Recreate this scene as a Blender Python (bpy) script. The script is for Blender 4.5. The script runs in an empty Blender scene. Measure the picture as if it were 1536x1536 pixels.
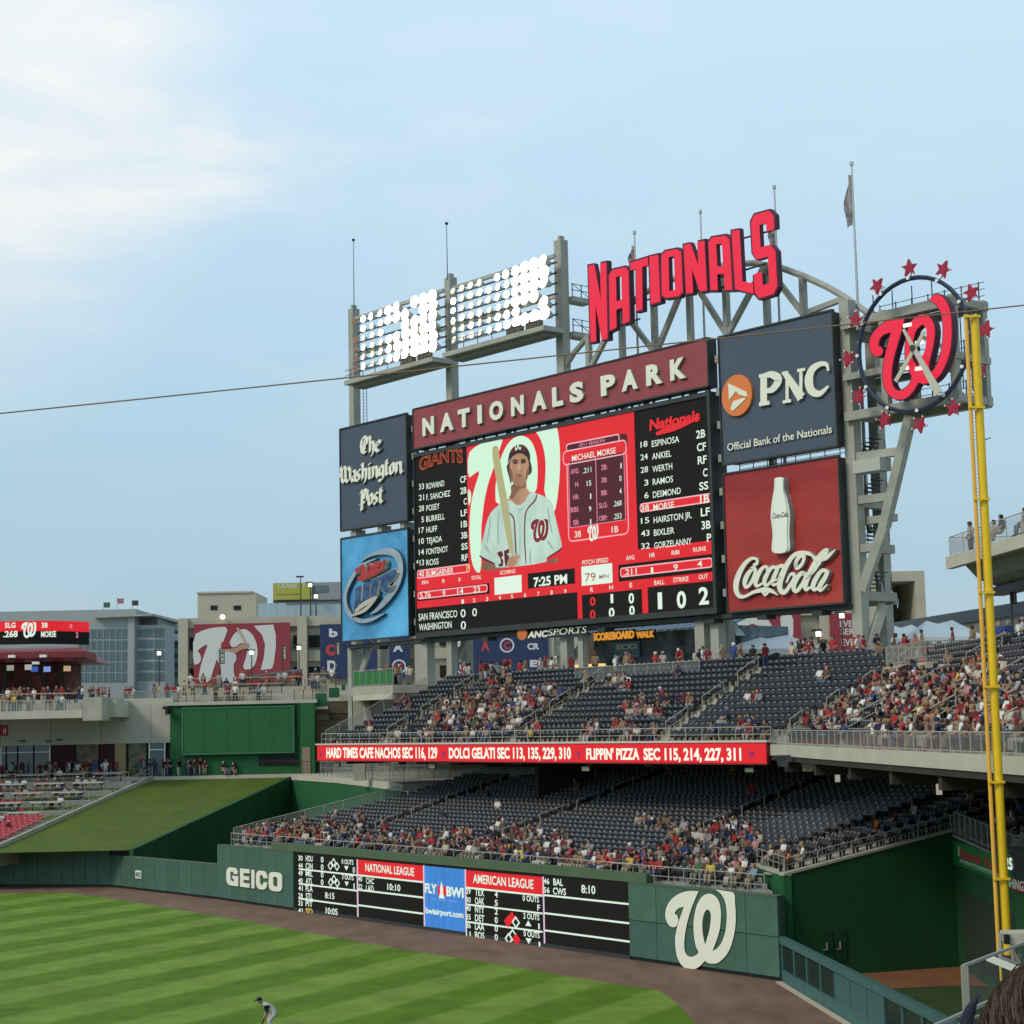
import bpy, math, random
import numpy as np
from mathutils import Vector, Matrix
from mathutils.geometry import tessellate_polygon
random.seed(7); rng = random.Random(11)
SC = bpy.context.scene
COL = SC.collection
# ---------------------------------------------------------------- camera
H = 13.36                       # eye height over the playing field, metres
FPX, PITCH, ROLL = 2677.0, 0.1186, 0.021
cp, sp, cr, sr_ = math.cos(PITCH), math.sin(PITCH), math.cos(ROLL), math.sin(ROLL)
FW = Vector((0, cp, sp)); U0 = Vector((0, -sp, cp)); R0 = Vector((1, 0, 0))
RT = R0*cr - U0*sr_; UP = R0*sr_ + U0*cr
CAM = Vector((0, 0, H))
cam = bpy.data.cameras.new('camera'); camo = bpy.data.objects.new('camera', cam); COL.objects.link(camo)
cam.sensor_width = 36; cam.lens = 36*FPX/1536; cam.clip_start = .05; cam.clip_end = 3000
camo.matrix_world = Matrix(((RT.x, UP.x, -FW.x, 0), (RT.y, UP.y, -FW.y, 0), (RT.z, UP.z, -FW.z, H), (0, 0, 0, 1)))
SC.camera = camo
# ---------------------------------------------------------------- world, sun, exposure
SUN_EL, SUN_AZ = math.radians(40), math.radians(236)      # azimuth clockwise from +Y: low, behind and to the left
w = bpy.data.worlds.new('World'); SC.world = w; w.use_nodes = True
nt = w.node_tree; nt.nodes.clear()
def N(tree, typ, **k):
    n = tree.nodes.new(typ)
    for a, b in k.items(): setattr(n, a, b)
    return n
out = N(nt, 'ShaderNodeOutputWorld'); bg = N(nt, 'ShaderNodeBackground')
sky = N(nt, 'ShaderNodeTexSky', sky_type='NISHITA', sun_disc=False, sun_elevation=SUN_EL, sun_rotation=SUN_AZ, air_density=1.0, dust_density=1.5, ozone_density=1.6)
tc = N(nt, 'ShaderNodeTexCoord'); sep = N(nt, 'ShaderNodeSeparateXYZ')
nt.links.new(tc.outputs['Generated'], sep.inputs[0])
# veil of thin high haze: brighter up, blue-grey low
ramp = N(nt, 'ShaderNodeValToRGB'); nt.links.new(sep.outputs['Z'], ramp.inputs[0])
cr_ = ramp.color_ramp; cr_.elements[0].position = 0.0; cr_.elements[0].color = (4.3, 5.7, 6.5, 1)
cr_.elements[1].position = 1.0; cr_.elements[1].color = (4.8, 6.8, 8.4, 1)
for p, c in ((.06, (4.3, 6.0, 7.1, 1)), (.16, (4.8, 7.0, 8.4, 1)), (.26, (5.7, 7.9, 9.5, 1)), (.36, (6.5, 8.7, 10.3, 1)), (.42, (6.7, 8.9, 10.6, 1)), (.7, (5.6, 7.8, 9.2, 1))):
    e = cr_.elements.new(p); e.color = c
mx = N(nt, 'ShaderNodeMixRGB'); mx.inputs[0].default_value = .86
nt.links.new(sky.outputs[0], mx.inputs[1]); nt.links.new(ramp.outputs[0], mx.inputs[2])
# soft clouds, one bank upper left and faint streaks elsewhere
mp = N(nt, 'ShaderNodeMapping'); mp.inputs['Scale'].default_value = (1.6, 1.6, 5.0); mp.inputs['Rotation'].default_value = (.0, .12, .3)
nt.links.new(tc.outputs['Generated'], mp.inputs[0])
nz = N(nt, 'ShaderNodeTexNoise'); nz.inputs['Scale'].default_value = 3.3; nz.inputs['Detail'].default_value = 9; nz.inputs['Roughness'].default_value = .55
nz.inputs['Distortion'].default_value = .35
nt.links.new(mp.outputs[0], nz.inputs[0])
cr2 = N(nt, 'ShaderNodeMapRange'); cr2.inputs[1].default_value = .36; cr2.inputs[2].default_value = .84; cr2.interpolation_type = 'SMOOTHSTEP'
nt.links.new(nz.outputs['Fac'], cr2.inputs[0])
def blob(dx, dy, dz, lo, hi):
    v = Vector((dx, dy, dz)).normalized()
    d = N(nt, 'ShaderNodeVectorMath', operation='DOT_PRODUCT'); d.inputs[1].default_value = v
    nt.links.new(tc.outputs['Generated'], d.inputs[0])
    m = N(nt, 'ShaderNodeMapRange'); m.inputs[1].default_value = lo; m.inputs[2].default_value = hi; m.interpolation_type = 'SMOOTHSTEP'
    nt.links.new(d.outputs['Value'], m.inputs[0]); return m
def skydir(px, py):
    d = FW*FPX + RT*(px-768) - UP*(py-768)
    return d.normalized()
def addn(a, b, op='ADD'):
    n = N(nt, 'ShaderNodeMath', operation=op); n.use_clamp = True
    for i, x in enumerate((a, b)):
        if isinstance(x, (int, float)): n.inputs[i].default_value = x
        else: nt.links.new(x, n.inputs[i])
    return n.outputs[0]
b1 = blob(*skydir(-220, 100), .975, .9995); b2 = blob(*skydir(330, 190), .9955, .9998); b3 = blob(*skydir(690, 160), .9975, .9999)
s_ = addn(addn(b1.outputs[0], addn(b2.outputs[0], .8, 'MULTIPLY')), addn(b3.outputs[0], .5, 'MULTIPLY'))
base = N(nt, 'ShaderNodeMath', operation='MULTIPLY_ADD'); nt.links.new(s_, base.inputs[0]); base.inputs[1].default_value = .62; base.inputs[2].default_value = .10
cl = addn(cr2.outputs[0], base.outputs[0], 'MULTIPLY')
soft = addn(addn(b1.outputs[0], .30, 'MULTIPLY'), cl)
mc = N(nt, 'ShaderNodeMixRGB'); mc.inputs[2].default_value = (10.6, 10.1, 9.4, 1)
nt.links.new(soft, mc.inputs[0]); nt.links.new(mx.outputs[0], mc.inputs[1])
nt.links.new(mc.outputs[0], bg.inputs[0]); bg.inputs[1].default_value = .10
nt.links.new(bg.outputs[0], out.inputs[0])
sl = bpy.data.lights.new('sun', 'SUN'); sl.energy = 1.8; sl.angle = math.radians(16); sl.color = (1, .88, .72)
so = bpy.data.objects.new('sun', sl); COL.objects.link(so)
sdir = Vector((math.sin(SUN_AZ)*math.cos(SUN_EL), math.cos(SUN_AZ)*math.cos(SUN_EL), math.sin(SUN_EL)))
so.rotation_euler = sdir.to_track_quat('Z', 'Y').to_euler(); so.location = sdir*200
SC.view_settings.view_transform = 'Standard'; SC.view_settings.look = 'None'
SC.view_settings.exposure = 0.0; SC.view_settings.gamma = 1; SC.view_settings.use_curve_mapping = False
SC.cycles.max_bounces = 5; SC.cycles.transparent_max_bounces = 16
# ---------------------------------------------------------------- helpers: rays and frames
def ray(px, py): return FW*FPX + RT*(px-768) - UP*(py-768)
def at(px, py, Y):
    d = ray(px, py); return CAM + d*(Y/d.y)
def ground(px, py, z=0.0):
    d = ray(px, py); return CAM + d*((z-H)/d.z)
def hit(px, py, P, n):
    d = ray(px, py); return CAM + d*((Vector(P)-CAM).dot(n)/d.dot(n))
def proj(p):
    v = Vector(p)-CAM; d = v.dot(FW)
    if d < .1: return (-9999, -9999, 0)
    return (768+FPX*v.dot(RT)/d, 768-FPX*v.dot(UP)/d, d)
class Frame:
    """local (s along, d away from the camera, z up) -> world"""
    def __init__(f, O, S, D): f.O = Vector(O); f.S = Vector(S).normalized(); f.D = Vector(D).normalized(); f.Z = Vector((0, 0, 1))
    def __call__(f, s, d, z): return f.O + f.S*s + f.D*d + f.Z*z
    def px(f, x, y, d=0):
        p = hit(x, y, f.O+f.D*d, f.D) - f.O
        return p.dot(f.S), p.z
ID = Frame((0, 0, 0), (1, 0, 0), (0, 1, 0))
PSI = -0.8663; KB = 1.16
BF = Frame((-7.3674*KB, 134.364*KB, 0), (math.cos(PSI), math.sin(PSI), 0), (-math.sin(PSI), math.cos(PSI), 0))
WF = Frame((-24.11, 145.16, 0), (.589, -.808, 0), (.808, .589, 0))      # outfield wall
# ---------------------------------------------------------------- materials
MATS = {}
def lin(c):
    return tuple((x/12.92 if x <= .04045 else ((x+.055)/1.055)**2.4) for x in c)
def mat(name, col, rough=.6, metal=0, var=.0, scale=3.0, bump=0, emit=0, spec=.4, alpha=1, stretch=(1, 1, 1), col2=None, transmission=0, objvar=0):
    if name in MATS: return MATS[name]
    m = bpy.data.materials.new(name); m.use_nodes = True; t = m.node_tree; b = t.nodes['Principled BSDF']
    b.inputs['Roughness'].default_value = rough; b.inputs['Metallic'].default_value = metal
    b.inputs['Specular IOR Level'].default_value = spec
    b.inputs['Base Color'].default_value = (*col, 1)
    if var or bump or col2:
        c = N(t, 'ShaderNodeTexCoord'); mpp = N(t, 'ShaderNodeMapping'); mpp.inputs['Scale'].default_value = stretch
        t.links.new(c.outputs['Object'], mpp.inputs[0])
        n = N(t, 'ShaderNodeTexNoise'); n.inputs['Scale'].default_value = scale; n.inputs['Detail'].default_value = 6; n.inputs['Roughness'].default_value = .6
        t.links.new(mpp.outputs[0], n.inputs[0])
        mr = N(t, 'ShaderNodeMixRGB')
        a = tuple(max(0, x*(1-var)) for x in col); z = tuple(x*(1+var) for x in (col2 or col))
        mr.inputs[1].default_value = (*a, 1); mr.inputs[2].default_value = (*z, 1)
        k = N(t, 'ShaderNodeMapRange'); k.inputs[1].default_value = .3; k.inputs[2].default_value = .7
        t.links.new(n.outputs['Fac'], k.inputs[0]); t.links.new(k.outputs[0], mr.inputs[0]); t.links.new(mr.outputs[0], b.inputs['Base Color'])
        if bump:
            bp_ = N(t, 'ShaderNodeBump'); bp_.inputs['Strength'].default_value = bump; bp_.inputs['Distance'].default_value = .05
            t.links.new(n.outputs['Fac'], bp_.inputs['Height']); t.links.new(bp_.outputs[0], b.inputs['Normal'])
    if emit and (var or col2):
        t.links.new(mr.outputs[0], b.inputs['Emission Color']); b.inputs['Base Color'].links and t.links.remove(b.inputs['Base Color'].links[0])
    if emit:
        b.inputs['Base Color'].default_value = (*[x*.12 for x in col], 1)
        b.inputs['Emission Color'].default_value = (*col, 1); b.inputs['Emission Strength'].default_value = emit
    if objvar:
        oi = N(t, 'ShaderNodeObjectInfo'); mo_ = N(t, 'ShaderNodeMapRange'); mo_.inputs[3].default_value = 1-objvar; mo_.inputs[4].default_value = 1+objvar
        t.links.new(oi.outputs['Random'], mo_.inputs[0]); mm = N(t, 'ShaderNodeMixRGB', blend_type='MULTIPLY'); mm.inputs[0].default_value = 1
        src = b.inputs['Base Color'].links[0].from_socket if b.inputs['Base Color'].links else None
        if src: t.links.new(src, mm.inputs[1])
        else: mm.inputs[1].default_value = (*col, 1)
        t.links.new(mo_.outputs[0], mm.inputs[2]); t.links.new(mm.outputs[0], b.inputs['Base Color'])
    if alpha < 1: b.inputs['Alpha'].default_value = alpha
    if transmission: b.inputs['Transmission Weight'].default_value = transmission
    MATS[name] = m; return m
# ---------------------------------------------------------------- mesh builder
class MB:
    def __init__(s, frame=ID): s.v = []; s.f = []; s.m = []; s.fr = frame
    def add(s, vs, fs, mi=0):
        o = len(s.v); s.v += [tuple(s.fr(*p)) for p in vs]; s.f += [tuple(o+i for i in f) for f in fs]; s.m += [mi]*len(fs); return s
    def box(s, a, b, mi=0):
        (x0, y0, z0), (x1, y1, z1) = a, b
        return s.hexa([(x0, y0, z0), (x1, y0, z0), (x1, y1, z0), (x0, y1, z0)], [(x0, y0, z1), (x1, y0, z1), (x1, y1, z1), (x0, y1, z1)], mi)
    def hexa(s, lo, hi, mi=0):
        n = len(lo); fs = [tuple(range(n))[::-1], tuple(range(n, 2*n))]+[(i, (i+1) % n, n+(i+1) % n, n+i) for i in range(n)]
        return s.add(list(lo)+list(hi), fs, mi)
    def tube(s, a, b, r, n=6, mi=0, r2=None, cap=True):
        a = Vector(a); b = Vector(b); r2 = r if r2 is None else r2
        d = (b-a).normalized(); u = d.orthogonal().normalized() if n != 4 else (Vector((0, 0, 1)).cross(d).normalized() if abs(d.z) < .95 else Vector((1, 0, 0)))
        w_ = d.cross(u); vs = []
        ph = math.pi/4 if n == 4 else 0
        for q, rr in ((a, r), (b, r2)):
            for i in range(n):
                t = 2*math.pi*i/n+ph; vs.append(tuple(q+u*(rr*math.cos(t))+w_*(rr*math.sin(t))))
        fs = [(i, (i+1) % n, n+(i+1) % n, n+i) for i in range(n)]
        if cap: fs += [tuple(range(n))[::-1], tuple(range(n, 2*n))]
        return s.add(vs, fs, mi)
    def bar(s, a, b, w, mi=0): return s.tube(a, b, w*.7071, 4, mi)
    def path(s, pts, r, n=6, mi=0):
        for a, b in zip(pts, pts[1:]): s.tube(a, b, r, n, mi)
        return s
    def disc(s, c, r, n=16, d=.05, mi=0, r2=None, plane='sz'):
        lo = []; hi = []; r2 = r2 or r
        for i in range(n):
            t = 2*math.pi*i/n; lo.append((c[0]+r*math.cos(t), c[1], c[2]+r2*math.sin(t))); hi.append((c[0]+r*math.cos(t), c[1]+d, c[2]+r2*math.sin(t)))
        return s.hexa(lo, hi, mi)
    def prism(s, loops, d0, d1, mi=0, side=None):
        """loops: list of 2-D (s,z) outlines, the first the outer one; extruded between d0 (front) and d1"""
        fl = [p for l in loops for p in l]
        tris = tessellate_polygon([[Vector((p[0], p[1], 0)) for p in l] for l in loops])
        n = len(fl); vs = [(p[0], d0, p[1]) for p in fl]
        if d1 is None: return s.add(vs, [tuple(t) for t in tris], mi)
        vs += [(p[0], d1, p[1]) for p in fl]
        s.add(vs, [tuple(t) for t in tris]+[tuple(n+i for i in t)[::-1] for t in tris], mi)
        fs = []; o = 0
        for l in loops:
            k = len(l); fs += [(o+i, o+(i+1) % k, n+o+(i+1) % k, n+o+i) for i in range(k)]; o += k
        return s.add(vs, fs, mi if side is None else side)
    def stroke(s, pts, d0, d1, mi=0, side=None, smooth=3, nib=None):
        """pts (s,z,width): a pen stroke with thickness"""
        P = [Vector(p) for p in pts]
        for _ in range(smooth and 1):
            if len(P) > 2:
                Q = []
                for i in range(len(P)-1):
                    p0 = P[max(i-1, 0)]; p1 = P[i]; p2 = P[i+1]; p3 = P[min(i+2, len(P)-1)]
                    for k in range(smooth):
                        t = k/smooth
                        Q.append(.5*((2*p1)+(p2-p0)*t+(2*p0-5*p1+4*p2-p3)*t*t+(3*p1-p0-3*p2+p3)*t**3))
                P = Q+[P[-1]]
        L = []; R = []
        for i, p in enumerate(P):
            a = P[max(i-1, 0)]; b = P[min(i+1, len(P)-1)]
            t = Vector((b[0]-a[0], b[1]-a[1])); t = t.normalized() if t.length > 1e-9 else Vector((1, 0))
            nn = Vector((-t.y, t.x)) if nib is None else Vector(nib)
            h = max(p[2], .001)/2; L.append((p[0]+nn.x*h, p[1]+nn.y*h)); R.append((p[0]-nn.x*h, p[1]-nn.y*h))
        n = len(P); vs = []; fs = []; fs2 = []
        for i in range(n): vs += [(L[i][0], d0, L[i][1]), (R[i][0], d0, R[i][1]), (R[i][0], d1, R[i][1]), (L[i][0], d1, L[i][1])]
        for i in range(n-1):
            a = 4*i; b = a+4
            fs.append((a, a+1, b+1, b)); fs2 += [(a+1, a+2, b+2, b+1), (a+2, a+3, b+3, b+2), (a+3, a, b, b+3)]
        fs2 += [(3, 2, 1, 0), (4*n-4, 4*n-3, 4*n-2, 4*n-1)]
        s.add(vs, fs, mi); o = len(s.v)-4*n
        s.f += [tuple(o+i for i in f) for f in fs2]; s.m += [mi if side is None else side]*len(fs2); return s
    def mesh(s, name, mats, origin=(0, 0, 0), smooth=False):
        me = bpy.data.meshes.new(name); o = Vector(origin)
        me.from_pydata([(v[0]-o.x, v[1]-o.y, v[2]-o.z) for v in s.v], [], s.f)
        for m in (mats if isinstance(mats, (list, tuple)) else [mats]): me.materials.append(m)
        if len(me.materials) > 1: me.polygons.foreach_set('material_index', s.m)
        if smooth: me.polygons.foreach_set('use_smooth', [True]*len(me.polygons))
        me.update(); return me
    def build(s, name, mats, parent=None, smooth=False, **k):
        org = (0, 0, 0)
        if s.v:
            a = np.array(s.v); mid = (a.min(0)+a.max(0))/2; org = (mid[0], mid[1], a[:, 2].min())
        return link(name, s.mesh(name, mats, org, smooth), org, parent, **k)
def link(name, me, loc=(0, 0, 0), parent=None, **k):
    o = bpy.data.objects.new(name, me); COL.objects.link(o); o.location = loc
    if parent is not None:
        o.parent = parent
        off = Vector(loc); p = parent
        while p is not None: off -= p.location; p = p.parent
        o.location = off
    for a, b in k.items(): o[a] = b
    return o
def thing(name, label, cat, loc=(0, 0, 0), group=None):
    o = bpy.data.objects.new(name, None); COL.objects.link(o); o.location = loc; o.empty_display_size = .5
    o['label'] = label; o['category'] = cat
    if group: o['group'] = group
    return o
def tag(o, label, cat, group=None):
    o['label'] = label; o['category'] = cat
    if group: o['group'] = group
    return o
ORD = ['front', 'second', 'third', 'fourth', 'fifth', 'sixth', 'seventh', 'eighth', 'ninth', 'tenth', 'eleventh', 'twelfth', 'thirteenth', 'fourteenth',
       'fifteenth', 'sixteenth', 'seventeenth', 'eighteenth', 'nineteenth', 'twentieth', 'twenty-first', 'twenty-second', 'twenty-third', 'twenty-fourth', 'twenty-fifth', 'twenty-sixth', 'twenty-seventh', 'twenty-eighth', 'twenty-ninth', 'thirtieth']
ORDN = ['leftmost']+ORD[1:]
# ---------------------------------------------------------------- lettering with the built-in font
_tc = {}
def text2d(s, bold=.0):
    key = (s, bold)
    if key in _tc: return _tc[key]
    cu = bpy.data.curves.new('lettering', 'FONT'); cu.body = s; cu.resolution_u = 3; cu.offset = bold; cu.fill_mode = 'FRONT'; cu.size = 1
    ob = bpy.data.objects.new('lettering', cu); me = ob.to_mesh()
    vs = [(v.co.x, v.co.y) for v in me.vertices]; fs = [tuple(p.vertices) for p in me.polygons]
    # boundary edges for sides
    cnt = {}
    for f in fs:
        for a, b in zip(f, f[1:]+f[:1]):
            k = (min(a, b), max(a, b)); cnt[k] = (cnt[k][0]+1, (a, b)) if k in cnt else (1, (a, b))
    be = [e for c, e in cnt.values() if c == 1]
    ob.to_mesh_clear(); bpy.data.objects.remove(ob); bpy.data.curves.remove(cu)
    _tc[key] = (vs, fs, be); return _tc[key]
CAPH = None
def put_text(mb, s, s0, s1, z0, caph, d, ext=0, bold=.02, mi=0, side=None, shear=0, arc=0):
    """string fitted between s0 and s1, baseline z0, capital height caph; d front depth, ext thickness behind it"""
    global CAPH
    if CAPH is None: CAPH = max(v[1] for v in text2d('H')[0])
    vs, fs, be = text2d(s, bold)
    if not vs: return mb
    xa = min(v[0] for v in vs); xb = max(v[0] for v in vs); kx = (s1-s0)/(xb-xa); kz = caph/(CAPH+bold)
    def f(v):
        u = (v[0]-xa)/(xb-xa)
        return (s0+(v[0]-xa)*kx+shear*v[1]*kz, z0+v[1]*kz+arc*4*u*(1-u))
    P = [f(v) for v in vs]; n = len(P)
    if ext:
        mb.add([(p[0], d, p[1]) for p in P]+[(p[0], d+ext, p[1]) for p in P], list(fs), mi)
        o = len(mb.v)-2*n
        sd = [(a, b, n+b, n+a) for a, b in be]+[tuple(n+i for i in q)[::-1] for q in fs]
        mb.f += [tuple(o+i for i in q) for q in sd]; mb.m += [mi if side is None else side]*len(sd)
    else: mb.add([(p[0], d, p[1]) for p in P], list(fs), mi)
    return mb
# ================================================================ materials used in many places
M_conc = mat('concrete', (.38, .355, .285), .85, var=.14, scale=.7, bump=.15)
M_conc2 = mat('pale_precast', (.47, .44, .35), .85, var=.10, scale=.5, bump=.1)
M_concd = mat('grey_concrete', (.24, .24, .22), .9, var=.15, scale=.8, bump=.15)
M_steel = mat('painted_steel', (.33, .33, .28), .6, var=.16, scale=.5, objvar=.06)
M_steeld = mat('dark_steel', (.035, .04, .045), .5, var=.2, scale=2)
M_rail = mat('galvanised_rail', (.36, .34, .29), .55, metal=.1, var=.1, scale=3)
M_padg = mat('padded_green_wall', (.055, .125, .092), .6, var=.16, scale=.7, bump=.15, objvar=.10)
M_teal = mat('teal_painted_fence', (.045, .125, .115), .5, var=.14, scale=1.5, objvar=.06)
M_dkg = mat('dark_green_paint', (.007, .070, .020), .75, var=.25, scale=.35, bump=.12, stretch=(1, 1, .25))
M_midg = mat('batters_eye_green', (.012, .10, .032), .75, var=.12, scale=.4)
M_olive = mat('olive_green_cap', (.075, .12, .065), .7, var=.1, scale=1)
M_black = mat('black_paint', (.008, .008, .009), .5)
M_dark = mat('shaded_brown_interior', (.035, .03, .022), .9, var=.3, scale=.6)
M_white = mat('white_paint', (.78, .78, .72), .5)
M_cream = mat('cream_lettering', (.78, .78, .65), .5)
M_navy = mat('navy_paint', (.012, .018, .05), .5)
M_glass = mat('railing_glass', (.25, .28, .27), .15, alpha=.20, spec=.5)
M_winglass = mat('window_glass', (.05, .085, .10), .12, var=.5, scale=.25, spec=.8)
M_yel = mat('yellow_enamel', (.80, .52, .012), .42, var=.12, scale=1.2, stretch=(1, 1, .3))
M_led_k = mat('led_panel_unlit', (.011, .009, .008), .7, spec=.2)
M_led_w = mat('led_white', (.78, .92, .78), .5, emit=.86)
M_led_r = mat('led_red', (.80, .012, .02), .5, emit=.82)
M_led_dr = mat('led_dark_red', (.10, .006, .012), .5, emit=.6)
M_led_p = mat('led_pink', (.85, .28, .42), .5, emit=.8)
M_led_b = mat('led_blue', (.055, .27, .75), .5, emit=.75, var=.25, scale=2.5, stretch=(1, 1, .15))
M_led_o = mat('led_orange', (.50, .07, .015), .5, emit=.7)
M_led_y = mat('led_yellow', (.85, .55, .10), .5, emit=.8)
M_red = mat('red_paint', (.42, .02, .03), .5, var=.08, scale=1)
M_maroon = mat('maroon_paint', (.17, .018, .026), .55, var=.1, scale=1)
# ================================================================ ground, track, grass
def sheet(name, pts, z, m, holes=None):
    mb = MB(); tris = tessellate_polygon([[Vector((p[0], p[1], 0)) for p in pts]])
    vs = [(p[0], p[1], z) for p in pts]
    # keep normals up
    fs = []
    for t in tris:
        a, b, c = (Vector(vs[i]) for i in t)
        fs.append(tuple(t) if (b-a).cross(c-a).z > 0 else tuple(t)[::-1])
    mb.add(vs, fs); return mb.build(name, m, kind='structure')
M_earth = mat('city_ground', (.16, .16, .15), .95, var=.15, scale=.05)
sheet('ground', [(-900, -60), (900, -60), (900, 1600), (-900, 1600)], -.05, M_earth)
M_track = mat('warning_track_clay', (.135, .075, .045), .95, var=.16, scale=.55, bump=.3, col2=(.175, .105, .070), stretch=(1, .35, 1))
A0 = ground(165, 1330); A1 = ground(-220, 1328.5)
E0 = WF(63.54, 0, 0)                    # right end of the padded wall
FN0 = Vector((E0.x+.1, E0.y-.2, 0)); FN1 = Vector((17.2, 50, 0)); FN2 = Vector((19, 28, 0))
trk = [(A1.x, A1.y), (A0.x, A0.y), tuple(WF(0, 0, 0)[:2]), (E0.x, E0.y), (FN1.x, FN1.y), (FN2.x, FN2.y), (19, 6), (-130, 6)]
sheet('warning_track', trk, 0, M_track)
edge = [(-260, 1345), (0, 1341), (95, 1339.5), (150, 1345), (300, 1370), (400, 1388), (549, 1415), (650, 1432), (760, 1448), (840, 1463), (920, 1476), (985, 1486), (1005, 1497), (1022, 1512), (1045, 1540), (1075, 1580)]
ge = [ground(*p) for p in edge]
gp = [(p.x, p.y) for p in ge]+[(9.5, 40), (9.5, 8), (-125, 8)]
m = bpy.data.materials.new('mown_grass'); m.use_nodes = True; t = m.node_tree; b = t.nodes['Principled BSDF']; b.inputs['Roughness'].default_value = .8; b.inputs['Specular IOR Level'].default_value = .15
g = N(t, 'ShaderNodeNewGeometry'); dn = N(t, 'ShaderNodeVectorMath', operation='DOT_PRODUCT'); dn.inputs[1].default_value = (.878, -.4786, 0)
n0 = N(t, 'ShaderNodeTexNoise'); n0.inputs['Scale'].default_value = .10; n0.inputs['Detail'].default_value = 3
t.links.new(g.outputs['Position'], n0.inputs[0]); t.links.new(g.outputs['Position'], dn.inputs[0])
wob = N(t, 'ShaderNodeMath', operation='MULTIPLY_ADD'); wob.inputs[1].default_value = .7; t.links.new(n0.outputs['Fac'], wob.inputs[0]); t.links.new(dn.outputs['Value'], wob.inputs[2])
sn = N(t, 'ShaderNodeMath', operation='MULTIPLY'); sn.inputs[1].default_value = 2*math.pi/6.3; t.links.new(wob.outputs[0], sn.inputs[0])
s2 = N(t, 'ShaderNodeMath', operation='SINE'); t.links.new(sn.outputs[0], s2.inputs[0])
mr = N(t, 'ShaderNodeMapRange'); mr.inputs[1].default_value = -.38; mr.inputs[2].default_value = .38; mr.interpolation_type = 'SMOOTHSTEP'; t.links.new(s2.outputs[0], mr.inputs[0])
c1 = N(t, 'ShaderNodeMixRGB'); c1.inputs[1].default_value = (.080, .158, .005, 1); c1.inputs[2].default_value = (.138, .222, .028, 1); t.links.new(mr.outputs[0], c1.inputs[0])
n1 = N(t, 'ShaderNodeTexNoise'); n1.inputs['Scale'].default_value = .35; n1.inputs['Detail'].default_value = 12; n1.inputs['Roughness'].default_value = .75; t.links.new(g.outputs['Position'], n1.inputs[0])
k1 = N(t, 'ShaderNodeMapRange'); k1.inputs[1].default_value = .3; k1.inputs[2].default_value = .7; k1.inputs[3].default_value = .66; k1.inputs[4].default_value = 1.34; t.links.new(n1.outputs['Fac'], k1.inputs[0])
c2 = N(t, 'ShaderNodeMixRGB', blend_type='MULTIPLY'); c2.inputs[0].default_value = 1; t.links.new(c1.outputs[0], c2.inputs[1]); t.links.new(k1.outputs[0], c2.inputs[2])
t.links.new(c2.outputs[0], b.inputs['Base Color'])
bpn = N(t, 'ShaderNodeBump'); bpn.inputs['Strength'].default_value = .5; bpn.inputs['Distance'].default_value = .04
n2 = N(t, 'ShaderNodeTexNoise'); n2.inputs['Scale'].default_value = 9; n2.inputs['Detail'].default_value = 6; t.links.new(g.outputs['Position'], n2.inputs[0]); t.links.new(n2.outputs['Fac'], bpn.inputs['Height']); t.links.new(bpn.outputs[0], b.inputs['Normal'])
sheet('outfield_grass', gp, .02, m)
M_berm = mat('sloping_turf', (.056, .100, .005), .9, var=.10, scale=.5, bump=.5, col2=(.074, .108, .008))
# bullpen floor
bp_pts = [(E0.x+.3, E0.y), (14.3, 97.5), (25, 99), (25, 40), (FN1.x+.3, 40), (FN1.x+.1, 50)]
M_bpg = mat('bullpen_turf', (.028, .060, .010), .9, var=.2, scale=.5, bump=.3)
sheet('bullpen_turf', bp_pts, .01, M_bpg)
M_clay = mat('bullpen_clay', (.21, .085, .036), .95, var=.15, scale=.6, bump=.3)
cl_ = [ground(*p) for p in ((1262, 1452), (1330, 1439.5), (1418, 1438), (1500, 1440), (1500, 1480), (1420, 1480), (1335, 1484), (1290, 1490))]
sheet('bullpen_dirt', [(p.x, p.y) for p in cl_], .03, M_clay)
# ================================================================ outfield wall
def padded(name, label, P0, P1, h, npad, thick=.45, rows=1, m=M_padg, cap=None):
    P0 = Vector(P0); P1 = Vector(P1); S = (P1-P0); L = S.length; S.normalize(); D = Vector((-S.y, S.x, 0))
    if D.y < 0 and abs(D.y) > .1: D = -D
    f = Frame(P0, S, D); t = thing(name, label, 'wall', P0)
    MB(f).box((0, .03, 0), (L, thick, h-.02)).build('wall_core', m, t)
    MB(f).box((0, -.005, 0), (L, .029, .16)).build('wall_base', M_black, t)
    w_ = L/npad
    for r in range(rows):
        z0 = .17+(h-.19)*r/rows; z1 = .17+(h-.19)*(r+1)/rows
        for i in range(npad):
            mb = MB(f); a = i*w_+.006; c = (i+1)*w_-.006; e = .014
            mb.hexa([(a+e, -.09, z0+.02+e), (c-e, -.09, z0+.02+e), (c-e, -.09, z1-e), (a+e, -.09, z1-e)],
                    [(a, .029, z0+.02), (c, .029, z0+.005), (c, .029, z1), (a, .029, z1)])
            mb.build('wall_pad', m, t)
    MB(f).box((0, -.1, h-.018), (L, thick, h+.05)).build('wall_cap', cap or M_olive, t)
    return t, f
padded('outfield_wall', 'dark green padded outfield wall below the grass slope, at the left edge', A1, A0, 3.25, 22)
G0 = WF(0, 0, 0)
tw, fw = padded('outfield_wall', 'low pale green padded wall with a white distance sign', A0, G0, 2.72, 9)
def px_on(f, x, y, d): return f.px(x, y, d)
mb = MB(fw); s0, z1 = fw.px(203.6, 1305.5, -.1); s1, z0 = fw.px(212.2, 1317.8, -.1)
sg = MB(fw).box((s0, -.14, z0), (s1, -.095, z1)).build('distance_sign', M_cream, tw)
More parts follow.
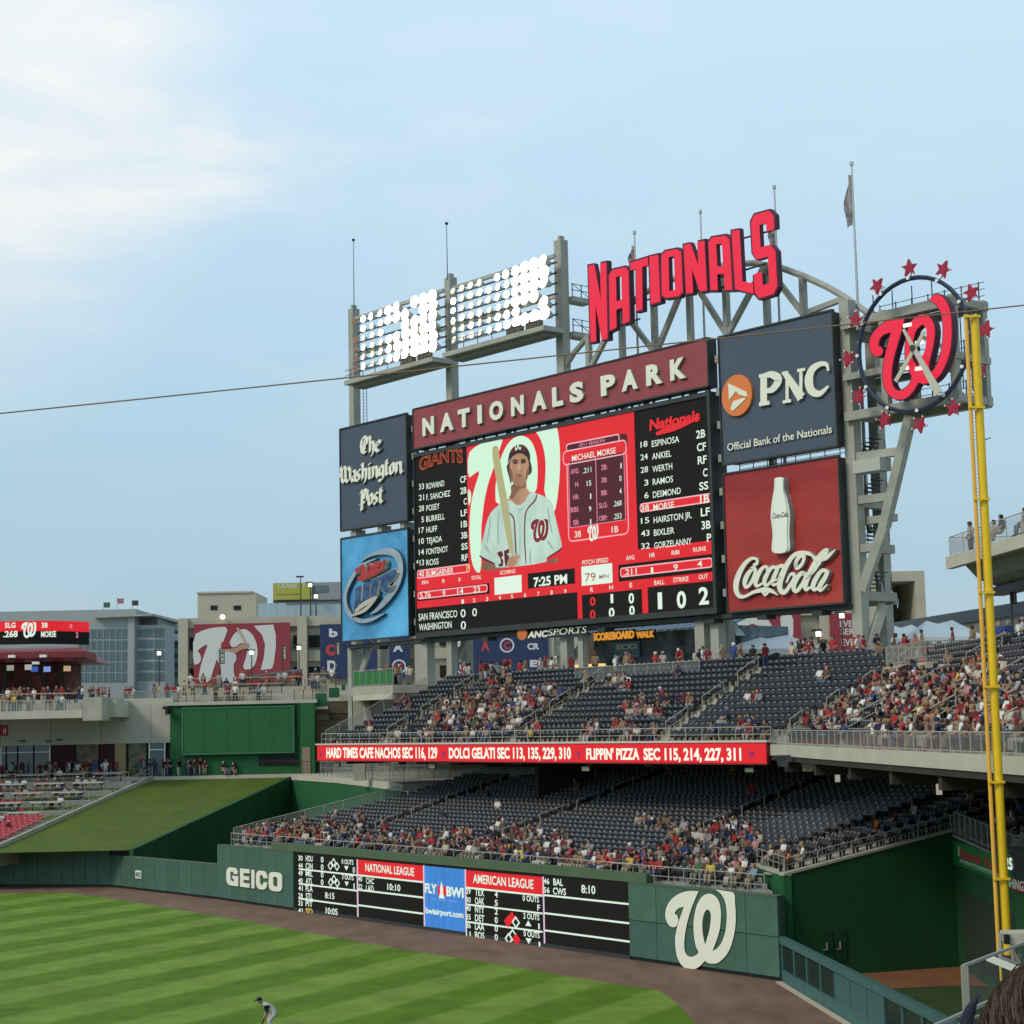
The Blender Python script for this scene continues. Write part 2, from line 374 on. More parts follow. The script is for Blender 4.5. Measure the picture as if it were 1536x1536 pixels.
put_text(MB(fw), '402', s0+.04, s1-.04, z0+.12, z1-z0-.24, -.15, 0, .04).build('lettering', M_padg, sg)
tg, _ = padded('outfield_wall', 'tall green padded wall carrying the cream insurance lettering', WF(0, 0, 0), WF(12.44, 0, 0), 4.27, 5)
tW, _ = padded('outfield_wall', 'tall green padded wall carrying the big cream curly W', WF(51.5, 0, 0), WF(63.54, 0, 0), 4.27, 5, rows=2)
# lettering GEICO
def unitmap(mb, loops, x0, x1, z0, z1, d0, d1, mi=0, side=None, quad=None):
    def f(u, v):
        if quad:
            (a, b, c, d_) = quad  # bl br tr tl
            return tuple((1-u)*(1-v)*a[i]+u*(1-v)*b[i]+u*v*c[i]+(1-u)*v*d_[i] for i in (0, 1))
        return (x0+(x1-x0)*u, z0+(z1-z0)*v)
    mb.prism([[f(*p) for p in l] for l in loops], d0, d1, mi, side); return mb
def rr(x0, y0, x1, y1, r, ry=None, n=3, rev=False):
    ry = ry or r; pts = []
    for cx, cy, a in ((x1-r, y1-ry, 0), (x0+r, y1-ry, 90), (x0+r, y0+ry, 180), (x1-r, y0+ry, 270)):
        for i in range(n+1):
            t_ = math.radians(a+90*i/n); pts.append((cx+r*math.cos(t_), cy+ry*math.sin(t_)))
    return pts[::-1] if rev else pts
GL = {
 'G': [[(.95, .66), (.95, .78), (.8, .97), (.6, 1), (.25, 1), (.05, .88), (0, .7), (0, .28), (.08, .1), (.28, 0), (1, 0), (1, .55), (.52, .55), (.52, .38), (.66, .38), (.66, .22), (.42, .22), (.33, .32), (.33, .68), (.42, .78), (.58, .78), (.64, .66)]],
 'E': [[(0, 0), (1, 0), (1, .22), (.36, .22), (.36, .4), (.95, .4), (.95, .6), (.36, .6), (.36, .78), (1, .78), (1, 1), (0, 1)]],
 'I': [[(0, 0), (1, 0), (1, 1), (0, 1)]],
 'C': [[(1, .62), (1, .75), (.85, .95), (.65, 1), (.25, 1), (.05, .88), (0, .7), (0, .28), (.08, .1), (.28, 0), (.7, 0), (.92, .1), (1, .3), (1, .4), (.68, .4), (.62, .24), (.42, .22), (.33, .32), (.33, .68), (.42, .78), (.6, .76), (.68, .62)]],
 'O': [rr(0, 0, 1, 1, .28, .25), rr(.33, .24, .67, .76, .1, .1, rev=True)]}
gz0 = WF.px(343, 1327.5, -.14)[1]; gz1 = WF.px(343, 1300.5, -.14)[1]
k = thing('wall_lettering', 'cream block letters spelling GEICO on the green outfield wall', 'sign', WF(0, -.1, 2))
for ch, xa, xb in (('G', 340.5, 358), ('E', 361, 375), ('I', 378, 382.5), ('C', 385, 401.5), ('O', 404, 423.8)):
    a = WF.px(xa, 1318, -.14)[0]; c = WF.px(xb, 1318, -.14)[0]
    mb = MB(WF); unitmap(mb, GL[ch], a, c, gz0, gz1, -.2, -.1)
    o_ = .06; unitmap(mb, [GL[ch][0]], a-o_, c+o_, gz0-o_, gz1+o_, -.12, -.095, 1)
    mb.build('letter', [M_cream, mat('letter_outline', (.06, .09, .05), .6)], k)
# curly W
Wout = [(520,130),(430,125),(340,140),(250,185),(185,250),(150,320),(137,390),(145,460),(175,515),(215,543),(255,540),(280,500),(285,455),(272,410),(245,385),(265,350),(300,320),(350,308),(320,400),(290,480),(265,580),(250,680),(255,790),(275,890),(310,960),(360,1010),(430,1035),(500,1015),(555,975),(590,935),(630,955),(680,965),(740,955),(800,910),(850,850),(890,770),(925,650),(945,520),(948,400),(940,280),(915,140),(715,110),(770,150),(810,210),(835,290),(845,400),(840,520),(820,630),(780,730),(730,790),(680,820),(710,740),(740,660),(765,560),(778,440),(775,340),(755,250),(715,190),(660,160),(600,165),(550,205),(505,280),(480,370),(463,480),(465,600),(475,700),(495,780),(520,830),(490,865),(435,885),(390,870),(365,830),(355,760),(358,680),(375,560),(400,450),(440,320),(480,220)]
Whole = [(630,340),(655,370),(663,430),(655,520),(635,620),(595,750),(575,660),(563,560),(565,470),(580,400),(600,355)]
def sm(l, k=2):
    """Chaikin corner rounding"""
    out = []
    for i in range(len(l)):
        a = l[i]; b = l[(i+1) % len(l)]
        out += [(a[0]*.75+b[0]*.25, a[1]*.75+b[1]*.25), (a[0]*.25+b[0]*.75, a[1]*.25+b[1]*.75)]
    return out
def crv(l, k=3):
    n = len(l); out = []
    for i in range(n):
        p0, p1, p2, p3 = (Vector(l[(i+j-1) % n]) for j in range(4))
        sharp = (p1-p0).normalized().dot((p2-p1).normalized()) < .2 or (p2-p1).normalized().dot((p3-p2).normalized()) < .2
        for q in range(k):
            t = q/k
            v = p1.lerp(p2, t) if sharp else .5*((2*p1)+(p2-p0)*t+(2*p0-5*p1+4*p2-p3)*t*t+(3*p1-p0-3*p2+p3)*t**3)
            out.append((v.x, v.y))
    return out
def wlogo(mb, F, x0, y0, sc, d0, d1, mi=0, side=None):
    mb.prism([[F.px(x0+u/sc, y0+v/sc, d0) for u, v in crv(l)] for l in (Wout, Whole)], d0, d1, mi, side)
def grow(l, e):
    """push an outline outward by e"""
    n = len(l); A = sum(l[i][0]*l[(i+1) % n][1]-l[(i+1) % n][0]*l[i][1] for i in range(n)); sg_ = 1 if A > 0 else -1; out = []
    for i in range(n):
        a = Vector(l[i-1]); b = Vector(l[(i+1) % n]); t_ = (b-a).normalized(); out.append((l[i][0]+t_.y*e*sg_, l[i][1]-t_.x*e*sg_))
    return out
k = thing('wall_emblem', 'big cream curly W emblem on the tall green wall', 'sign', WF(57, -.1, 2))
mb = MB(WF); mb.prism([[WF.px(980+u/7.68, 1320+v/7.68, -.115) for u, v in crv(grow(Wout, 7))]], -.122, -.1, 0); mb.build('emblem_outline', mat('emblem_edge', (.02, .05, .03), .6), k)
mb = MB(WF); wlogo(mb, WF, 980, 1320, 7.68, -.15, -.125); mb.build('emblem', M_cream, k)
# olive ledge over the out-of-town scoreboard
t = thing('wall_ledge', 'olive green ledge topping the long scores board in the outfield wall', 'wall', WF(12, 0, 4.2))
for i in range(9): MB(WF).box((9+i*4.9+.01, -.06, 4.33), (9+(i+1)*4.9-.01, .5, 4.86)).build('ledge_panel', M_olive, t)
# ================================================================ out-of-town scoreboard
ot = thing('out_of_town_scoreboard', 'long black scores board of other games set into the outfield wall', 'scoreboard', WF(12.44, 0, 0))
MB(WF).box((12.46, .0, .1), (51.48, .45, 4.30)).build('led_cabinet', M_led_k, ot)
MB(WF).box((12.46, -.08, 0), (51.48, -.003, .22)).build('base_trim', M_steeld, ot)
def wpx(x, y, d=-.05): return WF.px(x, y, d)
def wrect(name, x0, x1, ytop, ybot, m, d=-.05, par=ot, th=.03):
    a, z1 = wpx(x0, ytop, d); b_, _ = wpx(x1, ytop, d); z0 = wpx(x0, ybot, d)[1]
    return MB(WF).box((a, d, z0), (b_, d+th, z1)).build(name, m, par)
def wtext(s, x0, x1, yb, ch, m=None, bold=.02, d=-.09, par=ot, name='lettering'):
    a, z0 = wpx(x0, yb, d); b_, _ = wpx(x1, yb, d); z1 = wpx(x0, yb-ch, d)[1]
    return put_text(MB(WF), s, a, b_, z0, z1-z0, d, 0, bold).build(name, m or M_led_w, par)
for y in (1303.5, 1325.6, 1347.8): wrect('dividing_line', 448, 535, y-1.1, y+1.1, M_led_w)
for y in (1334.7, 1357.6): wrect('dividing_line', 536.5, 634, y-1.2, y+1.2, M_led_w)
wrect('dividing_line', 536.5, 634, 1311.6, 1314, M_led_w); wrect('dividing_line', 698.5, 813, 1330, 1332.6, M_led_w)
for y in (1356.4, 1382.4): wrect('dividing_line', 698.5, 813, y-1.2, y+1.2, M_led_w)
for y in (1342.6, 1369.6, 1395.4): wrect('dividing_line', 815.5, 944.5, y-1.3, y+1.3, M_led_w)
for x, a, c in ((535.6, 1289, 1383), (635.2, 1298, 1396), (697.6, 1304, 1406), (814.3, 1315, 1422)): wrect('dividing_bar', x-.8, x+.8, a, c, mat('led_divider', (.80, .62, .78), .5, emit=.8), d=-.07)
wrect('league_banner', 536.6, 634.4, 1289.5, 1311.4, M_led_r); wrect('league_banner', 698.4, 813.5, 1305, 1329.8, M_led_r)
wtext('NATIONAL LEAGUE', 548, 621, 1306.5, 11.5); wtext('AMERICAN LEAGUE', 709.5, 800, 1324, 13)
wrect('airport_advert', 636, 696.8, 1298.6, 1396.6, M_led_b)
wtext('FLY', 637.5, 655, 1338.5, 14, bold=.035); wtext('BWI', 669.5, 695.5, 1343.5, 14, bold=.04)
wrect('advert_emblem', 656.5, 668.5, 1328.5, 1343, M_led_r, d=-.08)
a, z = wpx(662.5, 1336, -.1); MB(WF).prism([[(a-.34, z-.5), (a+.34, z-.5), (a+.16, z-.1), (a+.2, z+.1), (a, z+.62), (a-.2, z+.1), (a-.16, z-.1)]], -.11, None).build('emblem_mark', M_led_w, ot)
wtext('Fast. Lower. Nearby.', 647, 686, 1349.5, 4, mat('led_pale_blue', (.25, .5, .85), .5, emit=.7), bold=.0)
wtext('bwiairport.com', 638.5, 695, 1369.5, 8.5, bold=.03)
rows1 = [('30', 'HOU', '0'), ('44', 'CIN', '0'), ('49', 'MIL', '0'), ('40', 'ATL', '0'), ('41', 'FLA', ''), ('28', 'STL', ''), ('33', 'PIT', ''), ('41', 'SD', '')]
for i, (a, b_, c) in enumerate(rows1):
    y = 1290.5+i*11.25
    wtext(a, 447.5, 454, y, 7.5); wtext(b_, 458.5, 469, y+1, 8.5, M_led_y if b_ == 'SD' else None)
    if c: wtext(c, 481.3, 485.2, y+3, 8.5)
def diamond(x, y, r, fill=None, cnt=3):
    for k_, (dx, dy) in enumerate(((-1, .55), (0, -.45), (1, .75))[:cnt]):
        cx, cz = wpx(x+dx*r*.62, y+dy*r*.62, -.09); q = r*.040
        outer = [(cx-q*1.15, cz), (cx, cz+q), (cx+q*1.15, cz), (cx, cz-q)]; inner = [(cx-q*.7, cz), (cx, cz-q*.6), (cx+q*.7, cz), (cx, cz+q*.6)]
        f_ = fill and fill[k_]
        MB(WF).prism([outer] if f_ else [outer, inner], -.09-.004*k_, None).build('base_marker', M_led_r if f_ else M_led_w, ot)
diamond(500.5, 1296, 8.2); diamond(501, 1321, 8.2)
for s, x, y in (('0 OUTS', 512.5, 1295.5), ('3 OUTS', 513, 1318.5)): wtext(s, x, x+17.5, y, 7)
for x, y in ((519.5, 1302.5), (520, 1326)):
    cx, cz = wpx(x, y, -.09); MB(WF).prism([[(cx-.3, cz+.16), (cx+.3, cz+.16), (cx, cz-.16)]], -.09, None).build('inning_arrow', M_led_w, ot)
wtext('0', 529, 532.5, 1309, 8.5); wtext('1', 530.4, 532, 1333.5, 8.5)
wtext('8:15', 487.5, 501.5, 1347, 9); wtext('10:05', 488.5, 506.5, 1370, 9)
wtext('40', 537.4, 543.4, 1321.5, 7); wtext('22', 537.4, 543.4, 1332.8, 7); wtext('CHC', 549, 561, 1325, 8.5); wtext('LAD', 549, 560.5, 1336, 8.5); wtext('10:10', 581, 600.5, 1334.5, 9.5)
rows2 = [('29', 'TEX', '4'), ('30', 'OAK', '5'), ('40', 'NYY', '2'), ('35', 'DET', '0'), ('36', 'LAA', '0'), ('11', 'BOS', '0')]
for i, (a, b_, c) in enumerate(rows2):
    y = 1340.8+i*12.8
    wtext(a, 699, 706, y-.5, 8); wtext(b_, 712.5, 726.5, y+2, 10); wtext(c, 742, 746.8, y+5, 9)
for s, x0, x1, y in (('0 OUTS', 784, 808.5, 1351), ('F', 806, 810.3, 1365.5), ('2 OUTS', 785, 809, 1377.6), ('1', 807.4, 809.6, 1393.5), ('0 OUTS', 785.5, 809.5, 1404), ('1', 808, 810.4, 1421)): wtext(s, x0, x1, y, 8.5)
diamond(768, 1379, 9.5, (1, 1, 0)); diamond(769, 1405, 9.5, (0, 0, 1))
for x, y, q in ((792.5, 1385, 1), (793, 1411.5, -1)):
    cx, cz = wpx(x, y, -.09); MB(WF).prism([[(cx-.32, cz-.16*q), (cx+.32, cz-.16*q), (cx, cz+.18*q)]], -.09, None).build('inning_arrow', M_led_w, ot)
wtext('46', 815.5, 824, 1325.5, 8); wtext('56', 815.5, 824.5, 1338.5, 8); wtext('BAL', 830, 844.5, 1327.5, 10); wtext('CWS', 829.5, 849, 1341, 10); wtext('8:10', 872, 893, 1339, 12)
# ================================================================ bullpen fence (teal, with see-through bays)
def fence_run(P0, P1, h, bays, solid=()):
    P0 = Vector(P0); P1 = Vector(P1); S = P1-P0; L = S.length; S.normalize(); f = Frame(P0, S, Vector((-S.y, S.x, 0)) if -S.y > 0 else Vector((S.y, -S.x, 0)))
    t = thing('bullpen_fence', 'teal bullpen fence with see-through bays running from the green wall', 'fence', P0)
    MB(f).box((0, -.1, .0), (L, .1, .62)).build('kick_board', M_teal, t)
    MB(f).box((0, -.16, h-.34), (L, .16, h)).build('top_rail', M_teal, t)
    n = bays; w_ = L/n
    for i in range(n+1):
        MB(f).box((i*w_-.09, -.08, .62), (i*w_+.09, .08, h-.34)).build('post', M_teal, t)
        if i < n:
            if i in solid: MB(f).box((i*w_+.09, -.05, .62), ((i+1)*w_-.09, .05, h-.34)).build('solid_panel', M_teal, t)
            else: MB(f).box((i*w_+.09, -.012, .62), ((i+1)*w_-.09, .012, h-.34)).build('mesh_panel', mat('fine_black_mesh', (.02, .035, .03), .7, alpha=.35), t)
    return t
fence_run(FN0+Vector((0, 0, .0)), FN1, 2.28, 17, solid=(4, 5, 6, 12))
kb = MB(); kb.hexa([(FN0.x-.45, FN0.y-.2, .0), (FN1.x-.5, FN1.y, .0), (FN1.x-.2, FN1.y, .0), (FN0.x-.15, FN0.y-.2, .0)], [(FN0.x-.45, FN0.y-.2, .06), (FN1.x-.5, FN1.y, .06), (FN1.x-.2, FN1.y, .06), (FN0.x-.15, FN0.y-.2, .06)])
tag(kb.build('kerb', mat('pale_kerb', (.42, .36, .27), .9)), 'narrow pale kerb along the foot of the teal bullpen fence', 'kerb')
# ================================================================ main scoreboard
def bpx(x, y, d=0.0): return BF.px(x, y, d)
def bbox_px(x0, x1, ytop0, ybot0, d=0.0, yref=None):
    a, z1 = bpx(x0, ytop0, d); b_, _ = bpx(x1, ytop0, d); z0 = bpx(x0, ybot0, d)[1]
    return a, b_, z0, z1
def brect(name, x0, x1, yt, yb, m, d, par, th=.02):
    a, b_, z0, z1 = bbox_px(x0, x1, yt, yb, d)
    return MB(BF).box((a, d, z0), (b_, d+th, z1)).build(name, m, par)
def btext(s, x0, x1, yb, ch, m=None, bold=.02, d=-.06, par=None, name='lettering', ext=0, side=None, arc=0, shear=0):
    a, z0 = bpx(x0, yb, d); b_, _ = bpx(x1, yb, d); z1 = bpx(x0, yb-ch, d)[1]
    ms = [m or M_led_w]+([side] if side else [])
    return put_text(MB(BF), s, a, b_, z0, z1-z0, d, ext, bold, 0, 1 if side else None, shear, arc).build(name, ms, par)
M_boardframe = mat('charcoal_sign_frame', (.035, .038, .038), .55, var=.15, scale=.8)
sb = thing('video_scoreboard', 'huge red and black video scoreboard showing a batter and two line-ups', 'scoreboard', BF(0, 0, 20))
a, b_, z0, z1 = bbox_px(621, 1064, 681, 956.5)
_, _, z0, _ = bbox_px(624.5, 700, 900, 957.5)
b_ = bpx(1079, 921)[0]; b_ = 30.9*KB
a = 0
SCR = (a, b_, z0, z1)
MB(BF).box((a, .03, z0), (b_, 1.5, z1)).build('cabinet', M_boardframe, sb)
MB(BF).box((a+.12, -.01, z0+.45), (b_-.3, .028, z1-.35)).build('screen', M_led_k, sb)
for nm, q in (('bezel', ((a, -.12, z0), (b_, .029, z0+.44))), ('bezel', ((a, -.12, z1-.34), (b_, .029, z1))), ('bezel', ((a, -.12, z0+.441), (a+.11, .029, z1-.341))), ('bezel', ((b_-.29, -.12, z0+.441), (b_, .029, z1-.341)))):
    MB(BF).box(*q).build(nm, M_boardframe, sb)
M_pk = mat('led_outline_pink', (.95, .45, .5), .5, emit=.9)
# red field
def bpoly(name, pts, m, d, par=sb, holes=(), sub=True, rnd=0):
    loops = [[bpx(x, y, d) for x, y in l] for l in [pts, *holes]]
    for _ in range(rnd): loops = [sm(l) for l in loops]
    return MB(BF).prism(loops, d, None).build(name, m, par)
zt = z1-.36; zb = z0+.46
sL = bpx(700.8, 700)[0]; sR = bpx(953.5, 700)[0]
MB(BF).box((sL, -.03, bpx(701, 872)[1]), (sR, -.012, zt)).build('red_field', M_led_r, sb)
zz = lambda x, y: bpx(x, y)[1]
# lower red band and the panels cut from it
zrb = zz(625, 853); 
MB(BF).box((a+.13, -.028, zb), (b_-.31, -.013, zz(625, 866))).build('red_band', M_led_r, sb)
def panel(name, x0, x1, yt, yb, m=M_led_k, d=-.045): return brect(name, x0, x1, yt, yb, m, d, sb, .015)
MB(BF).box((a+.13, -.045, zb), (bpx(866.5, 900)[0], -.03, zz(626, 913))).build('score_panel', M_led_k, sb)
for x0, x1 in ((873.5, 963.5), (972.5, 1074.5)):
    MB(BF).box((bpx(x0, 900)[0], -.045, zb), (bpx(x1, 900)[0], -.03, zz(x0, 892.5 if x0 < 900 else 881))).build('score_panel', M_led_k, sb)
panel('stat_panel', 626, 734, 887, 902)
panel('clock_panel', 791.5, 862, 860.5, 883)
panel('stat_panel', 927.5, 1072, 847.5, 872.5)
brect('white_box', 741.5, 782, 867, 892.5, M_led_w, -.05, sb); brect('white_box', 872, 918, 850, 879, M_led_w, -.05, sb)
# rounded outline boxes
def obox(x0, x1, yt, yb, m=M_pk, d=-.055, th=.10, r=.25, fill=None):
    A, B, Z0, Z1 = bbox_px(x0, x1, yt, yb, d)
    outer = rr(A, Z0, B, Z1, r); inner = rr(A+th, Z0+th, B-th, Z1-th, r*.75, rev=True)
    MB(BF).prism([outer, inner], d, None).build('outline_box', m, sb)
    if fill: MB(BF).prism([rr(A+th, Z0+th, B-th, Z1-th, r*.75)], d+.004, None).build('box_fill', fill, sb)
obox(625.5, 705, 855.5, 868.5, fill=M_led_r); obox(626.5, 731.5, 888, 899.5, fill=M_led_r)
obox(959.5, 1067.5, 755.5, 769.3, fill=M_led_r); obox(930, 1069, 851.8, 866.5, fill=M_led_r)
# season card
obox(848.5, 941, 667.8, 690, M_led_dr, d=-.05, th=.02, fill=M_led_dr)
obox(849, 929.5, 666, 679, d=-.056, fill=M_led_dr)
obox(844, 940, 677, 699, d=-.066, r=.4, fill=M_led_r)
obox(849.5, 940.5, 690, 814, d=-.058, r=.5, fill=M_led_r)
A, B, Z0, Z1 = bbox_px(852.5, 936.5, 693.5, 791.5, -.062)
MB(BF).box((A, -.063, Z0), (B, -.061, Z1)).build('stat_card', M_led_dr, sb)
mb = MB(BF)
for q in ((A, A+.07), ((A+B)/2-.05, (A+B)/2+.03), (B-.07, B)): MB(BF).box((q[0], -.068, Z0), (q[1], -.065, Z1)).build('card_line', M_led_p, sb)
MB(BF).box((A, -.068, Z0-.06), (B, -.066, Z0)).build('card_line', M_led_p, sb)
def T_(s, x0, x1, yb, ch, m=None, **k):
    k.setdefault('bold', .008); return btext(s, x0, x1, yb, ch*.93, m, par=sb, d=-.075, **k)
T_('2011 SEASON', 868.5, 907, 670.5, 5.5, M_led_p, bold=.01)
T_('MICHAEL MORSE', 858, 924, 692, 9.3)
cardrows = [('AVG:', '.211', '2B:', '1'), ('H:', '15', '3B:', '0'), ('HR:', '1', 'BB:', '4'), ('RBI:', '9', 'SLG:', '.268'), ('SB:', '1', 'OBP:', '.253')]
for i, (p, q, r_, s) in enumerate(cardrows):
    y = 711.5+i*19.1
    wq = lambda s: 1.7 if s == '1' else 3.4*len(s)-(1.2 if '.' in s or ':' in s else 0)
    T_(p, 868.5-wq(p), 868.5, y, 8, M_led_p, bold=.015); T_(q, 887-wq(q), 887, y-1.5, 8.2)
    T_(r_, 911-wq(r_), 911, y-8.6+2.2, 8, M_led_p, bold=.015); T_(s, 932.5-wq(s)*.98, 932.5, y-11+2, 8.4)
T_('38', 862, 871.5, 806.5, 10); T_('1B', 917.5, 927.5, 799.2, 10)
mb = MB(BF); q_ = bpx(889.5, 799.5, -.075)
mb.prism([[(q_[0]+(u-540)/900*2.5*.55, q_[1]-(v-570)/900*1.25) for u, v in l] for l in (Wout, Whole)], -.075, None).build('small_emblem', M_led_w, sb)
# left line-up
T_('GIANTS', 629, 695, 707, 22, M_led_o, bold=.05, arc=.35)
btext('GIANTS', 630.5, 693.5, 705.5, 19.5, mat('led_near_black', (.05, .012, .008), .5, emit=.3), par=sb, d=-.085, bold=-.005, arc=.35)
L1 = [('33', 'ROWAND', 'CF', 666.5), ('21', 'F. SANCHEZ', '2B', 675.5), ('28', 'POSEY', 'C', 659.5), ('5', 'BURRELL', 'LF', 667), ('17', 'HUFF', '1B', 656), ('10', 'TEJADA', '3B', 663), ('14', 'FONTENOT', 'SS', 672), ('*13', 'ROSS', 'RF', 658), ('40', 'BUMGARNER', 'P', 680)]
for i, (n_, nm, ps, xe) in enumerate(L1):
    y = 734.6+i*16.35
    T_(n_, (636-3.8*len(n_)), 636, y, 9); T_(nm, 639.5, xe, y-.6, 9.3)
    xr = 701 if i < 8 else 703.5
    zb_ = bpx(636, y, -.075)[1]; s1_ = bpx(xr, 800, -.075)[0]; wd = .56*len(ps)*.75
    put_text(MB(BF), ps, s1_-wd, s1_, zb_, .54, -.075).build('lettering', M_led_y if i == 8 else M_led_w, sb)
T_('ERA', 633, 643, 876.5, 5.5); T_('B', 663.5, 667, 874, 5.5); T_('S', 687.5, 691, 872, 5.5); T_('TOTAL', 707, 722, 870, 6)
T_('5.76', 630, 646, 897.5, 9); T_('9', 663.5, 668, 894.2, 9); T_('14', 686, 695, 891.6, 9); T_('23', 710, 720, 889, 9)
T_('SCORING', 750, 773, 862, 6, M_led_w)
T_('7:25 PM', 800.5, 851, 880, 14.5, bold=.03)
for i, x in enumerate((694, 711, 730.5, 749.5, 768, 787.5, 807.5, 827.3, 847.8)): T_(str(i+1), x-1.6, x+1.8, 905.5-i*1.93, 6.5)
T_('SAN FRANCISCO', 628, 686, 931, 11); T_('WASHINGTON', 628.5, 677.5, 946, 10.5)
T_('0', 691, 698.5, 926, 12.5); T_('0', 708.5, 715.5, 924.5, 12.5); T_('0', 691.3, 699, 944.3, 13)
T_('PITCH SPEED', 873.5, 912.5, 847.5, 7); T_('79', 877.5, 893.5, 872.5, 13, M_led_o, bold=.0); T_('MPH', 899, 913, 868.5, 6.5, mat('led_text_maroon', (.35, .05, .1), .5, emit=.5))
for s, x0, x1, y in (('AVG', 939, 951.5, 840.5), ('HR', 974, 982.5, 836.3), ('RBI', 1007.5, 1019, 832.6), ('RUNS', 1040, 1059, 828)): T_(s, x0, x1, y, 7)
for s, x0, x1, y in (('.211', 935.5, 955, 863), ('1', 976.5, 980, 860), ('9', 1010, 1017, 855.5), ('4', 1046, 1053.5, 850.5)): T_(s, x0, x1, y, 9.5)
for s, x0, x1, y in (('R', 885.5, 890, 888), ('H', 914, 919.5, 884.5), ('E', 944.5, 948.5, 881), ('BALL', 981.5, 996.5, 877.5), ('STRIKE', 1010, 1033, 873.5), ('OUT', 1048, 1062, 869)): T_(s, x0, x1, y, 7.2)
for s, x0, x1, y, h_, m_ in (('0', 885, 893.5, 908.5, 13.5, M_led_r), ('0', 885, 893.5, 928, 13.5, M_led_r), ('1', 916, 920, 904.3, 14, None), ('0', 913.3, 922, 926, 15, None), ('0', 943, 951.3, 905, 16, None), ('0', 944, 952.3, 922.8, 15, None), ('1', 987, 993.5, 913, 26, None), ('0', 1015.5, 1029.5, 912, 26.5, None), ('2', 1048.5, 1063.5, 906.5, 27, None)): T_(s, x0, x1, y, h_, m_, bold=.03)
# right line-up
L2 = [('18', 'ESPINOSA', '2B', 1019), ('24', 'ANKIEL', 'CF', 1007), ('28', 'WERTH', 'RF', 1008.5), ('3', 'RAMOS', 'C', 1009.5), ('6', 'DESMOND', 'SS', 1021), ('38', 'MORSE', '1B', 1011), ('15', 'HAIRSTON JR.', 'LF', 1037.5), ('43', 'BIXLER', '3B', 1011), ('32', 'GORZELANNY', 'P', 1037)]
for i, (n_, nm, ps, xe) in enumerate(L2):
    y = 671.5+i*19.05
    T_(n_, 971.3-5.2*len(n_)+.4*i*.3, 971.3+.15*i*3, y, 9.3); T_(nm, 977.8+.45*i, xe+.1*i, y-.9, 10)
    zb_ = bpx(971, y, -.075)[1]; s1_ = bpx(1061.5+.5*i, 760, -.075)[0]; wd = .58*len(ps)*.78
    put_text(MB(BF), ps, s1_-wd, s1_, zb_, .58, -.075).build('lettering', M_led_w, sb)
# script over the right line-up: slanted with a tail
T_('Nationals', 974, 1050, 645.5, 17, M_led_r, bold=.045, shear=.12)
mb = MB(BF); p = [bpx(x, y, -.078) for x, y in ((984, 651), (1010, 641.5), (1035, 632), (1050, 626))]
mb.stroke([(p[0][0], p[0][1], .25), (p[1][0], p[1][1], .55), (p[2][0], p[2][1], .35), (p[3][0], p[3][1], .05)], -.08, -.077).build('script_tail', M_led_r, sb)
# --- portrait (flat picture on the screen, layered sheets a few millimetres apart)
def pic(name, pts, m, lay, rnd=1, holes=()):
    return bpoly(name, [(690+u/6.68, 630+v/6.68) for u, v in pts], m, -.036-.004*lay, holes=[[(690+u/6.68, 630+v/6.68) for u, v in h] for h in holes], rnd=rnd)
E_ = lambda n, c, e=.75: mat('led_'+n, lin(c), .5, emit=e)
M_gw = E_('greenish_white', (.80, .93, .82), .95)
pic('picture_emblem', [(80,590),(76,340),(160,260),(300,195),(440,163),(385,330),(330,500),(280,640),(245,800),(225,960),(212,1100),(215,1240),(212,1525),(165,1530),(120,1440),(98,1250),(92,1050),(112,820),(145,680),(205,500),(140,540)], M_gw, 0)
pic('picture_emblem', [(76,680),(110,720),(112,800),(85,880)], M_gw, 0)
pic('picture_emblem', [(740,95),(962,42),(990,160),(1004,330),(1000,560),(975,800),(950,920),(935,900),(840,745),(856,560),(858,420),(840,290),(800,170)], M_gw, 0)
pic('picture_emblem', [(395,430),(430,320),(490,220),(560,165),(630,155),(700,190),(750,280),(775,400),(780,560),(765,730),(690,720),(480,790),(360,860),(352,700),(368,560)], M_gw, 0)
E2 = lambda n, c, c2, e, s=1.0: mat('led_'+n, lin(c), .5, emit=e, var=.08, scale=s, col2=lin(c2), stretch=(1, 1, .35))
J = E2('jersey', (.70, .81, .76), (.80, .90, .85), .8, .5); SK = E2('skin', (.70, .52, .39), (.78, .60, .47), .75, .9); SKd = E2('skin_dark', (.52, .36, .27), (.62, .43, .33), .7, .9)
MR = E_('maroon', (.40, .07, .11), .7); BK = E_('cap_dark', (.16, .07, .07), .7); BT = E_('bat_wood', (.72, .70, .50), .8); HR = E_('brown_hair', (.25, .19, .13), .7)
pic('picture_forearm', [(212,1530),(225,1400),(350,1440),(480,1400),(560,1350),(600,1370),(575,1460)], SKd, 1); pic('picture_forearm', [(870,1400),(985,1380),(1000,1425),(870,1440)], SKd, 1)
pic('picture_jersey', [(475,780),(600,870),(700,715),(780,740),(860,770),(925,830),(945,930),(990,1120),(1025,1260),(1010,1300),(870,1380),(862,1435),(360,1490),(352,1445),(225,1380),(195,1350),(220,1240),(250,1090),(290,950),(350,880)], J, 2)
pic('picture_sleeve_trim', [(195,1350),(225,1372),(352,1435),(352,1455),(222,1395),(192,1362)], MR, 3); pic('picture_sleeve_trim', [(1025,1262),(1015,1305),(868,1395),(868,1378),(1005,1292)], MR, 3)
pic('picture_neck', [(505,640),(515,740),(480,780),(560,850),(600,855),(650,820),(700,715),(668,690),(665,600)], SK, 3); pic('picture_neck_shade', [(505,640),(515,740),(490,775),(530,800),(560,740),(600,690),(660,680),(665,600)], SKd, 3.5)
